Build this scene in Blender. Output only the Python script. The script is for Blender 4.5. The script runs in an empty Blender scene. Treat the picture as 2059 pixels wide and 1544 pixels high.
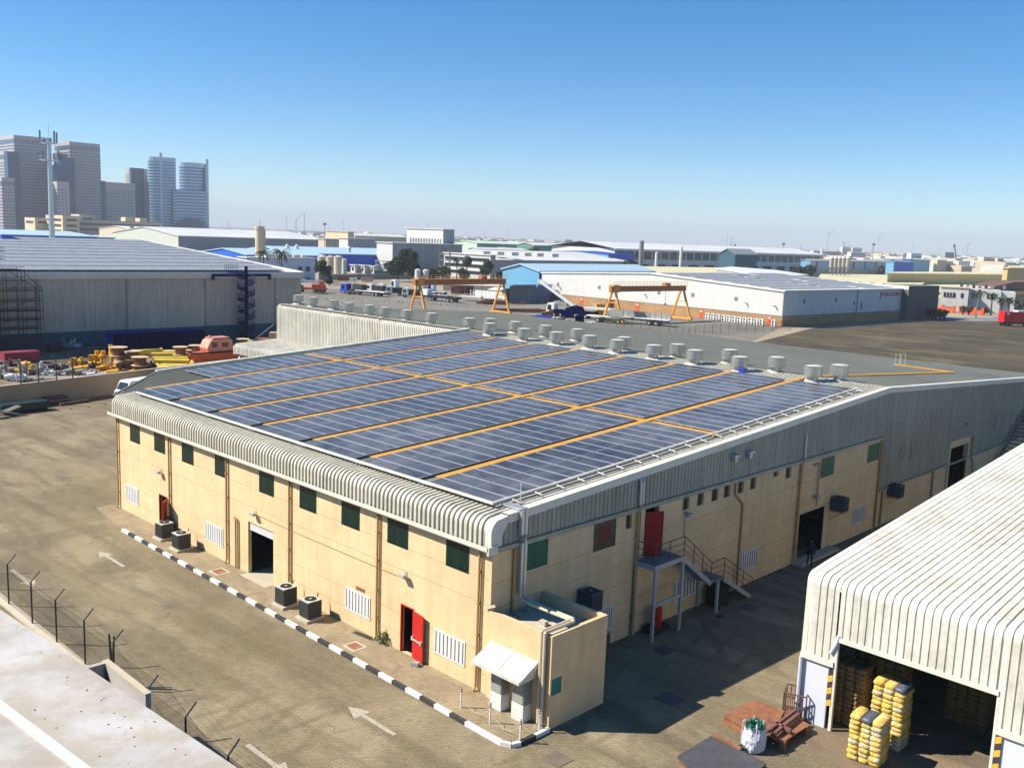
import bpy, math, random
from mathutils import Vector, Matrix
R = math.radians
random.seed(7)
sc = bpy.context.scene
COL = sc.collection
# ---------------------------------------------------------------- camera model (full photo pixels -> world metres)
PW, PH = 2059, 1544
CF, CYAW, CPIT, CROL = 1926.297, 0.7688, -0.1526, 0.0379
CC = Vector((-27.0977, -26.9701, 19.3796))
_f = Vector((math.cos(CPIT)*math.cos(CYAW), math.cos(CPIT)*math.sin(CYAW), math.sin(CPIT)))
_r = _f.cross(Vector((0, 0, 1))).normalized(); _u = _r.cross(_f)
CR = math.cos(CROL)*_r + math.sin(CROL)*_u
CU = -math.sin(CROL)*_r + math.cos(CROL)*_u
def ray(px, py): return (px-PW/2)/CF*CR + (PH/2-py)/CF*CU + _f
def gz(px, py, z=0.0):
    d = ray(px, py); return CC + d*((z-CC.z)/d.z)
def gx(px, py, x=0.0):
    d = ray(px, py); return CC + d*((x-CC.x)/d.x)
def gy(px, py, y=0.0):
    d = ray(px, py); return CC + d*((y-CC.y)/d.y)
def hz(px):
    a, b = ray(px, 0).z, ray(px, 1000).z
    return -a*1000/(b-a)
def hdir(px):
    d = ray(px, hz(px)); d.z = 0; return d.normalized()
def ztop(px, py, p):          # height of the point above ground position p that shows at pixel row py
    d = ray(px, py); h = math.hypot(p[0]-CC.x, p[1]-CC.y)
    return CC.z + d.z*h/math.hypot(d.x, d.y)

# ---------------------------------------------------------------- materials
def mat(name, col, rough=0.8, metal=0.0, var=0.12, scale=1.5, var2=0.0, scale2=0.15, bump=0.0, bscale=20.0,
        streak=0.0, col2=None, thr=0.5, spec=0.4, emit=None, coords='Object'):
    m = bpy.data.materials.new(name); m.use_nodes = True
    nt = m.node_tree; N = nt.nodes; L = nt.links
    b = N['Principled BSDF']
    b.inputs['Roughness'].default_value = rough; b.inputs['Metallic'].default_value = metal
    b.inputs['Specular IOR Level'].default_value = spec
    tc = N.new('ShaderNodeTexCoord')
    if coords == 'World':
        g = N.new('ShaderNodeNewGeometry'); src = g.outputs['Position']
    else:
        src = tc.outputs['Object']
    def noise(s, det=4, sc3=None):
        n = N.new('ShaderNodeTexNoise'); n.inputs['Scale'].default_value = s; n.inputs['Detail'].default_value = det
        n.inputs['Roughness'].default_value = 0.65
        if sc3:
            mp = N.new('ShaderNodeMapping'); mp.inputs['Scale'].default_value = sc3
            L.new(src, mp.inputs['Vector']); L.new(mp.outputs[0], n.inputs['Vector'])
        else:
            L.new(src, n.inputs['Vector'])
        return n.outputs['Fac']
    def mrange(fac, lo, hi, a=0.3, c=0.7):
        r = N.new('ShaderNodeMapRange'); r.inputs['From Min'].default_value = a; r.inputs['From Max'].default_value = c
        r.inputs['To Min'].default_value = lo; r.inputs['To Max'].default_value = hi
        L.new(fac, r.inputs['Value']); return r.outputs[0]
    def mul(x, y):
        q = N.new('ShaderNodeMath'); q.operation = 'MULTIPLY'; L.new(x, q.inputs[0]); L.new(y, q.inputs[1]); return q.outputs[0]
    cur = None
    v = mrange(noise(scale, 5), 1-var, 1+var)
    if var2: v = mul(v, mrange(noise(scale2, 4), 1-var2, 1+var2))
    if streak: v = mul(v, mrange(noise(1.0, 3, (2.2, 2.2, 0.12)), 1-streak, 1+streak*0.4))
    base = N.new('ShaderNodeRGB'); base.outputs[0].default_value = (*col, 1); cur = base.outputs[0]
    if col2:
        b2 = N.new('ShaderNodeRGB'); b2.outputs[0].default_value = (*col2, 1)
        mx = N.new('ShaderNodeMix'); mx.data_type = 'RGBA'
        L.new(mrange(noise(scale2*1.7 if scale2 else 0.3, 6), 0, 1, thr-0.08, thr+0.12), mx.inputs[0])
        L.new(cur, mx.inputs[6]); L.new(b2.outputs[0], mx.inputs[7]); cur = mx.outputs[2]
    vm = N.new('ShaderNodeVectorMath'); vm.operation = 'SCALE'
    L.new(cur, vm.inputs[0]); L.new(v, vm.inputs['Scale'])
    L.new(vm.outputs[0], b.inputs['Base Color'])
    if bump:
        bn = N.new('ShaderNodeBump'); bn.inputs['Strength'].default_value = bump; bn.inputs['Distance'].default_value = 0.02
        L.new(noise(bscale, 3), bn.inputs['Height']); L.new(bn.outputs[0], b.inputs['Normal'])
    if emit:
        b.inputs['Emission Color'].default_value = (*emit[:3], 1); b.inputs['Emission Strength'].default_value = emit[3]
    return m
M = {}
def C_(name, *a, **k):
    M[name] = mat(name, *a, **k); return M[name]
C_('cream_sheet', (0.60, 0.565, 0.45), rough=0.5, var=0.09, scale=5, var2=0.12, scale2=0.25, streak=0.18)
C_('white_sheet', (0.70, 0.68, 0.585), rough=0.5, var=0.10, scale=5, var2=0.10, scale2=0.3, streak=0.22, col2=(0.58, 0.54, 0.44), thr=0.55)
C_('grey_sheet', (0.37, 0.355, 0.275), rough=0.55, var=0.08, scale=3, var2=0.12, scale2=0.2, streak=0.2)
C_('roof_grey_shade', (0.30, 0.285, 0.21), rough=0.6, var=0.08, scale=2, var2=0.15, scale2=0.12)  # cream sheeting greyed: shade of the rib sides put into the colour
C_('flashing', (0.66, 0.64, 0.54), rough=0.45, var=0.07, scale=2, var2=0.06)
C_('beige_wall', (0.74, 0.54, 0.30), rough=0.9, var=0.05, scale=2, var2=0.10, scale2=0.35, streak=0.10, bump=0.2, bscale=60, col2=(0.70, 0.50, 0.265), thr=0.58)
C_('beige_joint', (0.46, 0.34, 0.19), rough=0.9)
C_('wall_low', (0.42, 0.30, 0.17), rough=0.9, var=0.08, var2=0.12, scale2=0.2)
C_('pipe_tan', (0.46, 0.27, 0.11), rough=0.6, var=0.1)
C_('pipe_cream', (0.60, 0.50, 0.34), rough=0.6, var=0.1)
C_('galv', (0.55, 0.57, 0.58), rough=0.35, metal=0.6, var=0.12, scale=4)
C_('vent_metal', (0.42, 0.43, 0.40), rough=0.32, metal=0.7, var=0.16, scale=4)
C_('vent_cap', (0.62, 0.60, 0.52), rough=0.5, var=0.08)
C_('glass_green', (0.004, 0.020, 0.015), rough=0.15, var=0.3, scale=2, spec=0.35)
C_('glass_teal', (0.008, 0.115, 0.070), rough=0.3, var=0.25, scale=1.5, spec=0.2)
C_('glass_brown', (0.05, 0.030, 0.022), rough=0.4, spec=0.2, var=0.3)
C_('red_shade', (0.26, 0.010, 0.010), rough=0.5, spec=0.2)  # darker copy of the red door paint, shade put into the colour
C_('bound_wall', (0.46, 0.33, 0.20), rough=0.9, var=0.06, var2=0.12, scale2=0.1)
C_('bale_pale', (0.48, 0.42, 0.26), rough=0.8, var=0.3, scale=6, bump=0.8, bscale=9)
C_('frame_dark', (0.02, 0.05, 0.04), rough=0.4)
C_('white_paint', (0.66, 0.655, 0.63), rough=0.5, var=0.05, var2=0.05)
C_('slot_dark', (0.03, 0.035, 0.04), rough=0.8)
C_('dark', (0.012, 0.012, 0.014), rough=0.9)
C_('red_door', (0.50, 0.012, 0.008), rough=0.35, var=0.08, scale=2)
C_('maroon', (0.13, 0.008, 0.008), rough=0.5)
C_('ac_dark', (0.070, 0.075, 0.070), rough=0.6, var=0.1)
C_('ac_top', (0.48, 0.48, 0.44), rough=0.5, var=0.06)
C_('ac_blue', (0.05, 0.065, 0.085), rough=0.6, var=0.1)
C_('concrete', (0.50, 0.44, 0.33), rough=0.9, var=0.10, var2=0.1, bump=0.3, bscale=30)
C_('concrete_grey', (0.36, 0.35, 0.32), rough=0.9, var=0.12, scale=2, var2=0.12, scale2=0.3, streak=0.25)
C_('ledge', (0.50, 0.485, 0.465), rough=0.85, var=0.07, scale=1.2, var2=0.10, scale2=0.35, col2=(0.38, 0.34, 0.28), thr=0.47, bump=0.2, bscale=12)
C_('cavity', (0.05, 0.038, 0.028), rough=0.95)
C_('orange', (0.56, 0.285, 0.035), rough=0.55, var=0.12, scale=1.5)
C_('pv_frame', (0.50, 0.51, 0.55), rough=0.35, metal=0.3, var=0.03)
C_('kerb_white', (0.78, 0.76, 0.72), rough=0.8, var=0.10, scale=5)
C_('kerb_black', (0.045, 0.042, 0.048), rough=0.7, var=0.3, scale=5)
C_('mark', (0.40, 0.36, 0.28), rough=0.85, var=0.25, scale=6)
C_('cab_grey', (0.30, 0.32, 0.28), rough=0.5, var=0.05)
C_('teal_sign', (0.02, 0.20, 0.16), rough=0.4)
C_('fence_green', (0.012, 0.03, 0.028), rough=0.5)
C_('fence_blue', (0.012, 0.012, 0.07), rough=0.5)
C_('steel', (0.20, 0.21, 0.22), rough=0.55, var=0.12)
C_('steel_pale', (0.40, 0.40, 0.39), rough=0.5, var=0.1)
C_('rust', (0.27, 0.115, 0.055), rough=0.75, var=0.22, scale=3, var2=0.2, scale2=0.7)
C_('rust_rail', (0.17, 0.085, 0.07), rough=0.7, var=0.2)
C_('plate_grey', (0.075, 0.075, 0.08), rough=0.55, var=0.2, scale=3)
C_('bag_white', (0.56, 0.58, 0.62), rough=0.7, var=0.06, bump=0.6, bscale=8)
C_('net_green', (0.01, 0.16, 0.10), rough=0.7, var=0.3)
C_('bale_yellow', (0.62, 0.41, 0.075), rough=0.8, var=0.30, scale=5, var2=0.25, scale2=1.8, bump=0.8, bscale=9, col2=(0.70, 0.66, 0.50), thr=0.60)
C_('bale_shaded', (0.20, 0.13, 0.045), rough=0.8, var=0.3, scale=5, bump=0.8, bscale=9)  # darkened copy of the yellow bales, indoor half light put into the colour
C_('bale_wrap', (0.10, 0.11, 0.15), rough=0.25, var=0.5, scale=6, bump=1.0, bscale=10)
C_('hazard_yellow', (0.75, 0.42, 0.04), rough=0.5)
C_('panel_white', (0.60, 0.63, 0.72), rough=0.5, var=0.04, var2=0.04)
C_('skylight', (0.50, 0.38, 0.32), rough=0.6, var=0.25, scale=6)
C_('navy', (0.0006, 0.0028, 0.045), rough=0.9, var=0.1, spec=0.0)
C_('tower_grey', (0.13, 0.13, 0.115), rough=0.9, var=0.1, streak=0.15)  # even dark grey of the stair tower
C_('blue_dark', (0.004, 0.014, 0.14), rough=0.6, spec=0.2)
C_('steel_blue', (0.06, 0.12, 0.22), rough=0.6)
C_('sign_red', (0.40, 0.02, 0.03), rough=0.6)
C_('blue_paint', (0.01, 0.05, 0.38), rough=0.45, var=0.1)
C_('bright_blue', (0.015, 0.13, 0.62), rough=0.5, var=0.08, streak=0.1)
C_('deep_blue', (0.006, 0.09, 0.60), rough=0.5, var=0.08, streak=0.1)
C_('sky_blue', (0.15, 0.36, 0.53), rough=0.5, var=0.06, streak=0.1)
C_('pale_blue', (0.40, 0.55, 0.64), rough=0.5, var=0.05)
C_('teal_band', (0.035, 0.10, 0.14), rough=0.8, var=0.15)
C_('conc_wall', (0.52, 0.47, 0.37), rough=0.9, var=0.05, scale=1, var2=0.10, scale2=0.15, streak=0.22)
C_('roof_white', (0.64, 0.63, 0.59), rough=0.5, var=0.06, scale=0.6, var2=0.08, scale2=0.05)
C_('wall_white', (0.62, 0.61, 0.57), rough=0.7, var=0.04, scale=0.5, var2=0.06, scale2=0.05, streak=0.10)
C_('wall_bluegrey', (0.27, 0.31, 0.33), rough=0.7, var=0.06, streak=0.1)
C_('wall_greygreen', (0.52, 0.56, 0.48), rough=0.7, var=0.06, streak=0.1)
C_('wall_tan', (0.60, 0.50, 0.36), rough=0.8, var=0.08, streak=0.1)
C_('wall_cream', (0.62, 0.53, 0.35), rough=0.8, var=0.06)
C_('wall_yellow', (0.62, 0.47, 0.19), rough=0.7, var=0.05, var2=0.05, streak=0.08)
C_('roof_yellow', (0.60, 0.54, 0.32), rough=0.6, var=0.05, var2=0.05)
C_('brick_orange', (0.38, 0.225, 0.105), rough=0.9, var=0.15, scale=2, var2=0.15)
C_('green_wall', (0.10, 0.24, 0.20), rough=0.7, var=0.1)
C_('green_roof', (0.50, 0.62, 0.48), rough=0.7, var=0.1)
C_('win_dark', (0.02, 0.025, 0.035), rough=0.15, spec=0.6, var=0.2)
C_('tower_stone', (0.46, 0.40, 0.39), rough=0.6, var=0.04)
C_('tower_glass', (0.05, 0.09, 0.16), rough=0.2, spec=0.6, var=0.1, scale=0.1)
C_('tower_blue', (0.045, 0.17, 0.30), rough=0.18, spec=0.7, var=0.1, scale=0.1)
C_('tower_pale', (0.40, 0.56, 0.68), rough=0.4, var=0.04)
C_('tower_dark', (0.015, 0.05, 0.12), rough=0.3, var=0.1, scale=0.1)
C_('wood', (0.55, 0.40, 0.24), rough=0.85, var=0.15, scale=3)
C_('wood_drum', (0.24, 0.105, 0.05), rough=0.85, var=0.18, scale=3)
C_('pipe_yellow', (0.80, 0.60, 0.08), rough=0.45, var=0.10)
C_('mach_yellow', (0.72, 0.36, 0.02), rough=0.5, var=0.15)
C_('boat_orange', (0.58, 0.13, 0.06), rough=0.5, var=0.12, scale=1)
C_('boat_pink', (0.66, 0.28, 0.20), rough=0.5, var=0.12, scale=1)
C_('pink', (0.26, 0.035, 0.065), rough=0.6, var=0.1)
C_('junk_grey', (0.25, 0.25, 0.25), rough=0.8, var=0.3)
C_('junk_white', (0.62, 0.62, 0.60), rough=0.7, var=0.15)
C_('tyre', (0.02, 0.02, 0.022), rough=0.8)
C_('truck_white', (0.76, 0.76, 0.74), rough=0.35, var=0.05)
C_('truck_blue', (0.012, 0.08, 0.55), rough=0.35, var=0.05)
C_('truck_red', (0.62, 0.01, 0.012), rough=0.4, var=0.06)
C_('truck_orange', (0.72, 0.10, 0.03), rough=0.4, var=0.06)
C_('crane_orange', (0.68, 0.31, 0.05), rough=0.5, var=0.1, var2=0.08)
C_('crane_brown', (0.42, 0.15, 0.04), rough=0.6, var=0.12)
C_('scaffold', (0.05, 0.045, 0.045), rough=0.7, var=0.3)
C_('bark', (0.10, 0.075, 0.05), rough=0.9, var=0.2)
C_('leaf', (0.055, 0.085, 0.030), rough=0.7, var=0.35, scale=1.5)
C_('leaf_dark', (0.030, 0.050, 0.024), rough=0.7, var=0.35, scale=1.5)
C_('palm', (0.035, 0.055, 0.018), rough=0.7, var=0.3)
C_('shrub', (0.05, 0.12, 0.02), rough=0.7, var=0.3, scale=20)
C_('skin', (0.18, 0.10, 0.06), rough=0.6)
C_('cloth_dark', (0.012, 0.014, 0.025), rough=0.9)
C_('far_mix', (0.62, 0.60, 0.56), rough=0.8, var=0.3, scale=0.02, coords='World')
C_('grey_paint', (0.22, 0.23, 0.24), rough=0.6, var=0.2)

def ground_mat(name, c1, c2, c3, pav=False, s=0.08, bump=0.3, tracks=False):
    m = bpy.data.materials.new(name); m.use_nodes = True
    nt = m.node_tree; N = nt.nodes; L = nt.links; b = N['Principled BSDF']
    b.inputs['Roughness'].default_value = 0.92; b.inputs['Specular IOR Level'].default_value = 0.2
    g = N.new('ShaderNodeNewGeometry'); P = g.outputs['Position']
    def noise(sc_, det, mp3=None, dist=0.0, rot=0):
        n = N.new('ShaderNodeTexNoise'); n.inputs['Scale'].default_value = sc_; n.inputs['Detail'].default_value = det
        n.inputs['Roughness'].default_value = 0.6; n.inputs['Distortion'].default_value = dist
        if mp3:
            mp = N.new('ShaderNodeMapping'); mp.inputs['Scale'].default_value = mp3; mp.inputs['Rotation'].default_value = (0, 0, rot)
            L.new(P, mp.inputs['Vector']); L.new(mp.outputs[0], n.inputs['Vector'])
        else: L.new(P, n.inputs['Vector'])
        return n.outputs['Fac']
    def ramp(f, a, c):
        r = N.new('ShaderNodeMapRange'); r.inputs['From Min'].default_value = a; r.inputs['From Max'].default_value = c
        L.new(f, r.inputs['Value']); return r.outputs[0]
    def mix(f, a, c):
        x = N.new('ShaderNodeMix'); x.data_type = 'RGBA'; L.new(f, x.inputs[0])
        for i, s_ in ((6, a), (7, c)):
            if isinstance(s_, tuple): x.inputs[i].default_value = (*s_, 1)
            else: L.new(s_, x.inputs[i])
        return x.outputs[2]
    c = mix(ramp(noise(s, 7, dist=0.6), 0.40, 0.62), c1, c2)
    c = mix(ramp(noise(s*3.3, 8, (1, 0.45, 1), 0.8, 0.5), 0.50, 0.74), c, c3)
    if tracks:
        t = noise(0.5, 4, (1.0, 0.10, 1.0), 0.4, 0.15)
        k = ramp(t, 0.47, 0.70)
        c = mix(k, c, tuple(x*0.78 for x in c1))
        for cx_, cy_, sc_ in ((-2.0, 58.0, 0.22), (-26.0, 40.0, 0.16)):
            mpw = N.new('ShaderNodeMapping'); mpw.inputs['Location'].default_value = (-cx_, -cy_, 0); L.new(P, mpw.inputs['Vector'])
            wv = N.new('ShaderNodeTexWave'); wv.wave_type = 'RINGS'; wv.rings_direction = 'Z'; wv.inputs['Scale'].default_value = sc_; wv.inputs['Distortion'].default_value = 2.5; wv.inputs['Detail'].default_value = 3; wv.inputs['Detail Scale'].default_value = 0.6
            L.new(mpw.outputs[0], wv.inputs['Vector'])
            wm = N.new('ShaderNodeMath'); wm.operation = 'MULTIPLY'; L.new(ramp(wv.outputs['Fac'], 0.80, 1.0), wm.inputs[0]); L.new(ramp(noise(0.11, 3), 0.52, 0.72), wm.inputs[1])
            c = mix(wm.outputs[0], c, tuple(x*0.80 for x in c1))
    sp = ramp(noise(1.7, 6, None, 1.0), 0.62, 0.72)
    c = mix(sp, c, tuple(x*0.72 for x in c1))
    fine = ramp(noise(9.0, 5), 0.2, 0.8)
    vm = N.new('ShaderNodeVectorMath'); vm.operation = 'SCALE'
    r2 = N.new('ShaderNodeMapRange'); r2.inputs['To Min'].default_value = 0.82; r2.inputs['To Max'].default_value = 1.15
    L.new(fine, r2.inputs['Value']); L.new(c, vm.inputs[0]); L.new(r2.outputs[0], vm.inputs['Scale'])
    out = vm.outputs[0]
    hgt = fine
    if pav:
        br = N.new('ShaderNodeTexBrick'); br.inputs['Scale'].default_value = 1.0
        br.inputs['Brick Width'].default_value = 0.24; br.inputs['Row Height'].default_value = 0.12
        br.inputs['Mortar Size'].default_value = 0.012; br.inputs['Mortar Smooth'].default_value = 0.3
        br.inputs['Color1'].default_value = (1.10, 1.08, 1.05, 1); br.inputs['Color2'].default_value = (0.84, 0.82, 0.80, 1)
        br.inputs['Mortar'].default_value = (0.50, 0.48, 0.45, 1)
        mp = N.new('ShaderNodeMapping'); mp.inputs['Rotation'].default_value = (0, 0, 0.78)
        L.new(P, mp.inputs['Vector']); L.new(mp.outputs[0], br.inputs['Vector'])
        mm = N.new('ShaderNodeMix'); mm.data_type = 'RGBA'; mm.blend_type = 'MULTIPLY'; mm.inputs[0].default_value = 0.75
        L.new(out, mm.inputs[6]); L.new(br.outputs['Color'], mm.inputs[7]); out = mm.outputs[2]
    L.new(out, b.inputs['Base Color'])
    bn = N.new('ShaderNodeBump'); bn.inputs['Strength'].default_value = bump; bn.inputs['Distance'].default_value = 0.03
    L.new(hgt, bn.inputs['Height']); L.new(bn.outputs[0], b.inputs['Normal'])
    M[name] = m; return m
ground_mat('g_sand', (0.33, 0.27, 0.19), (0.26, 0.22, 0.16), (0.42, 0.36, 0.26), s=0.01)
ground_mat('g_yard', (0.222, 0.182, 0.112), (0.335, 0.278, 0.178), (0.150, 0.127, 0.090), pav=True, s=0.14, tracks=True)
ground_mat('g_walk', (0.31, 0.25, 0.16), (0.38, 0.31, 0.20), (0.25, 0.19, 0.13), pav=True, s=0.4)
ground_mat('g_asphalt', (0.17, 0.16, 0.135), (0.22, 0.205, 0.17), (0.25, 0.22, 0.18), s=0.05)
ground_mat('g_scrub', (0.062, 0.053, 0.034), (0.088, 0.073, 0.045), (0.17, 0.135, 0.082), s=0.05, bump=0.8)
ground_mat('g_dirt', (0.20, 0.15, 0.10), (0.27, 0.20, 0.12), (0.11, 0.09, 0.07), s=0.15, bump=0.8)
ground_mat('g_road', (0.20, 0.20, 0.21), (0.24, 0.24, 0.25), (0.30, 0.28, 0.26), s=0.05)

def pv_material():
    m = bpy.data.materials.new('pv_glass'); m.use_nodes = True
    nt = m.node_tree; N = nt.nodes; L = nt.links; b = N['Principled BSDF']
    b.inputs['Roughness'].default_value = 0.30; b.inputs['Specular IOR Level'].default_value = 0.2
    tc = N.new('ShaderNodeTexCoord'); g = N.new('ShaderNodeNewGeometry')
    n = N.new('ShaderNodeTexNoise'); n.inputs['Scale'].default_value = 0.9; n.inputs['Detail'].default_value = 5; n.inputs['Distortion'].default_value = 0.5
    L.new(g.outputs['Position'], n.inputs['Vector'])
    n2 = N.new('ShaderNodeTexNoise'); n2.inputs['Scale'].default_value = 0.12; n2.inputs['Detail'].default_value = 3
    L.new(g.outputs['Position'], n2.inputs['Vector'])
    a = N.new('ShaderNodeMath'); a.operation = 'MULTIPLY'; L.new(n.outputs['Fac'], a.inputs[0]); L.new(n2.outputs['Fac'], a.inputs[1])
    r = N.new('ShaderNodeMapRange'); r.inputs['From Min'].default_value = 0.10; r.inputs['From Max'].default_value = 0.46
    L.new(a.outputs[0], r.inputs['Value'])
    mx = N.new('ShaderNodeMix'); mx.data_type = 'RGBA'; L.new(r.outputs[0], mx.inputs[0])
    mx.inputs[6].default_value = (0.030, 0.031, 0.040, 1); mx.inputs[7].default_value = (0.17, 0.17, 0.18, 1)
    br = N.new('ShaderNodeTexBrick'); br.offset = 0.0; br.inputs['Scale'].default_value = 1
    br.inputs['Brick Width'].default_value = 0.17; br.inputs['Row Height'].default_value = 0.085
    br.inputs['Mortar Size'].default_value = 0.004
    br.inputs['Color1'].default_value = (1, 1, 1, 1); br.inputs['Color2'].default_value = (0.88, 0.9, 0.95, 1); br.inputs['Mortar'].default_value = (1.35, 1.35, 1.35, 1)
    L.new(tc.outputs['Object'], br.inputs['Vector'])
    mm = N.new('ShaderNodeMix'); mm.data_type = 'RGBA'; mm.blend_type = 'MULTIPLY'; mm.inputs[0].default_value = 0.8
    L.new(mx.outputs[2], mm.inputs[6]); L.new(br.outputs['Color'], mm.inputs[7]); L.new(mm.outputs[2], b.inputs['Base Color'])
    M['pv_glass'] = m
pv_material()

# ---------------------------------------------------------------- mesh builder
class MB:
    def __init__(s): s.v = []; s.f = []; s.m = []; s.cur = 0; s.mats = []
    def use(s, name):
        if name not in s.mats: s.mats.append(name)
        s.cur = s.mats.index(name); return s
    def add(s, vs, fs):
        o = len(s.v); s.v += [tuple(v) for v in vs]
        for f in fs: s.f.append(tuple(o+i for i in f)); s.m.append(s.cur)
        return s
    def box(s, x0, x1, y0, y1, z0, z1, mtx=None):
        vs = [Vector((x, y, z)) for z in (z0, z1) for y in (y0, y1) for x in (x0, x1)]
        if mtx: vs = [mtx @ v for v in vs]
        return s.add(vs, [(0, 2, 3, 1), (4, 5, 7, 6), (0, 1, 5, 4), (1, 3, 7, 5), (3, 2, 6, 7), (2, 0, 4, 6)])
    def beam(s, a, b, w, h=None):
        a = Vector(a); b = Vector(b); h = h or w
        d = (b-a); L = d.length
        if L < 1e-6: return s
        d /= L; up = Vector((0, 0, 1)) if abs(d.z) < 0.95 else Vector((1, 0, 0))
        r = d.cross(up).normalized(); u = r.cross(d)
        vs = [p + r*(w/2*i) + u*(h/2*j) for p in (a, b) for i, j in ((-1, -1), (1, -1), (1, 1), (-1, 1))]
        return s.add(vs, [(3, 2, 1, 0), (4, 5, 6, 7), (0, 1, 5, 4), (1, 2, 6, 5), (2, 3, 7, 6), (3, 0, 4, 7)])
    def cyl(s, a, b, r1, r2=None, n=12, cap=True):
        a = Vector(a); b = Vector(b); r2 = r1 if r2 is None else r2
        d = (b-a).normalized(); up = Vector((0, 0, 1)) if abs(d.z) < 0.95 else Vector((1, 0, 0))
        r = d.cross(up).normalized(); u = r.cross(d)
        vs = []
        for p, q in ((a, r1), (b, r2)):
            for i in range(n):
                t = 2*math.pi*i/n; vs.append(p + r*(q*math.cos(t)) + u*(q*math.sin(t)))
        fs = [(i, (i+1) % n, n+(i+1) % n, n+i) for i in range(n)]
        fs = [tuple(reversed(f)) for f in fs]
        if cap: fs += [tuple(range(n)), tuple(reversed(range(n, 2*n)))]
        return s.add(vs, fs)
    def tube(s, pts, r, n=8):
        for a, b in zip(pts, pts[1:]): s.cyl(a, b, r, n=n)
        return s
    def quad(s, *p): return s.add(p, [tuple(range(len(p)))])
    def prism(s, poly, z0, z1):
        n = len(poly); vs = [(x, y, z0) for x, y in poly] + [(x, y, z1) for x, y in poly]
        fs = [(i, (i+1) % n, n+(i+1) % n, n+i) for i in range(n)] + [tuple(reversed(range(n))), tuple(range(n, 2*n))]
        return s.add(vs, fs)
    def extr(s, prof, a, b, axis='y'):   # profile in the other two axes extruded from a to b
        n = len(prof)
        def P(p, t): return {'y': (p[0], t, p[1]), 'x': (t, p[0], p[1])}[axis]
        vs = [P(p, a) for p in prof] + [P(p, b) for p in prof]
        fs = [(i, (i+1) % n, n+(i+1) % n, n+i) for i in range(n)] + [tuple(reversed(range(n))), tuple(range(n, 2*n))]
        return s.add(vs, fs)
    def ball(s, c, r, sx=1, sy=1, sz=1, n=10, m=6):
        vs = []; fs = []
        for j in range(m+1):
            ph = math.pi*j/m
            for i in range(n):
                t = 2*math.pi*i/n
                vs.append((c[0]+r*sx*math.sin(ph)*math.cos(t), c[1]+r*sy*math.sin(ph)*math.sin(t), c[2]+r*sz*math.cos(ph)))
        for j in range(m):
            for i in range(n):
                fs.append((j*n+i, (j+1)*n+i, (j+1)*n+(i+1) % n, j*n+(i+1) % n))
        return s.add(vs, fs)
    def build(s, name, material=None, parent=None, world=False, smooth=False, bevel=0):
        vs = s.v
        if world and parent is not None:
            p = parent; o = Vector((0, 0, 0))
            while p is not None: o += p.location; p = p.parent
            vs = [(v[0]-o.x, v[1]-o.y, v[2]-o.z) for v in vs]
        me = bpy.data.meshes.new(name); me.from_pydata(vs, [], s.f)
        mats = s.mats if s.mats else [material]
        if s.mats and material and material not in s.mats: pass
        for k in mats: me.materials.append(M[k])
        if s.mats: me.polygons.foreach_set('material_index', s.m)
        if smooth: me.polygons.foreach_set('use_smooth', [True]*len(s.f))
        me.update()
        o = bpy.data.objects.new(name, me); COL.objects.link(o)
        if parent is not None: o.parent = parent
        if bevel:
            b = o.modifiers.new('bevel', 'BEVEL'); b.width = bevel; b.segments = 2; b.limit_method = 'ANGLE'
        return o
def tag(o, label=None, cat=None, group=None, kind=None):
    if label: o['label'] = label
    if cat: o['category'] = cat
    if group: o['group'] = group
    if kind: o['kind'] = kind
    return o
def thing(name, label, cat, loc=(0, 0, 0), rz=0.0, group=None):
    o = bpy.data.objects.new(name, None); COL.objects.link(o); o.empty_display_size = 0.5
    o.location = loc; o.rotation_euler = (0, 0, rz)
    return tag(o, label, cat, group)
KIDS = {}
def dup(root, loc=None, rz=None, label=None):
    def cp(o, parent):
        c = o.copy(); COL.objects.link(c); c.parent = parent
        for ch in [x for x in list(o.children)]: cp(ch, c)
        return c
    c = cp(root, None)
    if loc is not None: c.location = loc
    if rz is not None: c.rotation_euler = (0, 0, rz)
    if label: c['label'] = label
    return c
def struct(name, mb, m=None):
    return tag(mb.build(name, m), kind='structure')

# ---------------------------------------------------------------- camera, world, sun
cam = bpy.data.cameras.new('camera'); co = bpy.data.objects.new('camera', cam); COL.objects.link(co)
cam.sensor_width = 36; cam.sensor_fit = 'HORIZONTAL'; cam.lens = CF/PW*36; cam.clip_start = 0.1; cam.clip_end = 30000
mt = Matrix((CR, CU, -_f)).transposed().to_4x4(); mt.translation = CC
co.matrix_world = mt; sc.camera = co
SUN_EL, SUN_AZ = 42.0, 135.0        # azimuth of the sun, counter-clockwise from +X
w = bpy.data.worlds.new('World'); sc.world = w; w.use_nodes = True
nt = w.node_tree; N = nt.nodes; L = nt.links
sky = N.new('ShaderNodeTexSky'); sky.sky_type = 'NISHITA'; sky.sun_disc = False
sky.sun_elevation = R(SUN_EL); sky.sun_rotation = R(90-SUN_AZ)
sky.air_density = 0.7; sky.dust_density = 0.25; sky.ozone_density = 2.0; sky.altitude = 20
hs = N.new('ShaderNodeHueSaturation'); hs.inputs['Saturation'].default_value = 1.45
tint = N.new('ShaderNodeMix'); tint.data_type = 'RGBA'; tint.blend_type = 'MULTIPLY'; tint.inputs[0].default_value = 1.0; tint.inputs[7].default_value = (1.02, 1.10, 1.08, 1)
L.new(sky.outputs[0], hs.inputs['Color']); L.new(hs.outputs[0], tint.inputs[6]); L.new(tint.outputs[2], N['Background'].inputs[0])
N['Background'].inputs[1].default_value = 0.088
sl = bpy.data.lights.new('sun', 'SUN'); sl.energy = 5.0; sl.angle = R(0.55); sl.color = (1.0, 0.93, 0.82)
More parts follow.
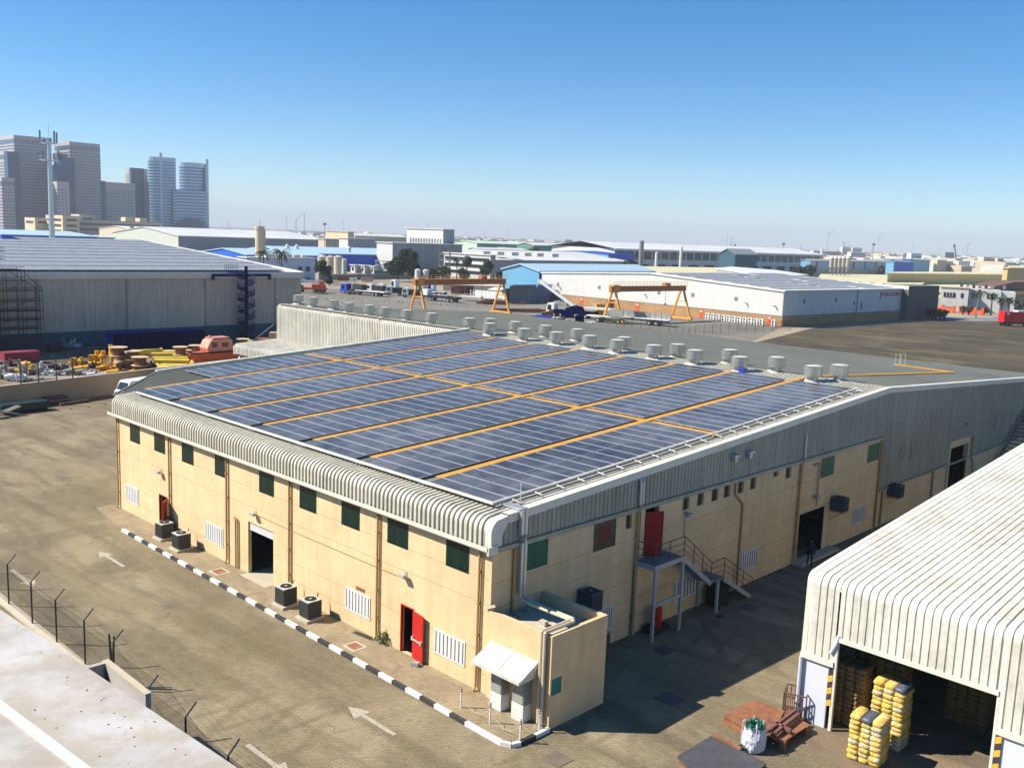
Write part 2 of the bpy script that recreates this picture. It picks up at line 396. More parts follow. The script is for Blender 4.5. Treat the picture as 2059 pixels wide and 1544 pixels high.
so = bpy.data.objects.new('sun', sl); COL.objects.link(so)
sd = Vector((math.cos(R(SUN_AZ))*math.cos(R(SUN_EL)), math.sin(R(SUN_AZ))*math.cos(R(SUN_EL)), math.sin(R(SUN_EL))))
so.rotation_euler = sd.to_track_quat('Z', 'Y').to_euler()
so.location = (0, 0, 60)
sc.view_settings.view_transform = 'Standard'; sc.view_settings.look = 'None'; sc.view_settings.exposure = 0.75
sc.render.engine = 'CYCLES'
sc.cycles.volume_bounces = 0; sc.cycles.max_bounces = 6; sc.cycles.diffuse_bounces = 1
# ================================================================ ground
g = MB(); g.quad((-6000, -6000, -0.06), (14000, -6000, -0.06), (14000, 14000, -0.06), (-6000, 14000, -0.06)); struct('ground', g, 'g_sand')
g = MB(); g.quad((-30, -60, 0), (160, -60, 0), (160, 0, 0), (80, 0, 0), (80, 78.5, 0), (20, 78.5, 0), (-30, 74, 0)); struct('paved_yard', g, 'g_yard')
g = MB(); g.quad((-30, 75.2, -0.03), (20, 79.6, -0.03), (90, 79.6, -0.03), (90, 128, -0.03), (-30, 128, -0.03)); struct('storage_yard', g, 'g_dirt')
g = MB(); g.quad((90, 62, -0.035), (142, 72, -0.035), (187, 89, -0.035), (193, 175, -0.035), (160, 240, -0.035), (90, 240, -0.035)); struct('truck_yard', g, 'g_asphalt')
g = MB(); g.quad((90, -80, -0.03), (230, -80, -0.03), (330, 60, -0.03), (300, 74, -0.03), (190, 83, -0.03), (140, 71, -0.03), (90, 50, -0.03)); struct('scrub_field', g, 'g_scrub')
g = MB(); g.quad((268, 88, -0.028), (262, 76, -0.028), (420, -20, -0.028), (440, -2, -0.028)); struct('road', g, 'g_road')
# pavement strip with striped kerb round it
KP = [(-1.95, 31.2), (-2.0, 24), (-2.05, 16), (-2.15, 6), (-2.28, -2.9)]
def kx(y):
    for (a, ya), (b, yb) in zip(KP, KP[1:]):
        if yb <= y <= ya: return a+(b-a)*(y-ya)/(yb-ya)
    return KP[0][0] if y > KP[0][1] else KP[-1][0]
g = MB(); g.prism([(0, 37), (-1.2, 37.0), (-1.9, 31.4)] + [(kx(y)+0.12, y) for y in range(30, -3, -3)] + [(-2.1, -3.0), (-1.8, -3.45), (-0.12, -3.45), (0, -3.4)], -0.02, 0.10)
struct('pavement', g, 'g_walk')
kb = MB(); path = [(kx(31.2-0.95*i), 31.2-0.95*i) for i in range(36)] + [(-2.27, -3.15), (-2.1, -3.5), (-1.75, -3.62), (-0.95, -3.64), (-0.15, -3.64)]
for i, ((xa, ya), (xb, yb)) in enumerate(zip(path, path[1:])):
    wcol = (i % 2 == 0) if i < 35 else (i not in (38,))
    kb.use('kerb_white' if wcol else 'kerb_black')
    d = Vector((xb-xa, yb-ya, 0)).normalized(); n = Vector((-d.y, d.x, 0))*0.085
    p = [Vector((xa, ya, 0))-n, Vector((xb, yb, 0))-n, Vector((xb, yb, 0))+n, Vector((xa, ya, 0))+n]
    kb.add([(q.x, q.y, -0.02) for q in p] + [(q.x, q.y, 0.17) for q in p], [(0, 3, 2, 1), (4, 5, 6, 7), (0, 1, 5, 4), (1, 2, 6, 5), (2, 3, 7, 6), (3, 0, 4, 7)])
struct('kerb', kb)
def arrow(x, y, s, dy, name='road_marking'):   # straight arrow lying along Y
    a = MB(); z = 0.004
    a.quad((x-0.10*s, y-dy*1.3, z), (x+0.10*s, y-dy*1.3, z), (x+0.10*s, y+dy*0.5, z), (x-0.10*s, y+dy*0.5, z))
    a.quad((x-0.42*s, y+dy*0.5, z), (x+0.42*s, y+dy*0.5, z), (x, y+dy*1.35, z))
    struct(name, a, 'mark')
arrow(-4.85, 1.7, 1.0, 1.15); arrow(-4.65, 26.6, 1.0, 1.3); arrow(-9.5, 26.6, 1.0, -1.3); arrow(-9.45, 1.9, 1.0, -1.1)
a = MB(); a.quad((-6, 32.1, 0.003), (-2, 31.4, 0.003), (-2, 31.48, 0.003), (-6, 32.2, 0.003)); struct('road_marking', a, 'g_walk')

# ================================================================ main warehouse
EZ = 6.68                         # gutter line
S = 0.0559
def rz_(x): return 7.86 + S*(x-0.97)
XR, X2 = 38.35, 76.3              # ridge, far eave
ZR = rz_(XR)
Wh = thing('warehouse', 'long beige warehouse with ribbed curved eaves and solar panels over its roof', 'warehouse', (0, 0, 0))
def holed(mb, axis, a0, a1, z0, z1, holes, t0, t1):
    As = sorted({a0, a1} | {h[i] for h in holes for i in (0, 1)}); Zs = sorted({z0, z1} | {h[i] for h in holes for i in (2, 3)})
    for a, b in zip(As, As[1:]):
        for c, d in zip(Zs, Zs[1:]):
            am, zm = (a+b)/2, (c+d)/2
            if any(h[0] < am < h[1] and h[2] < zm < h[3] for h in holes): continue
            if axis == 'y': mb.box(t0, t1, a, b, c, d)
            else: mb.box(a, b, t0, t1, c, d)
FD = [(16.75, 19.35, 0.1, 3.12), (4.92, 5.86, 0.1, 2.42), (gx(337, 1010).y, gx(320, 1000).y, 0.1, 2.35)]
GD = [(10.62, 11.75, 3.9, 6.32), (26.75, 30.1, 0.02, 3.05)]
GW = [(gy(a, b).x, gy(c, b).x, 5.66, 6.32) for a, b, c in ((1374, 1001, 1387), (1403, 993, 1416), (1432, 984, 1445), (1456.7, 977, 1469), (1484.7, 969, 1496.4), (1509.5, 962, 1521), (1581, 942, 1591.5), (1609, 936, 1616))]
GW += [(gy(1259.8, 1034).x, gy(1271.4, 1034).x, 5.6, 6.3), (gy(1555.5, 950).x, gy(1565.4, 950).x, 6.0, 6.3)]
wall = MB()
holed(wall, 'y', 0.25, 36.2, -0.1, 6.5, FD, 0.0, 0.22)
holed(wall, 'x', 0.0, 38.3, -0.1, 6.42, GD+GW, 0.0, 0.25)
holed(wall, 'x', 38.3, 76, -0.1, 2.62, [(51.4, 55.3, 0.02, 2.62)], 0.0, 0.25)
wall.add([(0.0, 36.2, -0.1), (5.8, 42.3, -0.1), (5.8, 42.3, 7.8), (0.0, 36.2, 7.6)], [(0, 1, 2, 3), (3, 2, 1, 0)])
wall.box(5.8, 38.3, 42.1, 42.3, -0.1, 8)
wall.box(76, 76.2, 0, 77, -0.1, 7.6)
wall.box(38.35, 76, 76.8, 77.0, -0.1, 7.6)
wall.build('wall', 'beige_wall', Wh)
# horizontal joints
j = MB()
def jseg(z, a, b, holes, front):
    cuts = sorted((h[0], h[1]) for h in holes if h[2] < z < h[3]); p = a
    for c, d in cuts + [(b, b)]:
        if c > p:
            if front: j.box(-0.006, 0.0, p, c, z-0.012, z+0.012)
            else: j.box(p, c, -0.006, 0.0, z-0.012, z+0.012)
        p = d
for z in (5.15, 4.06, 1.92, 0.95): jseg(z, 0.1, 36.2, FD, True)
for z in (5.0, 3.9, 2.9, 1.9, 0.9): jseg(z, 0.05, 38.2 if z > 2.6 else 75, GD+GW+[(51.1, 55.6, 0, 4.5)], False)
j.build('panel_joint', 'beige_joint', Wh)
# curved ribbed roof sheeting. path in (x, z), ribs repeat along y
def ribbed(path, y0, y1, pitch=0.30, h=0.075, top=0.125, sl=0.018, name='roof', material='cream_sheet', parent=None, ymap=None):
    P = [Vector((x, 0, z)) for x, z in path]; nr = []
    for i in range(len(P)):
        d = (P[min(i+1, len(P)-1)]-P[max(i-1, 0)]).normalized(); nr.append(Vector((-d.z, 0, d.x)))
    ys = []; y = y0; pan = pitch-top-2*sl
    while y < y1-pitch*0.5:
        ys += [(y, 0), (y+pan, 0), (y+pan+sl, h), (y+pan+sl+top, h)]; y += pitch
    ys.append((y1, 0))
    m = MB(); n = len(P)
    vs = [(p+nn*hh) + Vector((0, yy, 0)) for yy, hh in ys for p, nn in zip(P, nr)]
    fs = [(a*n+b, a*n+b+1, (a+1)*n+b+1, (a+1)*n+b) for a in range(len(ys)-1) for b in range(n-1)]
    m.add(vs, fs)
    return m.build(name, material, parent)
def eave_path(x0, z0, zc, r, x1, slope, zfun):
    p = [(x0, z0), (x0, zc)]
    for i in range(1, 9):
        t = math.pi/2*i/8; p.append((x0+r*(1-math.cos(t)), zc+r*math.sin(t)))
    return p
ep = eave_path(-0.22, EZ-0.05, 7.28, 0.52, 0, S, rz_)
ep += [(1.0, rz_(1.0)), (2.0, rz_(2.0)), (XR, ZR)]
ribbed(ep, 0.25, 36.2, name='roof_sheet', parent=Wh)
# wedge over the chamfered corner and part beyond y 36.2
m = MB()
for k in range(21):
    y = 36.2+0.3*k; xs = (y-36.2)*0.95+0.1
    for (ya, yb, zz) in ((y, y+0.11, 0), (y+0.15, y+0.26, 0.05)):
        m.quad((xs, ya, rz_(xs)+zz), (XR, ya, ZR+zz), (XR, yb, ZR+zz), (xs+0.2, yb, rz_(xs)+zz))
    m.quad((xs, y+0.11, rz_(xs)), (XR, y+0.11, ZR), (XR, y+0.15, ZR+.05), (xs, y+0.15, rz_(xs)+.05))
    m.quad((xs, y+0.26, rz_(xs)+.05), (XR, y+0.26, ZR+.05), (XR, y+0.30, ZR), (xs, y+0.30, rz_(xs)))
m.build('roof_sheet', 'roof_grey_shade', Wh)
ribbed([(XR, ZR), (X2, ZR-S*(X2-XR))], 0.25, 77, h=0.045, name='roof_sheet', material='roof_grey_shade', parent=Wh)
# tall curved facade of the rear wing
tp = eave_path(38.05, 5.3, 9.35, 0.6, 0, S, rz_)
tp += [(XR+0.9, ZR-0.02)]
ribbed(tp, 42.4, 77.1, name='wing_facade', material='white_sheet', parent=Wh)
m = MB(); m.box(38.3, 38.5, 42.3, 77, -0.1, 5.4); m.build('wall', 'wall_low', Wh)
# gable cladding with vertical ribs (plane y = -0.05)
def clad(x0, x1, zb, ztf, y, pitch=0.30, h=0.045, name='gable_cladding', material='grey_sheet', parent=None):
    m = MB(); x = x0; cols = []
    while x < x1-0.01:
        for dx, yy in ((0, 0), (0.13, 0), (0.16, -h), (0.27, -h)):
            if x+dx < x1: cols.append((x+dx, yy))
        x += pitch
    cols.append((x1, 0))
    vs = []; fs = []
    for xx, yy in cols: vs += [(xx, y+yy, zb), (xx, y+yy, ztf(xx))]
    for i in range(len(cols)-1): fs.append((2*i, 2*i+2, 2*i+3, 2*i+1))
    m.add(vs, fs); return m.build(name, material, parent)
def rtop(x): return rz_(x)-0.10 if x < XR else ZR-0.10-S*(x-XR)
clad(0.42, 38.3, 6.62, lambda x: min(rtop(x), 7.35+(x-0.42)*0.9) if x < 0.9 else rtop(x), -0.05, parent=Wh)
clad(38.3, 51.1, 2.75, rtop, -0.05, parent=Wh); clad(51.1, 55.6, 4.5, rtop, -0.05, parent=Wh); clad(55.6, 76.0, 2.75, rtop, -0.05, parent=Wh)
m = MB(); m.box(51.1, 51.4, -0.12, 0.25, 0, 4.5); m.box(55.3, 55.6, -0.12, 0.25, 0, 4.5); m.box(51.4, 55.3, -0.12, 0.25, 3.95, 4.5); m.build('door_surround', 'beige_wall', Wh)
m = MB()     # rounded corner trim in front of the first ribs
prof = [(0.42, EZ-0.05)] + [(x, z) for x, z in ep[:10]] + [(0.75, rz_(0.75)+0.02), (0.75, rz_(0.75)-0.3), (0.42, 7.1)]
m.extr(prof, -0.12, 0.28, 'y'); m.build('corner_trim', 'flashing', Wh)
m = MB()     # verge capping along the gable
def cap(x0, x1, z0, z1):
    m.add([(x0, -0.13, z0-0.30), (x1, -0.13, z1-0.30), (x1, -0.13, z1+0.07), (x0, -0.13, z0+0.07), (x0, 0.30, z0+0.07), (x1, 0.30, z1+0.07), (x0, 0.30, z0-0.02), (x1, 0.30, z1-0.02)],
          [(0, 1, 2, 3), (3, 2, 5, 4), (4, 5, 7, 6)])
cap(0.75, XR, rz_(0.75), ZR); cap(XR, X2+0.1, ZR, ZR-S*(X2-XR))
m.build('verge_capping', 'flashing', Wh)
m = MB(); m.box(0.15, 38.3, -0.17, -0.02, 6.40, 6.60); m.box(38.25, 76, -0.17, -0.02, 2.60, 2.72); m.build('sill_flashing', 'grey_sheet', Wh)
m = MB(); m.box(XR-0.28, XR+0.28, 0.3, 76.8, ZR+0.03, ZR+0.09); m.build('ridge_capping', 'roof_grey_shade', Wh)
m = MB(); m.beam((5.8, 42.5, rz_(5.8)+0.12), (XR, 42.5, ZR+0.14), 0.34, 0.20); m.build('verge_capping', 'white_sheet', Wh)
m = MB(); m.beam((-0.2, 36.3, 7.85), (5.8, 42.45, rz_(5.8)+0.06), 0.10, 0.10); m.build('verge_capping', 'steel', Wh)
# gutter
m = MB(); m.extr([(-0.42, EZ+0.02), (-0.42, EZ-0.16), (-0.34, EZ-0.24), (-0.08, EZ-0.24), (-0.08, EZ-0.20), (-0.32, EZ-0.20), (-0.38, EZ-0.14), (-0.38, EZ+0.02)], -0.15, 36.75, 'y')
for k in range(37): m.box(-0.425, -0.10, k+0.1, k+0.13, EZ+0.015, EZ+0.03)
m.build('gutter', 'flashing', Wh)
m = MB(); m.box(-0.12, -0.02, 0.0, 36.3, EZ-0.34, EZ-0.26); m.build('eaves_trim', 'pipe_cream', Wh)
m = MB(); m.box(-0.42, 0.12, -0.20, -0.10, EZ-0.30, EZ+0.05); m.build('gutter_end', 'flashing', Wh)
# windows on the front wall (x = 0)
def win_front(pl, pr, yt, yb, glass='glass_green'):
    ya = gx(pl, yt).y; yb_ = gx(pr, yt).y; zt = gx(pl, yt).z; zb = gx(pl, yb).z
    zt, zb = 6.38, 5.08
    fr = MB(); t = 0.04; x0, x1 = -0.012, 0.03
    fr.box(x0, x1, yb_, ya, zb, zb+t); fr.box(x0, x1, yb_, ya, zt-t, zt); fr.box(x0, x1, yb_, yb_+t, zb+t, zt-t); fr.box(x0, x1, ya-t, ya, zb+t, zt-t)
    mid = (ya+yb_)/2; fr.box(x0, x1, mid-0.015, mid+0.015, zb+t, zt-t)
    f = fr.build('window', 'frame_dark', Wh)
    p = MB(); p.box(-0.006, 0.02, yb_+t, mid-0.015, zb+t, zt-t); p.box(-0.006, 0.02, mid+0.015, ya-t, zb+t, zt-t)
    p.build('pane', glass, f)
    return f
for a in ((261, 280.8, 848, 885), (309.7, 331.5, 865.5, 903), (365.3, 388.9, 886, 922), (431.8, 453, 910, 948), (521, 551, 943, 984), (602.5, 636.6, 974, 1019),
          (687, 724, 1004, 1051), (779.7, 822, 1038, 1091), (897.8, 945, 1083, 1137)): win_front(*a)
def louv_front(pl, pr, py):
    ya = gx(pl, py).y; yb = gx(pr, py).y; z0, z1 = 0.85, 2.0
    m = MB().use('white_paint'); m.box(-0.03, 0, yb, ya, z0, z1)
    m.use('slot_dark'); n = 8; wd = (ya-yb)/n
    for i in range(n): m.box(-0.032, -0.029, yb+wd*(i+0.38), yb+wd*(i+0.62), z0+0.09, z1-0.09)
    m.build('louvre_panel', None, Wh)
for a in ((252.8, 278.5, 972), (413, 448.7, 1047), (694.7, 745.6, 1180), (874.4, 937, 1267)): louv_front(*a)
m = MB(); m.box(-0.02, 0, gx(734, 1178).y, gx(716, 1172).y, 2.10, 2.27); m.build('notice_plate', 'rust', Wh)
# downpipes on the front
for px, ext in ((227, 0), (341, 0), (457, 0), (584, 0), (763, 0), (968, 0)):
    y = gx(px, 950 if px < 600 else 1100).y
    y = {227: 36.05, 341: gx(341, 880).y, 457: gx(457, 920).y, 584: gx(584, 966).y, 763: gx(763, 1030).y, 968: gx(968, 1108).y}[px]
    m = MB(); m.tube([(-0.12, y, EZ-0.2), (-0.09, y, 6.2), (-0.09, y, 0.30), (-0.22, y, 0.14)], 0.055)
    for z in (1.2, 2.6, 4.0, 5.4): m.box(-0.16, -0.0, y-0.075, y+0.075, z, z+0.04)
    m.build('downpipe', 'pipe_tan', Wh)
    m = MB(); m.cyl((-0.04, y-0.17, 0.1), (-0.04, y-0.17, 6.25), 0.022, n=6); m.build('conduit', 'pipe_tan', Wh)
for yy in (20.6, 20.35):
    m = MB(); m.tube([(-0.07, yy, 0.1), (-0.07, yy, 2.9), (-0.07, yy+0.15, 3.02)], 0.045); m.build('conduit', 'pipe_tan', Wh)
m = MB(); m.tube([(-0.03, 18.6, 3.72), (-0.03, 14, 3.66), (-0.03, 5.6, 3.68)], 0.014, 6); m.build('conduit', 'pipe_tan', Wh)
def flood(p, axis='x'):
    m = MB(); x, y, z = p
    if axis == 'x':
        m.box(x-0.34, x-0.14, y-0.20, y+0.20, z-0.02, z+0.14, None); m.beam((x-0.2, y, z+0.1), (x, y, z+0.2), 0.04)
    else:
        m.box(x-0.20, x+0.20, y-0.36, y-0.15, z-0.02, z+0.14); m.beam((x, y-0.2, z+0.1), (x, y, z+0.2), 0.04)
    m.build('floodlight', 'steel_pale', Wh)
for q in ((325, 950), (515, 1034), (817, 1158)):
    p = gx(*q); flood((0, p.y, p.z))

# roller door, hinged doors on the front
m = MB(); m.box(0.10, 0.16, 16.75, 19.35, 2.62, 3.12)
for k in range(6): m.box(0.08, 0.10, 16.75, 19.35, 2.64+k*0.08, 2.70+k*0.08)
m.build('roller_door', 'white_paint', Wh)
m = MB(); m.box(-0.5, 2.5, 16.75, 19.35, -0.02, 0.115); m.build('door_step', 'concrete', Wh)
def leaf(hx, hy, ang, wd, z0, z1, mname, parent, bar=True, axis=1):
    m = MB(); T = Matrix.Translation((hx, hy, 0)) @ Matrix.Rotation(ang, 4, 'Z')
    m.box(0, wd, -0.025, 0.025, z0, z1, T)
    d = m.build('door', mname, parent, bevel=0.006)
    if bar:
        b = MB().use('ac_top'); zc = z0+(z1-z0)*0.42
        b.beam(T @ Vector((0.06, -0.09*axis, zc)), T @ Vector((wd-0.06, -0.09*axis, zc+0.02)), 0.05)
        b.box(wd-0.14, wd-0.05, min(0, -0.10*axis), max(0, -0.10*axis), zc-0.08, zc+0.10, T); b.box(0.03, 0.12, min(0, -0.10*axis), max(0, -0.10*axis), zc-0.08, zc+0.10, T)
        b.build('push_bar', None, d)
    return d
def frame_(y0, y1, z0, z1, mname):
    m = MB(); m.box(-0.02, 0.10, y0, y0+0.06, z0, z1); m.box(-0.02, 0.10, y1-0.06, y1, z0, z1); m.box(-0.02, 0.10, y0+0.06, y1-0.06, z1-0.06, z1)
    m.build('door_frame', mname, Wh)
frame_(4.92, 5.86, 0.1, 2.42, 'red_door'); leaf(-0.05, 4.92, R(-90-9), 0.92, 0.14, 2.36, 'red_door', Wh, axis=1)
frame_(FD[2][0], FD[2][1], 0.1, 2.35, 'maroon'); leaf(-0.05, FD[2][0], R(-90-40), 0.95, 0.14, 2.30, 'red_door', Wh, axis=-1)
# gable: windows, louvres, doors
def win_gable(x0, x1, zb, zt, glass):
    t = 0.04; fr = MB(); y0, y1 = -0.015, 0.02
    fr.box(x0, x1, y0, y1, zb, zb+t); fr.box(x0, x1, y0, y1, zt-t, zt); fr.box(x0, x0+t, y0, y1, zb+t, zt-t); fr.box(x1-t, x1, y0, y1, zb+t, zt-t)
    mid = (x0+x1)/2; fr.box(mid-0.012, mid+0.012, y0, y1, zb+t, zt-t)
    f = fr.build('window', 'frame_dark', Wh)
    p = MB(); p.box(x0+t, mid-0.012, -0.007, 0.01, zb+t, zt-t); p.box(mid+0.012, x1-t, -0.007, 0.01, zb+t, zt-t); p.build('pane', glass, f)
win_gable(1.85, 3.45, 5.12, 6.36, 'glass_teal'); win_gable(6.63, 8.28, 4.98, 6.36, 'glass_green')
win_gable(29.16, 30.95, 5.0, 6.25, 'glass_teal'); win_gable(35.95, 37.75, 5.0, 6.22, 'glass_teal')
m = MB(); m.box(7.0, 7.9, -0.012, -0.009, 5.3, 6.1); m.build('window_blind', 'maroon', Wh)
for x0, x1, z0, z1 in GW:
    m = MB(); m.box(x0, x1, 0.14, 0.17, z0, z1); f = m.build('window', 'frame_dark', Wh)
    m = MB(); m.box(x0+0.03, (x0+x1)/2-0.02, 0.135, 0.139, z0+0.04, z1-0.04); m.box((x0+x1)/2+0.02, x1-0.03, 0.135, 0.139, z0+0.04, z1-0.04); m.build('pane', 'glass_brown', f)
def louv_gable(x0, x1, z0, z1):
    m = MB().use('white_paint'); m.box(x0, x1, -0.03, 0, z0, z1); m.use('slot_dark'); n = 8; wd = (x1-x0)/n
    for i in range(n): m.box(x0+wd*(i+0.35), x0+wd*(i+0.65), -0.033, -0.029, z0+0.08, z1-0.08)
    m.build('louvre_panel', None, Wh)
for a in ((13.45, 15.8, 0.75, 1.95), (20.0, 22.0, 0.85, 2.05), (7.1, 8.35, 0.8, 2.0), (34.4, 36.4, 0.85, 2.05)): louv_gable(*a)
m = MB().use('slot_dark')
for pl, pr, yt, yb in ((1807.6, 1819.5, 897, 925), (1830, 1842, 888, 921), (1999.8, 2009, 838, 862), (2017, 2025, 834, 855)):
    x0 = gy(pl, yt).x; x1 = gy(pr, yt).x; z1 = gy(pl, yt).z; z0 = gy(pl, yb).z
    m = MB(); m.box(x0, x1, -0.13, -0.05, z0, z1)
    for k in range(8): m.box(x0+0.04, x1-0.04, -0.15, -0.13, z0+(z1-z0)*(k+0.2)/8, z0+(z1-z0)*(k+0.6)/8)
    m.build('wall_vent', 'roof_grey_shade', Wh)
for px, py in ((1470, 916), (1500, 909)):
    p = gy(px, py); m = MB(); m.box(p.x-0.28, p.x+0.28, -0.42, -0.1, p.z, p.z+0.10); m.box(p.x-0.12, p.x+0.12, -0.36, -0.1, p.z-0.3, p.z); m.build('vent_hood', 'galv', Wh)
leaf(10.62, -0.03, R(-28), 0.98, 3.92, 6.2, 'red_shade', Wh, bar=False)
m = MB(); m.box(26.6, 26.75, -0.04, 0.25, 0, 3.15); m.box(30.1, 30.55, -0.04, 0.25, 0, 3.15); m.box(26.75, 30.1, -0.04, 0.2, 3.05, 3.15); m.build('door_surround', 'wall_cream', Wh)
m = MB(); m.box(26.2, 31.2, -0.75, 0, -0.02, 0.16); m.build('door_step', 'concrete', Wh)
for k, q in enumerate(((1377.8, 1035), (1636, 1000), (1940, 854))):
    p = gy(*q); flood((p.x, 0, p.z), 'y')
    if k == 0:
        m = MB(); m.cyl((p.x-0.05, -0.05, p.z), (p.x-0.05, -0.05, 4.2), 0.02, n=6); m.build('conduit', 'steel', Wh)
# gable downpipes: silver swan necks on the cladding, tan below
def pipe_g(x, pair=True, top=None, xb=None, mn='pipe_tan'):
    xb = x if xb is None else xb; top = top or rtop(x)-0.2
    for dx in ((0, 0.2) if pair else (0,)):
        m = MB(); m.tube([(x+dx, -0.12, top), (x+dx, -0.2, top-0.15), (x+dx, -0.2, 6.75)], 0.07); m.build('downpipe', 'galv', Wh)
    m = MB(); m.tube([(x+0.1, -0.2, 6.75), (xb, -0.13, 6.35), (xb, -0.13, 3.4), (xb, -0.13, 0.1)], 0.07)
    for z in (1.0, 3.2, 5.2): m.box(xb-0.1, xb+0.1, -0.22, 0, z, z+0.05)
    m.build('downpipe', mn, Wh)
    m = MB(); m.cyl((xb+0.28, -0.05, 0.2), (xb+0.28, -0.05, 6.3), 0.03, n=6); m.build('conduit', 'pipe_tan', Wh)
pipe_g(gy(1281, 1000).x, True, None, gy(1279, 1050).x)
pipe_g(gy(1614, 900).x, False, 8.3, gy(1606, 960).x)
xq = gy(1488, 1060).x
m = MB(); m.tube([(gy(1478, 968).x, -0.08, 6.4), (gy(1478, 968).x, -0.08, 5.7), (xq, -0.08, 5.0), (xq, -0.08, 0.1)], 0.055); m.build('downpipe', 'pipe_tan', Wh)
for x in (1.25, 37.95, 38.9, 48.2):
    m = MB(); zt = 6.35 if x < 38.3 else 2.6; m.cyl((x, -0.1, 0.1), (x, -0.1, zt), 0.07); m.build('downpipe', 'pipe_tan', Wh)
m = MB(); m.tube([(56.2, -0.15, 4.3), (56.2, -0.15, 2.6), (56.8, -0.15, 2.0), (56.8, -0.15, 0.5)], 0.07); m.build('downpipe', 'pipe_tan', Wh)
m = MB(); xx = gy(1650, 905).x; m.tube([(xx-0.9, -0.1, 6.0), (xx-0.1, -0.1, 6.05), (xx-0.1, -0.1, 3.3)], 0.04); m.build('conduit', 'pipe_tan', Wh)
# paired silver conduits coming off the roof at the corner, across the annex roof
m = MB()
for d in (0, 0.22):
    m.box(1.35+d, 1.52+d, -0.34, -0.16, 6.95, rz_(1.5)+0.16)
    m.box(1.35+d, 1.52+d, -0.3, 1.0, rz_(1.5)+0.10, rz_(1.5)+0.2)
m.beam((1.5, -0.30, 6.95), (1.55, -0.22, 6.6), 0.4, 0.12)
for d in (0, 0.20): m.box(1.42+d, 1.57+d, -0.33, -0.18, 4.35, 6.6)
m.build('cable_duct', 'galv', Wh)
m = MB()
for d in (0, 0.18):
    m.tube([(1.5+d, -0.25, 4.4), (1.5+d, -0.32, 4.12), (1.5+d, -0.9, 4.05), (1.5+d, -3.32+d, 4.05), (-0.24, -3.32+d, 4.05), (-0.24, -3.32+d, 3.7), (-0.24, -3.32+d, 0.2)], 0.07)
m.build('cable_duct', 'pipe_cream', Wh)

# ---------------- annex (plant room) at the near corner
An = thing('plant_room', 'small beige flat roofed block joined to the near corner of the warehouse', 'annex', (0, 0, 0))
m = MB(); m.prism([(-0.12, -0.02), (-0.12, -3.6), (3.34, -3.6), (3.34, -0.02)], -0.1, 3.45)
m.box(-0.12, 3.34, -3.6, -3.42, 3.45, 3.93); m.box(-0.12, 0.06, -3.42, -0.02, 3.45, 3.93); m.box(3.16, 3.34, -3.42, -0.02, 3.45, 3.93)
m.build('wall', 'beige_wall', An)
m = MB(); m.box(0.06, 3.16, -3.42, -0.02, 3.45, 3.47); m.build('roof', 'concrete', An)
p = gy(1110, 1367, -3.6); q = gy(1127, 1390, -3.6)
m = MB(); m.box(p.x, q.x, -3.625, -3.6, q.z, p.z); m.build('sign_plate', 'teal_sign', An)
aw = MB()
y0, y1 = -2.93, -0.22
aw.add([(-0.12, y0, 2.66), (-0.12, y1, 2.66), (-1.20, y1, 2.10), (-1.20, y0, 2.10), (-0.12, y0, 2.60), (-0.12, y1, 2.60), (-1.20, y1, 2.00), (-1.20, y0, 2.00), (-0.12, y0, 2.02), (-0.12, y1, 2.02)],
       [(0, 3, 2, 1), (3, 7, 6, 2), (4, 5, 6, 7), (0, 8, 7, 3), (1, 2, 6, 9)])
aw.box(-1.22, -1.20, y0, y1, 1.99, 2.13); aw.beam((-0.13, -1.6, 2.67), (-1.20, -1.6, 2.11), 0.05, 0.02)
aw.build('awning', 'white_sheet', An)
m = MB(); m.beam((-0.14, 0.25, 3.95), (-0.14, -0.45, 4.25-0.0), 0.10); m.build('downpipe', 'pipe_cream', An)
def cabinet(y, label):
    t = thing('electrical_cabinet', label, 'cabinet', (-0.38, y, 0.10), 0, 'electrical cabinets under the awning')
    m = MB(); m.box(-0.24, 0.24, -0.33, 0.33, 0, 0.72); m.build('base', 'white_paint', t, bevel=0.01)
    m = MB(); m.box(-0.22, 0.22, -0.31, 0.31, 0.72, 1.75); b = m.build('casing', 'cab_grey', t, bevel=0.01)
    m = MB(); m.box(-0.235, -0.22, -0.27, 0.27, 0.78, 1.70); d = m.build('door', 'cab_grey', t)
    m = MB(); m.box(-0.255, -0.235, 0.18, 0.22, 1.1, 1.28); m.build('handle', 'steel', t)
cabinet(-1.08, 'grey and white electrical cabinet, left one under the white awning')
cabinet(-2.33, 'grey and white electrical cabinet, right one under the white awning')
# loose debris on the annex roof
for k, (x, y, a, sx, sy, sz, mn, lb) in enumerate(((0.9, -0.5, 0.5, 0.45, 0.2, 0.12, 'junk_grey', 'dark crumpled scrap on the annex roof beside the wall'),
        (1.9, -0.35, 0.2, 0.22, 0.16, 0.18, 'concrete_grey', 'grey concrete block on the annex roof against the wall'),
        (1.3, -1.85, 0.0, 0.22, 0.34, 0.20, 'concrete', 'pale concrete block under the duct on the annex roof'),
        (2.75, -2.85, 0.3, 0.5, 0.4, 0.05, 'junk_grey', 'dark flat scrap sheet on the annex roof by the far parapet'),
        (2.4, -3.1, -0.3, 0.4, 0.14, 0.05, 'junk_white', 'pale offcut lying on the annex roof near the outer parapet'))):
    m = MB(); T = Matrix.Rotation(a, 4, 'Z'); m.box(-sx/2, sx/2, -sy/2, sy/2, 0, sz, T)
    if mn == 'junk_grey':
        for i in range(6): m.beam((random.uniform(-sx, sx)/2, random.uniform(-sy, sy)/2, 0.02), (random.uniform(-sx, sx)*.7, random.uniform(-sy, sy)*.7, sz+0.06), 0.08, 0.04)
    o = m.build('debris', mn); o.location = (x, y, 3.47); tag(o, lb, 'debris')

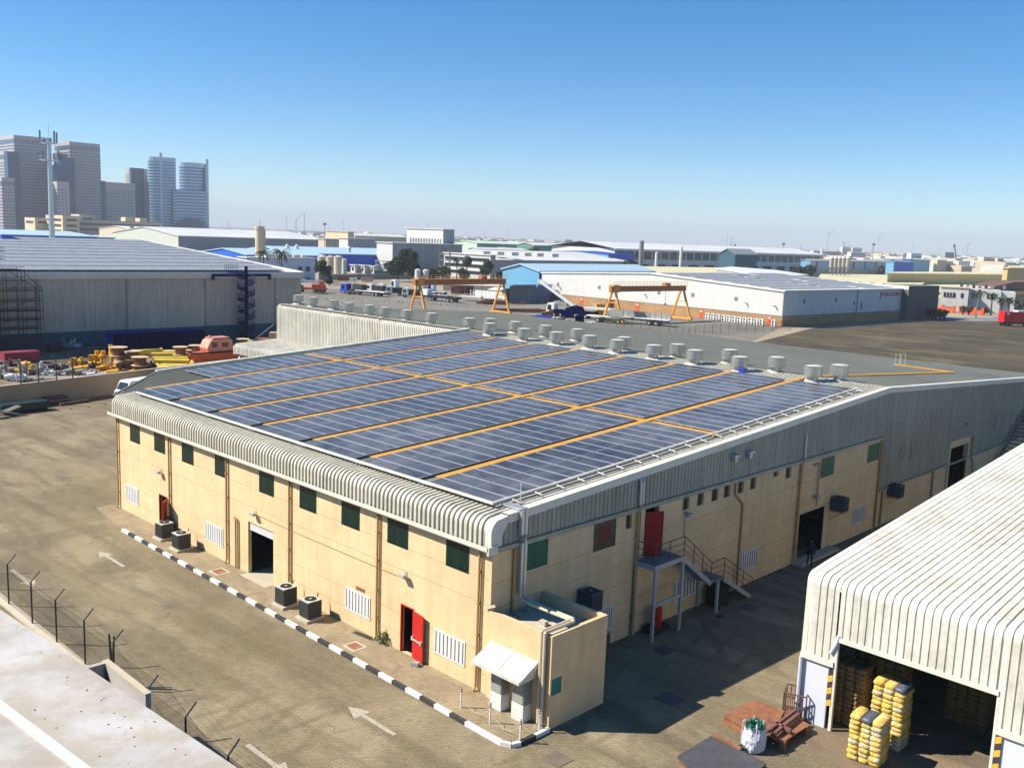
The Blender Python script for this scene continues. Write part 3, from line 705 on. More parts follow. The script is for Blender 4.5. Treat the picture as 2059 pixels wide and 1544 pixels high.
# ---------------- solar arrays
PP, PL = 1.06, 2.13
def make_panel():
    m = MB(); m.use('pv_glass'); m.box(0.012, PP-0.032, 0.012, PL-0.020, -0.03, 0.0)
    m.use('pv_frame'); wl, ws = 0.034, 0.011
    m.box(0.0, wl, 0, PL-0.008, -0.035, 0.005); m.box(PP-0.020-wl, PP-0.020, 0, PL-0.008, -0.035, 0.005)
    m.box(wl, PP-0.020-wl, 0, ws, -0.035, 0.005); m.box(wl, PP-0.020-wl, PL-0.008-ws, PL-0.008, -0.035, 0.005)
    m.use('steel'); m.box(wl, PP-0.020-wl, PL/2-0.006, PL/2+0.006, -0.01, 0.0015)
    return m
pm = make_panel().build('solar_panel'); pmesh = pm.data; bpy.data.objects.remove(pm)
AS = math.atan(S); cA = math.cos(AS)
def roofpt(u, y, dz=0): return Vector((0.9726+u*cA, y, 8.1194-0.03+u*math.sin(AS)+dz))
cols7 = 6
names = ['row nearest the gable edge', 'second row from the gable', 'third row from the gable', 'fourth row from the gable', 'fifth row from the gable', 'sixth row from the gable', 'seventh row from the gable', 'last row along the far verge']
for k in range(8):
    for b in range(2):
        u0 = 17.69*b; y0 = 1.20+5.0586*k; c0 = 0
        if k == 7 and b == 0: c0 = 6
        t = thing('solar_array', ('lower' if b == 0 else 'upper') + ' solar panel block, ' + names[k] + (', by the front eaves' if b == 0 else ', by the ridge ventilators'),
                  'solar array', roofpt(u0+c0*PP, y0), 0, 'solar arrays on the warehouse roof')
        for i in range(c0, 16):
            for r_ in range(2):
                o = bpy.data.objects.new('solar_panel', pmesh); COL.objects.link(o); o.parent = t
                o.location = ((i-c0)*PP*cA, r_*(PL+0.03), (i-c0)*PP*math.sin(AS)); o.rotation_euler = (0, -AS, 0)
        m = MB()
        for yy in (0.35, 1.75, 2.5, 3.9): m.beam((0, yy, -0.07), ((16-c0)*PP*cA-0.05, yy, -0.07+(16-c0)*PP*math.sin(AS)), 0.05, 0.06)
        m.build('mounting_rail', 'galv', t)
# orange grated walkways
def walkway(u0, u1, y0, y1, label, dz=-0.06):
    m = MB(); P = [roofpt(u0, y0, dz), roofpt(u1, y0, dz), roofpt(u1, y1, dz), roofpt(u0, y1, dz)]
    vs = P + [p + Vector((0, 0, 0.04)) for p in P]
    m.add(vs, [(0, 3, 2, 1), (4, 5, 6, 7), (0, 1, 5, 4), (1, 2, 6, 5), (2, 3, 7, 6), (3, 0, 4, 7)])
    o = m.build('roof_walkway', 'orange'); return tag(o, label, 'walkway', 'orange roof walkways')
for k in range(7):
    y0 = 1.20+5.0586*k+4.34
    walkway(1.06, 34.7 if k else 36.0, y0-0.02, y0+0.43, 'orange roof walkway along the near side of the ' + names[k+1])
walkway(17.0, 17.62, 1.0, 41.2, 'orange cross walkway running along the roof between lower and upper solar arrays', -0.12)
def slats(pts, wd, label):
    m = MB()
    for a, b in zip(pts, pts[1:]):
        a = Vector(a); b = Vector(b); d = (b-a).normalized(); n = Vector((-d.y, d.x, 0)).normalized()*wd/2
        m.beam(a+n, b+n, 0.06, 0.05); m.beam(a-n, b-n, 0.06, 0.05); L_ = (b-a).length; q = 0
        while q < L_: m.beam(a+d*q+n, a+d*q-n, 0.30, 0.03); q += 0.6
    return tag(m.build('roof_walkway', 'orange'), label, 'walkway', 'orange roof walkways')
def far_z(x): return ZR-S*(x-XR)+0.09
pa = gz(1700, 752, far_z(40)); pb = gz(1915, 745, far_z(60)); pc = gz(1800, 733, far_z(64))
slats([(38.6, 5.75, ZR+0.1), (pb.x, pb.y, far_z(pb.x)+.03), (pc.x, pc.y, far_z(pc.x)+.03)], 0.5, 'slatted orange walkway crossing the far grey roof slope to the hoop rails')
t = thing('roof_ladder_hoops', 'pair of white hoop rails at the far edge of the grey roof slope', 'roof rail', (pc.x, pc.y, far_z(pc.x)))
for dx in (0.0, 1.0):
    m = MB(); m.tube([(dx, 0, 0), (dx, 0, 1.0), (dx+0.5, -0.3, 1.0), (dx+0.5, -0.3, 0)], 0.022, 6); m.build('hoop', 'cream_sheet', t)
# rails and trays round the near edge of the array
m = MB(); m.beam(roofpt(-0.10, 0.9, 0.06), roofpt(-0.10, 35.0, 0.06), 0.12, 0.10)
tag(m.build('cable_tray', 'flashing'), 'long pale cable tray along the lower edge of the solar arrays above the curved eaves', 'cable tray')
t = thing('cable_ladder', 'white cable ladder following the gable edge beside the nearest solar row', 'cable tray', (0.9, 0.75, rz_(0.9)))
m = MB(); a = roofpt(0.0, 0.98, 0.05); b = roofpt(34.6, 0.98, 0.05); m.beam(a, b, 0.10, 0.09)
a2 = roofpt(0.4, 0.72, -0.03); b2 = roofpt(34.6, 0.72, -0.03); m.build('rail', 'white_sheet', t, world=True)
for k in range(24):
    m = MB(); a = roofpt(1.0+1.45*k, 0.98, 0.02); m.beam(a, a+Vector((0, -0.55, -0.05)), 0.06, 0.04); m.build('rung', 'white_sheet', t, world=True)
t = thing('lightning_rod', 'short white lightning rod standing on the roof edge near the corner', 'lightning rod', (2.15, 0.55, rz_(2.15)))
m = MB(); m.cyl((0, 0, 0), (0, 0, 0.95), 0.022, 0.012, n=6); m.ball((0, 0, 0.93), 0.035, n=8, m=5); m.build('rod', 'white_paint', t)
m = MB(); m.box(-0.16, 0.16, -0.1, 0.1, 0.05, 0.10); m.build('base', 'concrete', t)
tag(MB().box(0, 0.5, 0, 0.4, 0, 0.35).build('crate', 'blue_paint'), 'small blue crate on the roof among the ridge ventilators', 'crate').location = (gz(1495, 748, 10.1).x, gz(1495, 748, 10.1).y, ZR+0.05)
# ridge ventilators
def make_vent(lb):
    t = thing('roof_ventilator', lb, 'ventilator', (0, 0, 0), 0, 'round metal ventilators along the warehouse ridge')
    m = MB(); m.add([(-0.75, -0.75, -0.06), (0.75, -0.75, -0.06), (0.75, 0.75, -0.06), (-0.75, 0.75, -0.06), (-0.42, -0.42, 0.16), (0.42, -0.42, 0.16), (0.42, 0.42, 0.16), (-0.42, 0.42, 0.16)],
                    [(0, 1, 5, 4), (1, 2, 6, 5), (2, 3, 7, 6), (3, 0, 4, 7), (4, 5, 6, 7)]); m.build('base', 'white_sheet', t)
    m = MB(); m.cyl((0, 0, 0.1), (0, 0, 0.72), 0.40, 0.40, 24); m.build('throat', 'vent_metal', t, smooth=False)
    m = MB(); m.cyl((0, 0, 0.44), (0, 0, 1.20), 0.66, 0.66, 28, cap=False); m.cyl((0, 0, 0.44), (0, 0, 1.20), 0.63, 0.63, 28, cap=False)
    for z in (0.44, 1.19):
        m.cyl((0, 0, z), (0, 0, z+0.025), 0.68, 0.68, 28, cap=False)
    for i in range(28):
        a = 2*math.pi*i/28; b = 2*math.pi*(i+1)/28
        m.quad((0.63*math.cos(a), 0.63*math.sin(a), 0.5), (0.68*math.cos(a), 0.68*math.sin(a), 0.5), (0.68*math.cos(b), 0.68*math.sin(b), 0.5), (0.63*math.cos(b), 0.63*math.sin(b), 0.5))
    m.build('drum', 'vent_metal', t)
    m = MB(); m.cyl((0, 0, 1.13), (0, 0, 1.17), 0.62, 0.60, 28); m.cyl((0, 0, 1.17), (0, 0, 1.22), 0.60, 0.30, 28); m.build('cap', 'vent_cap', t)
    m = MB()
    for i in range(4):
        a = R(45+90*i); m.beam((0.38*math.cos(a), 0.38*math.sin(a), 0.62), (0.64*math.cos(a), 0.64*math.sin(a), 0.9), 0.03)
    m.build('bracket', 'galv', t)
    return t
VP = [(600,608),(629,614),(670,620),(700,627),(742,632),(773,638),(818,643),(867,650),(943,661),(985,658),(984,672),(1035,665),(1053,683),(1096,673),(1118,691),(1160,680),(1184,699),(1253,702),(1240,708),(1313,719),(1361,718),(1396,730),(1466,728),(1486,744),(1560,747),(1634,764),(1686,764)]
ordn = ['first', 'second', 'third', 'fourth', 'fifth', 'sixth', 'seventh', 'eighth', 'ninth', 'tenth', 'eleventh', 'twelfth', 'thirteenth', 'fourteenth', 'fifteenth', 'sixteenth', 'seventeenth', 'eighteenth', 'nineteenth', 'twentieth',
        'eighth from the right', 'seventh from the right', 'sixth from the right', 'fifth from the right', 'fourth from the right', 'third from the right', 'second from the right']
v0 = None
wing = ['leftmost of all', 'second from the left end', 'third from the left end', 'fourth from the left end', 'fifth from the left end', 'fifth before the solar roof begins'.replace('fifth', 'third'), 'second before the solar roof begins', 'last one before the solar roof begins']
for i, (px, py) in enumerate(VP):
    p = gz(px, py, 10.02); x = p.x; y = p.y; zz = ZR-S*abs(x-XR)
    if i < 8: lb = 'round grey ventilator above the tall white corrugated facade, ' + wing[i]
    else:
        k = len(VP)-i
        tail = {1: 'nearest the gable at the right end of the row', 2: 'beside the orange walkway head, second from the right end', 3: 'third from the right end, by the white ribbed strip', 4: 'fourth from the right end, next to the small blue crate'}.get(k, ordn[i-8] + ' from the left along the solar roof')
        lb = 'round silver ridge ventilator ' + tail
    if v0 is None: v0 = make_vent(lb); v0.location = (x, y, zz); v0.rotation_euler = (0, 0, 0.3); last = v0
    else: dup(v0, (x, y, zz), random.uniform(0, 6), lb)
# ================================================================ near props
def make_ac(name, lb, loc, rz, pad=True, mn='ac_dark', group='condenser units outside the warehouse', bracket=False, s=1.0):
    t = thing(name, lb, 'air conditioner', loc, rz, group)
    z = 0.14 if pad else 0.0
    if pad:
        m = MB(); m.box(-0.55, 0.50, -0.52, 0.52, -0.02, 0.13); m.build('pad', 'concrete', t, bevel=0.01)
    if bracket:
        m = MB(); m.box(-0.4, 0.5, -0.38, -0.33, -0.07, 0); m.box(-0.4, 0.5, 0.33, 0.38, -0.07, 0); m.beam((-0.3, 0.35, -0.05), (0.5, 0.35, -0.6), 0.04); m.beam((-0.3, -0.35, -0.05), (0.5, -0.35, -0.6), 0.04); m.build('bracket', 'pipe_tan', t)
    w_ = 0.40*s; h = 0.86*s
    m = MB(); m.box(-w_, w_, -w_, w_, z+0.03, z+h)
    n = 13
    for i in range(n):
        q = -w_+2*w_*(i+0.5)/n
        m.box(q-0.012, q+0.012, -w_-0.012, -w_, z+0.06, z+h-0.06); m.box(-w_-0.012, -w_, q-0.012, q+0.012, z+0.06, z+h-0.06)
    c = m.build('casing', mn, t)
    m = MB(); m.box(-w_-0.015, w_+0.015, -w_-0.015, w_+0.015, z+h, z+h+0.035); m.build('top_plate', 'ac_top' if mn == 'ac_dark' else mn, t, bevel=0.008)
    m = MB(); m.use('dark'); m.cyl((0, 0, z+h+0.03), (0, 0, z+h+0.042), 0.30*s, n=24)
    m.use('ac_dark')
    for r_ in (0.29, 0.22, 0.15):
        for i in range(20):
            a, b = 2*math.pi*i/20, 2*math.pi*(i+1)/20
            m.beam((r_*s*math.cos(a), r_*s*math.sin(a), z+h+0.052), (r_*s*math.cos(b), r_*s*math.sin(b), z+h+0.052), 0.012)
    m.use('ac_top'); m.cyl((0, 0, z+h+0.045), (0, 0, z+h+0.06), 0.07, n=10)
    m.build('fan', None, t)
    m = MB(); m.tube([(w_, 0.2, z+0.2), (w_+0.14, 0.2, z+0.12), (w_+0.16, 0.2, z+0.9), (w_+0.20, 0.2, z+1.0)], 0.025, 6); m.build('pipe', 'slot_dark', t)
    return t
a1 = gz(331, 1082, 0.1); a2 = gz(365, 1104, 0.1); a3 = gz(575, 1216, 0.1); a4 = gz(624, 1243, 0.1)
make_ac('condenser_unit', 'grey cube condenser unit on a pad, farthest, beside the dark red door', (a1.x, a1.y, 0.1), 0.05)
make_ac('condenser_unit', 'grey cube condenser unit on a pad, second from the far end of the front', (a2.x, a2.y, 0.1), 0.02)
make_ac('condenser_unit', 'grey cube condenser unit on a concrete pad just right of the roller door', (a3.x, a3.y, 0.1), 0.04)
make_ac('condenser_unit', 'grey cube condenser unit on a pad, nearest to the camera along the front wall', (a4.x, a4.y, 0.1), 0.0)
p = gy(1185, 1215, -0.5); make_ac('wall_condenser', 'dark blue condenser unit mounted on the shaded wall behind the annex roof', (p.x, -0.55, 2.55), R(90), False, 'ac_blue', 'condenser units on the shaded gable wall', True)
p = gy(1232, 1265, -0.5); make_ac('wall_condenser', 'grey condenser unit low on the wall, half hidden behind the annex', (6.6, -0.6, 0.45), R(90), False, 'ac_dark', 'condenser units on the shaded gable wall', True)
make_ac('wall_condenser', 'dark blue condenser unit on a bracket just right of the large dark doorway', (gy(1687, 1025, -0.5).x, -0.55, gy(1687, 1026, -0.5).z), R(90), False, 'ac_blue', 'condenser units on the shaded gable wall', True)
make_ac('wall_condenser', 'dark blue condenser unit on a bracket beneath the lowered edge of the grey cladding', (gy(1800, 998, -0.5).x, -0.55, gy(1800, 998, -0.5).z), R(90), False, 'ac_blue', 'condenser units on the shaded gable wall', True)
m = MB(); m.tube([(-0.35, 5.0+3.9, 0.16), (-0.3, 8.2, 0.2), (-0.22, 7.6, 0.18)], 0.03, 6); m.tube([(-0.45, 8.9, 0.14), (-0.4, 8.2, 0.15), (-0.3, 7.6, 0.14)], 0.025, 6)
tag(m.build('refrigerant_pipe', 'slot_dark'), 'dark pipes lying along the wall foot between condenser unit and downpipe', 'pipe')
# bollards and rope
bp = [gz(927, 1422, 0.1), gz(985, 1454, 0.1), gz(1046, 1489, 0.1), gz(1084, 1467, 0.1)]
bl = ['farthest from the kerb corner', 'second along the pavement, in front of the left cabinet', 'right at the rounded kerb corner', 'against the annex wall by the corner duct']
for i, p in enumerate(bp):
    t = thing('bollard', 'thin white bollard with black bands, ' + bl[i], 'bollard', (p.x, p.y, 0.10), 0, 'white bollards at the kerb corner')
    m = MB(); m.cyl((0, 0, 0), (0, 0, 0.88), 0.035, n=10); m.build('post', 'kerb_white', t)
    m = MB()
    for z in (0.70, 0.79): m.cyl((0, 0, z), (0, 0, z+0.04), 0.045, n=10)
    m.cyl((0, 0, 0.88), (0, 0, 0.91), 0.03, 0.01, n=10); m.build('band', 'kerb_black', t)
for i in range(3):
    a = Vector((bp[i].x, bp[i].y, 0.72)); b = Vector((bp[i+1].x, bp[i+1].y, 0.72)); m = MB(); pts = []
    for k in range(11):
        q = k/10; pts.append(a.lerp(b, q) - Vector((0, 0, 0.50*4*q*(1-q))))
    m.tube(pts, 0.010, 5)
    tag(m.build('rope', 'pipe_cream'), ['sagging pale rope between the two bollards farthest from the corner', 'sagging pale rope between the middle bollard and the kerb corner bollard', 'sagging rope from the kerb corner bollard to the one by the wall'][i], 'rope', 'ropes between bollards')
C_('manhole_dim', (0.16, 0.13, 0.09), rough=0.9, var=0.2)
# manholes, block, shrub
def manhole(px, py, z, sx, sy, lb, border='concrete', lid='rust'):
    p = gz(px, py, z); t = thing('manhole_cover', lb, 'manhole cover', (p.x, p.y, z))
    m = MB(); 
    if border:
        m.box(-sx/2-0.12, sx/2+0.12, -sy/2-0.12, sy/2+0.12, 0.0, 0.012); m.build('frame', border, t); m = MB()
    m.box(-sx/2, sx/2, -sy/2, sy/2, 0.0, 0.020)
    m.build('lid', lid, t)
manhole(441, 1149, 0.1, 0.62, 0.75, 'rusty square manhole cover with pale border near the roller door')
manhole(713, 1299, 0.1, 0.55, 0.65, 'rusty square manhole cover with pale border near the green shrub')
manhole(1808-1808+1505, 1221, 0.0, 0.9, 0.8, 'dark square manhole cover in the shade beyond the staircase foot', None, 'plate_grey')
manhole(1335, 1307, 0.0, 0.9, 0.8, 'dark square manhole cover in the shade near the staircase posts', None, 'plate_grey')
manhole(1345, 1405, 0.0, 0.9, 1.0, 'dark square manhole cover inside the building shadow edge', None, 'plate_grey')
manhole(1120, 1526, 0.0, 0.9, 0.9, 'worn dark manhole patch in the paving beyond the kerb corner', None, 'manhole_dim')
p = gz(835, 1338, 0.1); m = MB(); m.box(-0.13, 0.13, -0.18, 0.18, 0, 0.18); o = m.build('concrete_block', 'concrete_grey', bevel=0.01); o.location = (p.x, p.y, 0.1); o.rotation_euler = (0, 0, 0.4)
tag(o, 'small grey concrete block on the pavement holding the red door area', 'block')
o['label'] = 'small grey concrete block on the pavement in front of the open red door'
def leafcloud(m, c, rx, ry, rz, n, s, rnd):
    for _ in range(n):
        while True:
            v = Vector((rnd.uniform(-1, 1), rnd.uniform(-1, 1), rnd.uniform(-1, 1)))
            if 0.25 < v.length < 1: break
        p = Vector((c[0]+v.x*rx, c[1]+v.y*ry, c[2]+v.z*rz))
        a = Vector((rnd.gauss(0, 1), rnd.gauss(0, 1), rnd.gauss(0, 1))).normalized(); b = a.orthogonal().normalized()
        b = (Matrix.Rotation(rnd.uniform(0, 6.28), 3, a) @ b); q = s*rnd.uniform(0.5, 1.3)
        m.quad(p-b*q, p+a.cross(b)*q*0.5, p+b*q, p-a.cross(b)*q*0.5)
rnd = random.Random(3)
p = gz(762, 1296, 0.1); t = thing('shrub', 'small bright green shrub growing at the wall foot below a downpipe', 'shrub', (p.x+0.25, p.y, 0.1))
m = MB(); leafcloud(m, (0, 0, 0.28), 0.34, 0.42, 0.30, 420, 0.05, rnd); leafcloud(m, (0.05, -0.1, 0.5), 0.12, 0.12, 0.26, 80, 0.05, rnd); m.build('foliage', 'shrub', t)
m = MB()
for i in range(6): m.beam((0, 0, 0), (rnd.uniform(-.25, .25), rnd.uniform(-.3, .3), 0.4), 0.012)
m.build('stem', 'bark', t)

# ---------------- external staircase
St = thing('staircase', 'grey steel external staircase with landing below the open red upper door', 'staircase', (10.6, -0.6, 0))
yo, yi = -1.25, -0.08
def W(name, mb, mn, b=0): return mb.build(name, mn, St, world=True, bevel=b)
m = MB(); m.box(9.9, 12.35, yo, yi, 3.78, 3.86); W('landing', m, 'steel')
m = MB(); m.box(15.0, 16.35, yo, yi, 1.78, 1.86); W('landing', m, 'steel')
m = MB(); m.box(9.85, 12.4, yo-0.05, yo, 3.66, 3.90); m.box(9.85, 9.9, yo, yi, 3.66, 3.9); W('landing_beam', m, 'steel_pale')
def flight(xa, za, xb, zb, n):
    for y in (yo, yi):
        mm = MB(); mm.beam((xa, y, za-0.08), (xb, y, zb-0.08), 0.05, 0.24); W('stringer', mm, 'steel_pale')
    for i in range(n):
        q = (i+0.5)/n; x = xa+(xb-xa)*q; z = za+(zb-za)*(i+1)/(n+1); mm = MB(); mm.box(x-0.13, x+0.13, yo+0.03, yi-0.03, z-0.03, z); W('tread', mm, 'steel')
flight(12.35, 3.82, 15.05, 1.86, 10); flight(16.3, 1.84, 19.4, 0.0, 9)
for x, y, h in ((10.0, yo, 3.7), (12.3, yo, 3.7), (10.0, yi, 3.7), (15.75, yo, 1.8), (15.75, yi, 1.8)):
    m = MB(); m.box(x-0.08, x+0.08, y-0.06, y+0.06, 0, h); W('post', m, 'steel_pale')
m = MB(); m.box(10.0, 12.3, yo-0.03, yo+0.03, 1.75, 1.95); W('tie_beam', m, 'steel_pale')
for zo in (1.05, 0.70, 0.38):
    r_ = 0.026 if zo > 1 else 0.016
    m = MB(); m.tube([(9.9, yi, 3.86+zo), (9.9, yo, 3.86+zo), (12.35, yo, 3.86+zo), (15.05, yo, 1.88+zo), (16.3, yo, 1.88+zo), (19.35, yo, 0.05+zo)], r_, 6); W('handrail', m, 'rust_rail')
for x, z in ((9.9, 3.86), (11.1, 3.86), (12.35, 3.86), (13.25, 3.2), (14.15, 2.55), (15.05, 1.88), (16.3, 1.88), (17.3, 1.28), (18.35, 0.65), (19.35, 0.05)):
    m = MB(); m.beam((x, yo, z-0.1), (x, yo, z+1.05), 0.035); W('baluster', m, 'rust_rail')
# second staircase at the far end of the gable
S2 = thing('staircase', 'dark steel staircase at the far end of the grey gable wall, cropped by the frame', 'staircase', (66, -0.8, 0))
def W2(name, mb, mn): return mb.build(name, mn, S2, world=True)
m = MB(); m.box(68.5, 72, -1.5, -0.1, 4.2, 4.3); W2('landing', m, 'steel')
for i in range(14):
    x = 61.5+i*0.5; m = MB(); m.box(x-0.2, x+0.2, -1.5, -0.2, 0.25+i*0.29, 0.29+i*0.29); W2('tread', m, 'steel')
for y in (-1.5, -0.15):
    m = MB(); m.beam((61.2, y, 0.1), (68.6, y, 4.2), 0.06, 0.25); W2('stringer', m, 'steel')
    m = MB(); m.tube([(61.2, y, 1.2), (68.6, y, 5.3), (72, y, 5.3)], 0.03, 6); m.tube([(61.2, y, 0.7), (68.6, y, 4.8), (72, y, 4.8)], 0.02, 6); W2('handrail', m, 'rust_rail')
m = MB(); m.box(69, 70.2, -0.16, -0.10, 4.3, 6.6); m.build('door', 'rust', Wh)
# clutter under the stairs
t = thing('trash_skip', 'black wheeled bin standing in the shade under the stair flight', 'bin', (gz(1437, 1215).x, -0.7, 0))
m = MB(); m.box(-0.55, 0.55, -0.4, 0.4, 0.12, 1.05); m.build('body', 'dark', t, bevel=0.04)
m = MB(); m.box(-0.6, 0.6, -0.44, 0.44, 1.05, 1.12); m.build('lid', 'slot_dark', t, bevel=0.02)
for s_ in (-0.4, 0.4):
    m = MB(); m.cyl((s_, -0.42, 0.1), (s_, -0.34, 0.1), 0.1, n=10); m.build('wheel', 'tyre', t)
t = thing('fire_hose_reel', 'red cylinder drum on a dark base beneath the stair landing', 'drum', (gz(1320, 1275, 0).x+0.3, -0.55, 0))
m = MB(); m.cyl((0, 0, 0.3), (0, 0, 1.25), 0.3, n=16); m.build('body', 'red_door', t)
m = MB(); m.box(-0.6, 0.7, -0.4, 0.4, 0, 0.3); m.build('base', 'cloth_dark', t, bevel=0.03)
p = gz(1448, 1240); t = thing('floor_scrap', 'small dark red rag lying on the ground beside the middle stair post', 'rag', (p.x, p.y, 0))
m = MB(); m.ball((0, 0, 0.05), 0.28, 1, 0.6, 0.25, 8, 5); m.build('cloth', 'maroon', t)

# ---------------- person walking out of the large doorway
def person(loc, rz):
    t = thing('person', 'person in dark clothes stepping away from the large shaded doorway', 'person', loc, rz)
    V = {}; vs = []; es = []; rd = []
    def v(n, x, y, z, r): V[n] = len(vs); vs.append((x, y, z)); rd.append(r); return V[n]
    def e(a, b): es.append((V[a], V[b]))
    v('pel', 0, 0, 0.95, 0.15); v('belly', 0.01, 0, 1.12, 0.14); v('chest', 0.03, 0, 1.33, 0.16); v('neck', 0.05, 0, 1.50, 0.065); v('head', 0.07, 0, 1.63, 0.095); v('crown', 0.06, 0, 1.72, 0.07)
    for s, n in ((1, 'l'), (-1, 'r')):
        v('hip'+n, 0, 0.10*s, 0.90, 0.10); v('kn'+n, 0.16*s+0.05, 0.11*s, 0.50, 0.065); v('an'+n, 0.20*s-0.05, 0.11*s, 0.09 + (0.06 if s < 0 else 0), 0.045); v('to'+n, 0.20*s+0.13, 0.12*s, 0.04, 0.04)
        v('sh'+n, 0.03, 0.20*s, 1.43, 0.065); v('el'+n, -0.08*s, 0.27*s, 1.16, 0.045); v('wr'+n, -0.08*s+0.16, 0.26*s, 0.95, 0.03)
        e('pel', 'hip'+n); e('hip'+n, 'kn'+n); e('kn'+n, 'an'+n); e('an'+n, 'to'+n); e('chest', 'sh'+n); e('sh'+n, 'el'+n); e('el'+n, 'wr'+n)
    for a, b in (('pel', 'belly'), ('belly', 'chest'), ('chest', 'neck'), ('neck', 'head'), ('head', 'crown')): e(a, b)
    for s, n in ((1, 'l'), (-1, 'r')):
        w_ = vs[V['wr'+n]]
        for k in range(5):
            fx = w_[0]+0.08+0.005*k; fy = w_[1]+(k-2)*0.02
            a = v('f%s%d' % (n, k), w_[0]+0.05, w_[1]+(k-2)*0.016, w_[2]-0.05, 0.010); b = v('g%s%d' % (n, k), fx, fy, w_[2]-0.11-(0.01 if k == 2 else 0), 0.008)
            es.append((V['wr'+n], a)); es.append((a, b))
    me = bpy.data.meshes.new('body'); me.from_pydata(vs, es, []); me.update(); me.materials.append(M['cloth_dark'])
    o = bpy.data.objects.new('body', me); COL.objects.link(o); o.parent = t
    sk = o.modifiers.new('skin', 'SKIN'); sk.use_smooth_shade = True
    for i, q in enumerate(rd): me.skin_vertices[0].data[i].radius = (q, q)
    me.skin_vertices[0].data[0].use_root = True
    ss = o.modifiers.new('sub', 'SUBSURF'); ss.levels = 1; ss.render_levels = 1
    m = MB(); m.ball((0.06, 0, 1.70), 0.11, 1, 0.95, 0.75, 10, 6); m.build('hair', 'dark', t, smooth=True)
    m = MB(); m.ball((0.10, 0, 1.63), 0.085, 0.9, 0.85, 1.15, 10, 8); m.ball((0.185, 0, 1.625), 0.018, n=6, m=4); m.build('face', 'skin', t, smooth=True)
    return t
p = gz(1627, 1138); person((p.x, p.y, 0), R(205))

# ================================================================ right hand shed
x0, yA, yB = 8.5, -9.8, -24.0
Rs = thing('shed', 'white ribbed metal shed with rounded eaves and a wide open dark doorway', 'shed', (0, 0, 0))
def rsz(x): return 6.38+0.0705*(x-9.3)
ep2 = [(x0, 2.95), (x0, 5.90)]
for i in range(1, 9):
    t_ = math.pi/2*i/8; ep2.append((x0+0.42*(1-math.cos(t_)), 5.90+0.42*math.sin(t_)))
ep2 += [(10, rsz(10)), (30, rsz(30)), (52, rsz(52))]
def shed_sheet(ya, yb, path):
    return ribbed(path, ya, yb, pitch=0.305, h=0.052, top=0.248, sl=0.008, name='roof_sheet', material='white_sheet', parent=Rs)
shed_sheet(-11.3, yA-0.15, ep2)
ep3 = [(x0, 3.95)] + ep2[1:]; shed_sheet(-17.27, -11.31, ep3)
ep4 = [(x0, 2.65)] + ep2[1:]; shed_sheet(-24.0, -17.28, ep4)
m = MB(); prof = [(x0-0.03, 2.95)] + [(x, z+0.03) for x, z in ep2[1:]] + [(52, rsz(52)-0.35), (9.3, 6.0), (x0+0.4, 5.6), (x0+0.4, 2.95)]
m.extr(prof, yA-0.17, yA+0.04, 'y'); m.build('verge_capping', 'flashing', Rs)
m = MB(); m.box(x0+0.1, 52, yA-0.12, yA-0.06, 0, 6.2); m.build('wall', 'concrete_grey', Rs)
m = MB(); m.box(x0-0.10, x0+0.02, -17.35, -11.22, 3.84, 4.02); m.box(x0-0.06, x0+0.08, -11.32, -11.20, 0, 3.84); m.box(x0-0.06, x0+0.08, -17.40, -17.30, 0, 3.84); m.build('door_frame', 'flashing', Rs)
m = MB(); m.box(x0-0.12, x0+0.02, -11.2, yA+0.03, 2.72, 2.95); m.build('sill_flashing', 'flashing', Rs)
m = MB(); m.box(x0-0.12, x0+0.02, -24, -17.4, 2.42, 2.65); m.build('sill_flashing', 'flashing', Rs)
m = MB(); m.box(x0, x0+0.1, -11.0, yA, 0, 2.72); m.build('lower_panel', 'panel_white', Rs)
m = MB(); m.box(x0, x0+0.1, -24, -17.5, 0, 2.42); m.build('lower_panel', 'panel_white', Rs)
m = MB(); m.tube([(x0-0.12, yA-0.02, 2.75), (x0-0.12, yA-0.02, 0.05)], 0.07); m.tube([(x0-0.1, -11.05, 3.3), (x0-0.1, -11.25, 3.75), (x0-0.05, -11.3, 4.1)], 0.07); m.build('downpipe', 'panel_white', Rs)
for yy in (-11.02, -17.42):
    s_ = 1 if yy > -15 else -1
    m = MB()
    for i in range(6):
        m.use('hazard_yellow' if i % 2 == 0 else 'kerb_black')
        m.quad((x0-0.075, yy, 1.0+0.26*i), (x0-0.075, yy-0.20*1, 1.0+0.26*i+0.1), (x0-0.075, yy-0.20, 1.26+0.26*i+0.1), (x0-0.075, yy, 1.26+0.26*i))
    m.build('hazard_stripe', None, Rs)
m = MB(); m.box(x0+0.3, 50, -40, -39.8, 0, 6); m.box(50, 50.2, -40, yA, 0, 6); m.quad((x0, -40, 6.4), (52, -40, 8.9), (52, -24, 9.4), (x0+0.6, -24, 6.35)); m.build('wall', 'concrete_grey', Rs)
for (a, b, c, d) in ((1500, 1050, 1560, 1090),):
    pass
def on_roof(px, py):
    d = ray(px, py); k = 0.0705; t_ = (6.38+k*(CC.x-9.3)-CC.z)/(d.z-k*d.x); return CC+d*t_
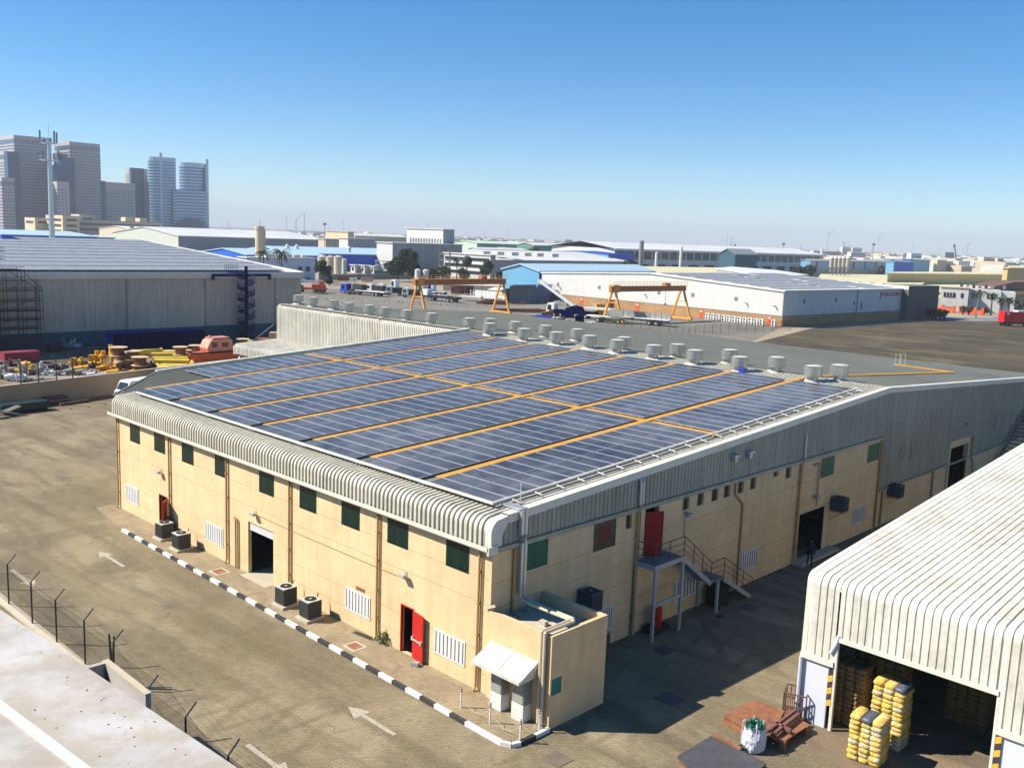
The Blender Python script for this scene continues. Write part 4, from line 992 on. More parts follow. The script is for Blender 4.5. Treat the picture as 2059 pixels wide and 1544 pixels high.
for qd in (((1881, 1082), (1925, 1088), (1962, 1066), (1912, 1062)), ((1930, 1057), (1975, 1061), (2012, 1029), (1972, 1019)), ((2028, 1115), (2059, 1125), (2059, 1092), (2050, 1096))):
    m = MB(); P = [on_roof(*q)+Vector((0, 0, 0.052)) for q in qd]; ys = sorted(p.y for p in P); xs = sorted(p.x for p in P)
    xa, xb, ya, yb = (xs[0]+xs[1])/2, (xs[2]+xs[3])/2, (ys[0]+ys[1])/2, (ys[2]+ys[3])/2
    y = yA-0.15-0.305*math.ceil((yA-0.15-ya)/0.305); 
    while y < yb:
        ry = y
        m.quad((xa, ry+0.077, rsz(xa)+0.05), (xb, ry+0.077, rsz(xb)+0.05), (xb, ry+0.270, rsz(xb)+0.05), (xa, ry+0.270, rsz(xa)+0.05)); y += 0.305
    m.build('skylight', 'skylight', Rs)
# bales of yellow wrapped stock
def bale_stack(lb, x, y, rz, cols, layers, depth=1.0, wd=0.42, lh=0.20, mn='bale_yellow', seed=1, wrapcol=None):
    rn = random.Random(seed)
    t = thing('bale_stack', lb, 'stack of bales', (x, y, 0), rz, 'stacks of yellow wrapped bales')
    for c in range(cols):
        for l in range(layers):
            m = MB(); yy = (c-(cols-1)/2)*wd + rn.uniform(-0.02, 0.02); xx = rn.uniform(-0.03, 0.03); z = 0.02+l*lh; w2 = wd/2*0.97; d2 = depth/2
            b = 0.05; k = []
            for (zz, s_) in ((z, 0.92), (z+lh*0.25, 1.0), (z+lh*0.75, 1.0), (z+lh*0.99, 0.92)):
                ring = []
                for i in range(12):
                    a = 2*math.pi*(i+0.5)/12; cx = math.copysign(min(1, abs(math.cos(a))*1.35), math.cos(a)); cy_ = math.copysign(min(1, abs(math.sin(a))*1.35), math.sin(a))
                    ring.append((xx+cx*d2*s_+rn.uniform(-b, b)*0.4, yy+cy_*w2*s_+rn.uniform(-b, b)*0.3, zz))
                k.append(ring)
            vs = [p for r_ in k for p in r_]; fs = [(j*12+i, j*12+(i+1) % 12, (j+1)*12+(i+1) % 12, (j+1)*12+i) for j in range(3) for i in range(12)]
            fs += [tuple(reversed(range(12))), tuple(range(36, 48))]; m.add(vs, fs)
            mm = mn
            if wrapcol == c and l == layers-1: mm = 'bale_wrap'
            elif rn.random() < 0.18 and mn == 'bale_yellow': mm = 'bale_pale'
            m.build('bale', mm, t, smooth=True)
    return t
q = gz(1735, 1532); bale_stack('front stack of yellow wrapped bales standing in the sun outside the shed doorway', q.x+0.35, q.y+0.0, R(3), 3, 9, seed=2, wrapcol=1)
bale_stack('tall yellow bale stack just inside the doorway behind the front stack', q.x+2.15, q.y-0.05, 0.0, 3, 13, seed=5, wrapcol=0)
bale_stack('yellow bale stack coloured for shade inside the shed against the left door jamb', q.x+2.6, q.y+1.75, 0.0, 3, 13, mn='bale_shaded', seed=8)
bale_stack('deeper row of shaded bales behind the stack at the left jamb', q.x+4.2, q.y+1.2, 0.0, 5, 13, mn='bale_shaded', seed=9)
bale_stack('dim bale stack far inside the dark shed right of the tall yellow stack', q.x+6.5, q.y-1.6, 0.0, 4, 14, mn='bale_shaded', seed=12)
g = MB(); g.quad((x0-2.6, -17.5, 0.004), (x0-0.2, -17.5, 0.004), (30, -17.5, 0.004), (30, -11, 0.004), (x0-2.0, -11, 0.004), (x0-2.8, -13.8, 0.004)); struct('stained_slab', g, 'g_dirt')
# rusty steel scrap in front of the shed
def P3(px, py, z=0.0): q = gz(px, py, z); return (q.x, q.y)
t = thing('steel_platform', 'rusty brown steel plate platform on beams left of the shed doorway', 'scrap metal', (gz(1540, 1450).x, gz(1540, 1450).y, 0))
pl = [P3(1455, 1436, 0.45), P3(1516, 1405, 0.45), P3(1577, 1428, 0.45), P3(1560, 1462, 0.45), P3(1520, 1475, 0.45)]
m = MB(); m.prism(list(reversed(pl)), 0.38, 0.45); m.build('plate', 'rust', t, world=True)
pl2 = [P3(1560, 1455, 0.35), P3(1590, 1434, 0.35), P3(1628, 1456, 0.35), P3(1573, 1492, 0.35), P3(1540, 1476, 0.35)]
m = MB(); m.prism(list(reversed(pl2)), 0.29, 0.35); m.build('plate', 'rust', t, world=True)
m = MB()
for a, b in (((1545, 1470), (1600, 1428)), ((1558, 1475), (1606, 1436)), ((1545, 1448), (1590, 1470))):
    q, r2 = P3(*a, 0.5), P3(*b, 0.5); m.beam((*q, 0.52), (*r2, 0.52), 0.12, 0.14)
m.build('beam', 'rust_rail', t, world=True)
m = MB()
for a in ((1462, 1440), (1520, 1470), (1575, 1490), (1620, 1458), (1516, 1410)):
    q = P3(*a, 0.35); m.box(q[0]-0.1, q[0]+0.1, q[1]-0.1, q[1]+0.1, 0, 0.36)
a, b = P3(1460, 1447, 0.2), P3(1522, 1484, 0.2); m.beam((*a, 0.2), (*b, 0.2), 0.10, 0.34)
m.build('support', 'rust', t, world=True)
t = thing('steel_plate_ramp', 'dark grey steel plate ramp lying in the foreground left of the white sack', 'scrap metal', (gz(1450, 1520).x, gz(1450, 1520).y, 0))
pl = [P3(1362, 1519, 0.3), P3(1433, 1477, 0.3), P3(1541, 1534, 0.3), P3(1500, 1570, 0.3), P3(1420, 1580, 0.3)]
m = MB(); m.prism(list(reversed(pl)), 0.22, 0.30); m.build('plate', 'plate_grey', t, world=True)
m = MB(); a, b = P3(1367, 1526, 0.2), P3(1420, 1552, 0.2); m.beam((*a, 0.1), (*b, 0.1), 0.1, 0.2); a, b = P3(1433, 1478, 0.3), P3(1490, 1507, 0.3); m.beam((*a, 0.34), (*b, 0.34), 0.12, 0.08); m.build('beam', 'rust', t, world=True)
# red cage
q = gz(1608, 1440); t = thing('cage', 'rusty red barred metal cage standing against the corner of the white shed', 'cage', (q.x-0.15, q.y+0.15, 0), R(20))
m = MB(); m.box(-0.45, 0.45, -0.45, 0.45, 0.05, 0.1); m.build('floor', 'rust', t)
for z in (0.1, 0.6, 1.15):
    m = MB(); c = [(-0.45, -0.45, z), (0.45, -0.45, z), (0.45, 0.45, z), (-0.45, 0.45, z), (-0.45, -0.45, z)]
    for a, b in zip(c, c[1:]): m.beam(a, b, 0.05)
    m.build('rail', 'rust_rail', t)
m = MB()
for i in range(6):
    k = -0.45+0.18*i
    for a, b in ((k, -0.45), (k, 0.45), (-0.45, k), (0.45, k)): m.beam((a, b, 0.05), (a, b, 1.15), 0.035)
m.build('bars', 'rust_rail', t)
# bulk bag with green netting
q = gz(1512, 1514); t = thing('bulk_bag', 'bulging white bulk sack stuffed with green netting beside the rusty platform', 'sack', (q.x+0.3, q.y+0.15, 0))
m = MB(); rings = []; rn = random.Random(4)
for z, r_, fo in ((0, 0.38, 0.03), (0.07, 0.47, 0.03), (0.22, 0.50, 0.03), (0.38, 0.49, 0.05), (0.52, 0.50, 0.04), (0.66, 0.45, 0.07), (0.78, 0.42, 0.09), (0.90, 0.37, 0.12), (1.0, 0.42, 0.14)):
    rings.append([(math.cos(2*math.pi*i/32)*(r_*(1+fo*math.sin(7*2*math.pi*i/32+z*3)+rn.uniform(-.04, .04)))+0.05*z, math.sin(2*math.pi*i/32)*(r_*0.92*(1+fo*math.cos(5*2*math.pi*i/32-z*2)+rn.uniform(-.04, .04))), z+(rn.uniform(-.03, .03) if 0 < z < .9 else (0.06*math.sin(4*2*math.pi*i/32) if z > .8 else 0))) for i in range(32)])
vs = [p for r_ in rings for p in r_]; fs = [(j*32+i, j*32+(i+1) % 32, (j+1)*32+(i+1) % 32, (j+1)*32+i) for j in range(8) for i in range(32)] + [tuple(range(224, 256))]
m.add(vs, fs); m.build('bag', 'bag_white', t, smooth=False)
m = MB()
for a in (0.6, 2.2, 3.9, 5.4):
    c_, s__ = math.cos(a), math.sin(a); m.tube([(c_*0.49, s__*0.45, 0.35), (c_*0.47, s__*0.43, 0.75), (c_*0.46, s__*0.42, 1.15), (c_*0.36, s__*0.34, 1.2), (c_*0.3, s__*0.3, 0.95)], 0.022, 5)
m.build('lifting_loop', 'bag_white', t)
m = MB(); leafcloud(m, (0.05, 0, 1.0), 0.42, 0.36, 0.17, 300, 0.08, rn); leafcloud(m, (0.35, -0.1, 0.75), 0.18, 0.16, 0.2, 90, 0.06, rn); m.build('netting', 'net_green', t)
m = MB(); leafcloud(m, (-0.5, 0.15, 0.15), 0.18, 0.18, 0.16, 90, 0.07, rn); m.build('netting', 'net_green', t)

# ================================================================ foreground roof, low wall, fence
Lg = thing('white_roof', 'flat white concrete roof ledge with dark pits in the bottom left foreground', 'roof', (-16, 0, 0))
zl = 6.0; e1 = gz(-40, 1198, zl); e2 = gz(520, 1571, zl)
dxy = (e2-e1)/((e2-e1).y)
def le(y): return e1.x+dxy.x*(y-e1.y)
m = MB(); m.prism([(le(12), 12), (-30, 12), (-30, -14), (le(-14), -14)], zl-0.5, zl); m.build('slab', 'ledge', Lg, world=True)
m = MB(); m.prism([(le(12)-0.5, 12), (-30, 12), (-30, -14), (le(-14)-0.5, -14)], -0.1, zl-0.5); m.build('wall', 'beige_wall', Lg, world=True)
a = gz(-10, 1402, zl); b = gz(200, 1560, zl); n_ = (b-a).normalized(); s_ = Vector((-n_.y, n_.x, 0))
m = MB(); a2 = a-n_*8; b2 = b+n_*8
m.add([tuple(a2+s_*0.0)[:2]+(zl+0.003,), tuple(b2)[:2]+(zl+0.003,), tuple(b2+s_*(-0.26))[:2]+(zl+0.003,), tuple(a2+s_*(-0.26))[:2]+(zl+0.003,),
       tuple(a2)[:2]+(zl+0.07,), tuple(b2)[:2]+(zl+0.07,), tuple(b2-s_*0.26)[:2]+(zl+0.07,), tuple(a2-s_*0.26)[:2]+(zl+0.07,)], [(0, 3, 2, 1), (4, 5, 6, 7), (0, 1, 5, 4), (1, 2, 6, 5), (2, 3, 7, 6), (3, 0, 4, 7)])
m.build('upstand', 'white_paint', Lg, world=True)
rn = random.Random(11); m = MB()
pits = [(0.1, 597), (36, 1259), (45, 1284), (49, 1302), (82, 1311), (79, 1292), (121, 1318), (143, 1344), (136, 1361), (135, 1368), (135, 1376), (175, 1388), (204, 1407), (230, 1433), (251, 1440), (218, 1456), (240, 1462), (264, 1463), (205, 1431), (270, 1481), (271, 1500), (234, 1495), (292, 1442), (311, 1450), (70, 1427), (90, 1445), (113, 1463), (185, 1380), (252, 1475), (352, 1505), (373, 1517), (258, 1535), (33, 1263), (8, 1262), (293, 1449), (209, 1403), (175, 1386), (150, 1300), (60, 1277), (200, 1520), (163, 1430)]
for px, py in pits[1:]:
    q = gz(px, py, zl); r0 = rn.uniform(0.012, 0.038); n = 7
    m.add([(q.x+r0*math.cos(2*math.pi*i/n)*rn.uniform(0.6, 1.3), q.y+r0*math.sin(2*math.pi*i/n)*rn.uniform(0.6, 1.3), zl+0.004) for i in range(n)], [tuple(range(n))])
m.build('spalled_pits', 'cavity', Lg, world=True)
t = thing('parapet_wall', 'low U shaped white parapet wall between the white roof and the fence', 'wall', (-13, 5.5, 0))
A_, B_, C_2 = gz(171, 1338, 3.0), gz(219, 1326, 3.0), gz(302, 1394, 3.0)
m = MB(); xo = (B_.x+C_2.x)/2
m.box(xo-0.2, xo, C_2.y, B_.y, -0.1, 3.0); m.box(-17.5, xo-0.2, B_.y-0.2, B_.y, -0.1, 3.0); m.box(-17.5, xo-0.2, C_2.y, C_2.y+0.2, -0.1, 2.4)
m.build('wall', 'ledge', t, world=True)
m = MB(); m.box(xo-0.22, xo+0.02, C_2.y-0.02, B_.y+0.02, 3.0, 3.04); m.build('coping', 'concrete', t, world=True)
# chain-link fence
def chainlink_mat():
    m = bpy.data.materials.new('chainlink'); m.use_nodes = True; nt = m.node_tree; N = nt.nodes; L = nt.links
    b = N['Principled BSDF']; b.inputs['Base Color'].default_value = (0.03, 0.045, 0.035, 1); b.inputs['Roughness'].default_value = 0.6; b.inputs['Metallic'].default_value = 0.3
    g = N.new('ShaderNodeNewGeometry'); sx = N.new('ShaderNodeSeparateXYZ'); L.new(g.outputs['Position'], sx.inputs[0])
    def mth(op, a, c=None):
        q = N.new('ShaderNodeMath'); q.operation = op
        for i, s_ in enumerate((a, c)):
            if s_ is None: continue
            if isinstance(s_, (int, float)): q.inputs[i].default_value = s_
            else: L.new(s_, q.inputs[i])
        return q.outputs[0]
    h = mth('ADD', sx.outputs[0], sx.outputs[1]); res = []
    for op in ('ADD', 'SUBTRACT'):
        k = mth('PINGPONG', mth(op, h, sx.outputs[2]), 0.035); res.append(mth('LESS_THAN', k, 0.0038))
    L.new(mth('MAXIMUM', res[0], res[1]), b.inputs['Alpha'])
    M['chainlink'] = m
chainlink_mat()
Fn = thing('chainlink_fence', 'green chain-link fence with cranked posts between the white roof and paved yard', 'fence', (-11.3, 10, 0))
FP = [(-11.4, 29.2, 0, 2.2), (-11.4, 26.05, 0, 2.2), (-11.4, 22.95, 0, 2.2), (-11.4, 19.75, 0, 2.2), (-11.35, 16.85, 0, 2.15), (-11.3, 13.75, 0, 2.15), (-11.3, 10.75, 0, 2.15)]
for px, py in ((297, 1385), (373, 1441), (459, 1518)):
    q = gz(px, py, 2.05); FP.append((q.x, q.y, 0, 2.05))
FP.append((FP[-1][0], FP[-1][1]-3.1, 0, 2.05)); FP.append((FP[-1][0], FP[-1][1]-3.1, 0, 2.05))
for i, (x, y, z0_, z1_) in enumerate(FP):
    m = MB(); m.cyl((x, y, z0_-0.05), (x, y, z1_), 0.04, n=8); m.cyl((x, y, z1_), (x+0.42, y-0.0, z1_+0.44), 0.035, n=8)
    m.build('fence_post', 'fence_green' if i < 7 else 'fence_blue', Fn, world=True)
m = MB(); 
for (x, y, _, z1_), (x2, y2, _, z2_) in zip(FP, FP[1:]):
    m.quad((x, y, 0.05), (x2, y2, 0.05), (x2, y2, z2_-0.02), (x, y, z1_-0.02))
m.build('mesh', 'chainlink', Fn, world=True)
for zz in (0.08, 1.1, 2.1):
    m = MB(); m.tube([(x, y, min(zz, z1_-0.03)) for x, y, _, z1_ in FP], 0.008, 5); m.build('wire', 'fence_green', Fn, world=True)
for k in (0.14, 0.28, 0.41):
    m = MB(); m.tube([(x+k, y, z1_+k) for x, y, _, z1_ in FP], 0.004, 4); m.build('wire', 'fence_green', Fn, world=True)
m = MB(); m.box(-11.65, -11.2, 11.5, 30, -0.05, 0.12); tag(m.build('fence_kerb', 'concrete'), 'pale concrete kerb strip under the chain-link fence', 'kerb')
q = FP[6]
t = thing('pipe_bundle', 'bundle of dark green poles tied upright to a fence post', 'poles', (q[0]+0.1, q[1]+0.1, 0))
for a, b in (((0, 0), (0.12, 0.1)), ((0.08, 0.1), (0.0, 0.3)), ((0.15, 0.05), (0.05, 0.45))):
    m = MB(); m.cyl((a[0]-0.1, a[1]+0.2, 0), (b[0]-0.1, b[1], 2.3), 0.045, n=7); m.build('pole', 'fence_green', t)
# ================================================================ storage yard and the large grey warehouse behind
RA = math.atan2(CR.y, CR.x)
YW = 124.0
G1 = thing('grey_warehouse', 'large grey concrete panel warehouse with dark blue plinth behind the storage yard', 'warehouse', (70, YW, 0))
def B1(name, mb, mn, par=None): return mb.build(name, mn, par or G1, world=True)
m = MB(); m.box(-40, 72.3, YW, YW+0.3, 2.35, 11.2)
m.add([(72.3, YW+0.3, 0), (72.3, 244, 0), (72.3, 244, 11.2), (72.3, 184, 14.8), (72.3, YW+0.3, 11.2)], [(0, 1, 2, 3, 4)])
B1('wall', m, 'conc_wall')
m = MB(); m.box(-40, 72.35, YW-0.06, YW+0.3, 0, 2.35); B1('plinth', m, 'teal_band')
m = MB()
for x in (26.2+13.55*k for k in range(-2, 4)): m.box(x-0.1, x+0.1, YW-0.15, YW, 2.4, 11)
for x in (33, 46.5, 60): m.box(x-0.03, x+0.03, YW-0.012, YW, 2.4, 11)
B1('panel_joint', m, 'concrete_grey')
m = MB(); m.add([(-40, YW-0.4, 11.35), (72.6, YW-0.4, 11.35), (72.6, 184, 14.95), (-40, 184, 14.95), (-40, 244, 11.35), (72.6, 244, 11.35)], [(0, 1, 2, 3), (3, 2, 5, 4)])
m.box(-40, 72.65, YW-0.5, YW-0.38, 10.9, 11.5); B1('roof', m, 'roof_white')
m = MB(); m.beam((72.5, YW-0.4, 11.45), (72.5, 184, 15.05), 0.5, 0.25); B1('verge_capping', m, 'roof_white')
m = MB(); m.box(-40, 72.4, YW-0.35, YW-0.05, 10.45, 10.9); B1('gutter', m, 'flashing')
def pv_far():
    m_ = bpy.data.materials.new('pv_far'); m_.use_nodes = True; nt_ = m_.node_tree; N_ = nt_.nodes; L_ = nt_.links; b_ = N_['Principled BSDF']
    b_.inputs['Roughness'].default_value = 0.45; b_.inputs['Specular IOR Level'].default_value = 0.25
    tc_ = N_.new('ShaderNodeTexCoord'); br_ = N_.new('ShaderNodeTexBrick'); br_.offset = 0; br_.inputs['Scale'].default_value = 1
    br_.inputs['Brick Width'].default_value = 1.06; br_.inputs['Row Height'].default_value = 2.13; br_.inputs['Mortar Size'].default_value = 0.035; br_.inputs['Mortar Smooth'].default_value = 0
    br_.inputs['Color1'].default_value = (0.22, 0.225, 0.235, 1); br_.inputs['Color2'].default_value = (0.27, 0.275, 0.285, 1); br_.inputs['Mortar'].default_value = (0.55, 0.58, 0.64, 1)
    L_.new(tc_.outputs['Object'], br_.inputs['Vector']); L_.new(br_.outputs['Color'], b_.inputs['Base Color']); M['pv_far'] = m_
pv_far()
ta = thing('solar_array', 'field of grey-blue solar rows covering the roof of the large grey warehouse', 'solar array', (60, 130, 11.8))
yy = YW+1.2; k = 0
while yy < 182:
    d_ = 5.3; z0_ = 11.6+(yy-YW)*0.06; z1_ = 11.6+(yy+d_-YW)*0.06
    xr_ = 70.8 if k else 69.5
    segs = [(-38, xr_)] if k not in (3, 6, 9) else [(-38, 8+k*3.2), (14+k*3.3, xr_)]
    for (xa, xb) in segs:
        m = MB(); m.add([(xa, yy, z0_+.12), (xb, yy, z0_+.12), (xb, yy+d_, z1_+.12), (xa, yy+d_, z1_+.12), (xa, yy, z0_+.02), (xb, yy, z0_+.02), (xb, yy+d_, z1_+.02), (xa, yy+d_, z1_+.02)], [(0, 1, 2, 3), (0, 4, 5, 1), (1, 5, 6, 2)])
        m.build('solar_row', 'pv_far', ta, world=True)
    yy += d_+0.9; k += 1
# blue spiral staircase
t = thing('spiral_staircase', 'dark blue spiral staircase climbing the grey concrete wall', 'staircase', (59.9, 122.0, 0))
m = MB(); m.cyl((0, 0, 0), (0, 0, 12.6), 0.28, n=10); m.build('column', 'navy', t)
m = MB(); N_ = 88
for i in range(N_):
    a0 = i*2*math.pi/16; a1 = a0+2*math.pi/16; z = i*10.9/N_
    m.add([(0, 0, z), (1.45*math.cos(a0), 1.45*math.sin(a0), z), (1.45*math.cos(a1), 1.45*math.sin(a1), z), (0, 0, z+0.08), (1.45*math.cos(a0), 1.45*math.sin(a0), z+0.08), (1.45*math.cos(a1), 1.45*math.sin(a1), z+0.08)], [(0, 1, 2), (5, 4, 3), (0, 3, 4, 1), (1, 4, 5, 2), (2, 5, 3, 0)])
m.build('tread', 'blue_dark', t)
m = MB()
for dz in (1.0, 0.1, 0.55):
    pts = [(1.45*math.cos(i*2*math.pi/16), 1.45*math.sin(i*2*math.pi/16), i*10.9/N_+dz) for i in range(N_+1)]; m.tube(pts, 0.04, 4)
for i in range(0, N_, 1):
    a0 = i*2*math.pi/16; m.beam((1.45*math.cos(a0), 1.45*math.sin(a0), i*10.9/N_), (1.45*math.cos(a0), 1.45*math.sin(a0), i*10.9/N_+1), 0.04)
m.build('handrail', 'blue_dark', t)
m = MB(); m.box(-5.6, 5.6, 1.2, 1.6, 10.75, 11.2); m.box(-5.6, -5.3, 1.1, 1.7, 10.2, 11.2); m.box(5.3, 5.6, 1.1, 1.7, 10.2, 11.2); m.build('beam', 'blue_dark', t)
m = MB()
for i in range(8): m.beam((-2.6+0.35*i, 2.6, 11.5), (-2.6+0.35*i, 2.6, 12.7), 0.05)
for z in (12.7, 12.2): m.beam((-2.6, 2.6, z), (-0.15, 2.6, z), 0.05)
m.box(-2.6, 0.4, 1.0, 2.8, 11.4, 11.5); m.build('landing', 'blue_dark', t)
# scaffold tower on the left
t = thing('scaffolding', 'tall dark tube scaffolding standing against the grey wall at the left edge', 'scaffolding', (22, 121.5, 0))
lv = [0, 1.9, 3.5, 4.8, 6.1, 7.5, 9.0, 10.5, 12.0]
xs = [10.5, 13, 15.5, 18, 20.5, 23.0, 25.4]
m = MB()
for x in xs:
    top = 9.2 if x > 24 else (12.2 if x > 20 else 15.0)
    for y in (119.6, 120.9, 122.6): m.cyl((x, y, 0), (x, y, top), 0.055, n=5)
for x in (19.4, 21.8, 24.4): m.cyl((x, 119.6, 0), (x, 119.6, 9.6), 0.055, n=5)
m.build('upright', 'scaffold', t, world=True)
m = MB()
for z in lv[1:] + [13.5, 14.6]:
    xe = 25.4 if z < 9.1 else (23 if z < 12.1 else 20.5)
    for y in (119.6, 120.9, 122.6): m.beam((10, y, z), (xe, y, z), 0.10)
    m.beam((10, 119.6, z+0.45), (xe, 119.6, z+0.45), 0.07)
    if z < 11: m.box(10, xe-0.5, 119.6, 120.8, z, z+0.07)
m.build('ledger', 'scaffold', t, world=True)
m = MB()
for i in range(5):
    for j_ in range(0, 7, 2): m.beam((xs[i], 119.55, lv[j_]), (xs[i+1], 119.55, lv[j_+1]), 0.07)
m.beam((23, 119.5, 11.6), (25.4, 119.5, 9.0), 0.07); m.beam((20.4, 119.5, 12.2), (25.4, 119.5, 8.7), 0.07); m.build('brace', 'scaffold', t, world=True)
# dark blue long container
t = thing('container', 'long dark navy tarpaulin covered container standing at the foot of the grey wall', 'container', (38.5, 111.2, 0))
m = MB(); m.box(-7.1, 7.1, -1.2, 1.3, 0.1, 3.2)
for i in range(29): m.box(-7.0+i*0.5, -6.78+i*0.5, -1.26, -1.2, 0.2, 3.1)
m.build('body', 'navy', t); m = MB(); m.box(-7.2, 7.2, -1.3, 1.4, 3.2, 3.32); m.build('cover', 'navy', t)
t = thing('container', 'faded pinkish red site container at the left of the storage yard', 'container', (*gz(40, 730).xy, 0), 0.05)
m = MB(); m.box(-2.3, 2.3, -1, 1, 0.1, 1.5); m.build('body', 'pink', t, bevel=0.03); m = MB(); m.box(-2.35, 2.35, -1.05, 1.05, 1.5, 1.6); m.build('roof', 'pink', t)
# boundary wall
wa, wb = gz(-60, 832), gz(245, 790.5); u_ = (wb-wa).normalized(); n_ = Vector((-u_.y, u_.x, 0))
t = thing('boundary_wall', 'beige boundary wall between the paved yard and the storage yard', 'wall', (wb.x, wb.y, 0))
wc = wb+u_*70
m = MB(); vs = [wa-u_*20, wc, wc+n_*0.25, wa-u_*20+n_*0.25]; m.prism([(v.x, v.y) for v in vs], -0.1, 2.35); m.build('wall', 'bound_wall', t, world=True)
m = MB(); vs = [wa-u_*20-n_*0.05, wc-n_*0.05, wc+n_*0.3, wa-u_*20+n_*0.3]; m.prism([(v.x, v.y) for v in vs], 2.35, 2.42); m.build('coping', 'concrete', t, world=True)
for px in (32, 89, 148, 203):
    p = gz(px, 770, 2.4); q = wa+u_*((p-wa).dot(u_)); m = MB(); m.beam((q.x, q.y, 2.3), (q.x, q.y, 4.6), 0.10); m.beam((q.x, q.y, 4.6), (q.x-0.5, q.y-0.3, 5.0), 0.08); m.build('fence_post', 'scaffold', t, world=True)
# debris along the wall in the paved yard
p = gz(47, 828); t = thing('steel_tank', 'long low dark green steel tank lying by the boundary wall', 'tank', (p.x, p.y, 0), 0.1)
m = MB(); m.box(-2.4, 2.4, -0.7, 0.7, 0.25, 1.0); m.build('body', 'fence_green', t, bevel=0.08); m = MB(); m.box(-2.2, 2.2, -0.5, 0.5, 0, 0.25); m.build('skid', 'dark', t)
p = gz(12, 838); t = thing('trestle', 'pale crossed trestle frame lying in front of the steel tank', 'trestle', (p.x, p.y, 0), 0.2)
for i in range(3):
    m = MB(); m.beam((-1.6, -0.4+0.4*i, 0.1), (1.4, -0.2+0.3*i, 0.9), 0.12); m.build('beam', 'concrete_grey', t)
    m = MB(); m.beam((1.4, -0.4+0.4*i, 0.1), (-1.6, -0.2+0.3*i, 0.9), 0.12); m.build('beam', 'concrete_grey', t)
p = gz(112, 812); t = thing('scrap_pallet', 'dark reddish wooden frames stacked against the boundary wall', 'pallets', (p.x, p.y, 0), 0.1)
for i in range(5):
    m = MB(); m.box(-1.3, 1.5-0.1*i, -0.5, 0.4, 0.05+0.17*i, 0.17+0.17*i); m.build('board', 'rust_rail' if i != 2 else 'junk_grey', t)
for k, (px, py, L_) in enumerate(((150, 812, 3.5), (185, 806, 3.0), (215, 800, 2.5))):
    p = gz(px, py); m = MB(); m.beam((-L_/2, 0, 0.15), (L_/2, 0, 0.18), 0.2, 0.25); o = m.build('beam', 'rust_rail'); o.location = (p.x, p.y, 0); o.rotation_euler = (0, 0, 0.25)
    tag(o, ['dark steel beam along the wall foot, nearest to the stacked frames', 'dark steel beam along the wall foot, middle one of three', 'dark steel beam along the wall foot, nearest to the warehouse corner'][k], 'steel beam', 'beams at the wall foot')
# white van behind the corner of the warehouse
p = gz(240, 766, 2.1)
t = thing('van', 'white van parked behind the far corner of the warehouse, only its nose showing', 'van', (p.x+2.2, p.y+0.3, 0), 0.25)
m = MB(); prof = [(-2.4, 0.35), (-2.45, 0.95), (-2.15, 1.15), (-1.75, 1.95), (-1.5, 2.1), (2.5, 2.15), (2.6, 1.9), (2.6, 0.35)]
m.extr(prof, -0.9, 0.9, 'y'); m.build('body', 'truck_white', t, bevel=0.06)
m = MB(); m.quad((-2.19, -0.78, 1.18), (-2.19, 0.78, 1.18), (-1.78, 0.72, 1.93), (-1.78, -0.72, 1.93)); m.box(-1.5, -0.6, -0.915, -0.90, 1.2, 1.8); m.build('windscreen', 'win_dark', t)
for x in (-1.6, 1.7):
    for s_ in (-0.85, 0.85):
        m = MB(); m.cyl((x, s_-0.1, 0.35), (x, s_+0.1, 0.35), 0.35, n=14); m.build('wheel', 'tyre', t)
m = MB(); m.box(-2.46, -2.42, -0.75, -0.4, 0.8, 0.98); m.build('headlight', 'ac_top', t); m = MB(); m.box(-2.46, -2.42, 0.4, 0.75, 0.8, 0.98); m.build('headlight', 'ac_top', t)
# cable reels
def make_reel(lb, r=1.05, h=1.15):
    t = thing('cable_reel', lb, 'cable reel', (0, 0, 0), 0, 'wooden cable reels in the storage yard')
    for z in (0.0, h-0.08):
        m = MB(); m.cyl((0, 0, z), (0, 0, z+0.08), r, n=24); m.cyl((0, 0, z+0.08), (0, 0, z+0.085), 0.12, n=10); m.build('flange', 'wood', t)
    m = MB(); m.cyl((0, 0, 0.08), (0, 0, h-0.08), r*0.62, n=20)
    for i in range(20):
        a = 2*math.pi*i/20; m.beam((r*0.63*math.cos(a), r*0.63*math.sin(a), 0.08), (r*0.63*math.cos(a), r*0.63*math.sin(a), h-0.08), 0.05)
    m.build('drum', 'wood_drum', t)
    return t
rl = [(237.8, 697.5, 3.3, 1.15, 'large reel with a pale top disc, leftmost of the cable reels'), (243.7, 708, 2.4, 0.95, 'upper reel of the leftmost stack of two'), (243.7, 729, 1.2, 1.0, 'lower reel of the leftmost stack of two'),
      (267, 705, 2.9, 1.1, 'upper reel of the middle stack of reels'), (262, 724, 1.6, 1.05, 'lower reel of the middle stack of reels'), (281.8, 717, 2.4, 1.1, 'upper reel of the front stack beside the yellow pipes'), (282, 733.5, 1.2, 1.05, 'lower reel of the front stack beside the yellow pipes'),
      (337.7, 705, 1.5, 0.95, 'reel standing behind the yellow pipes, left one'), (363, 697, 2.4, 1.05, 'tall stacked reel behind the right end of the yellow pipes'), (394.5, 694, 2.3, 1.05, 'reel partly hidden behind the bow of the orange boat'), (380, 703.5, 1.4, 0.8, 'small reel between pipes and orange boat'),
      (489, 681, 2.0, 1.0, 'reel standing by the foot of the blue spiral staircase'), (498, 684.5, 1.4, 0.9, 'half hidden reel at the right edge of the storage yard')]
rp = None
for px, py, zt, r_, lb in rl:
    q = gz(px, py, zt); lb = 'wooden cable ' + lb
    if rp is None: rp = make_reel(lb); rp.location = (q.x, q.y, zt-1.15); o = rp
    else: o = dup(rp, (q.x, q.y, max(0, zt-1.15)), random.uniform(0, 6), lb)
    o.scale = (r_/1.05, r_/1.05, 1 if zt != 1.2 else 1.04)
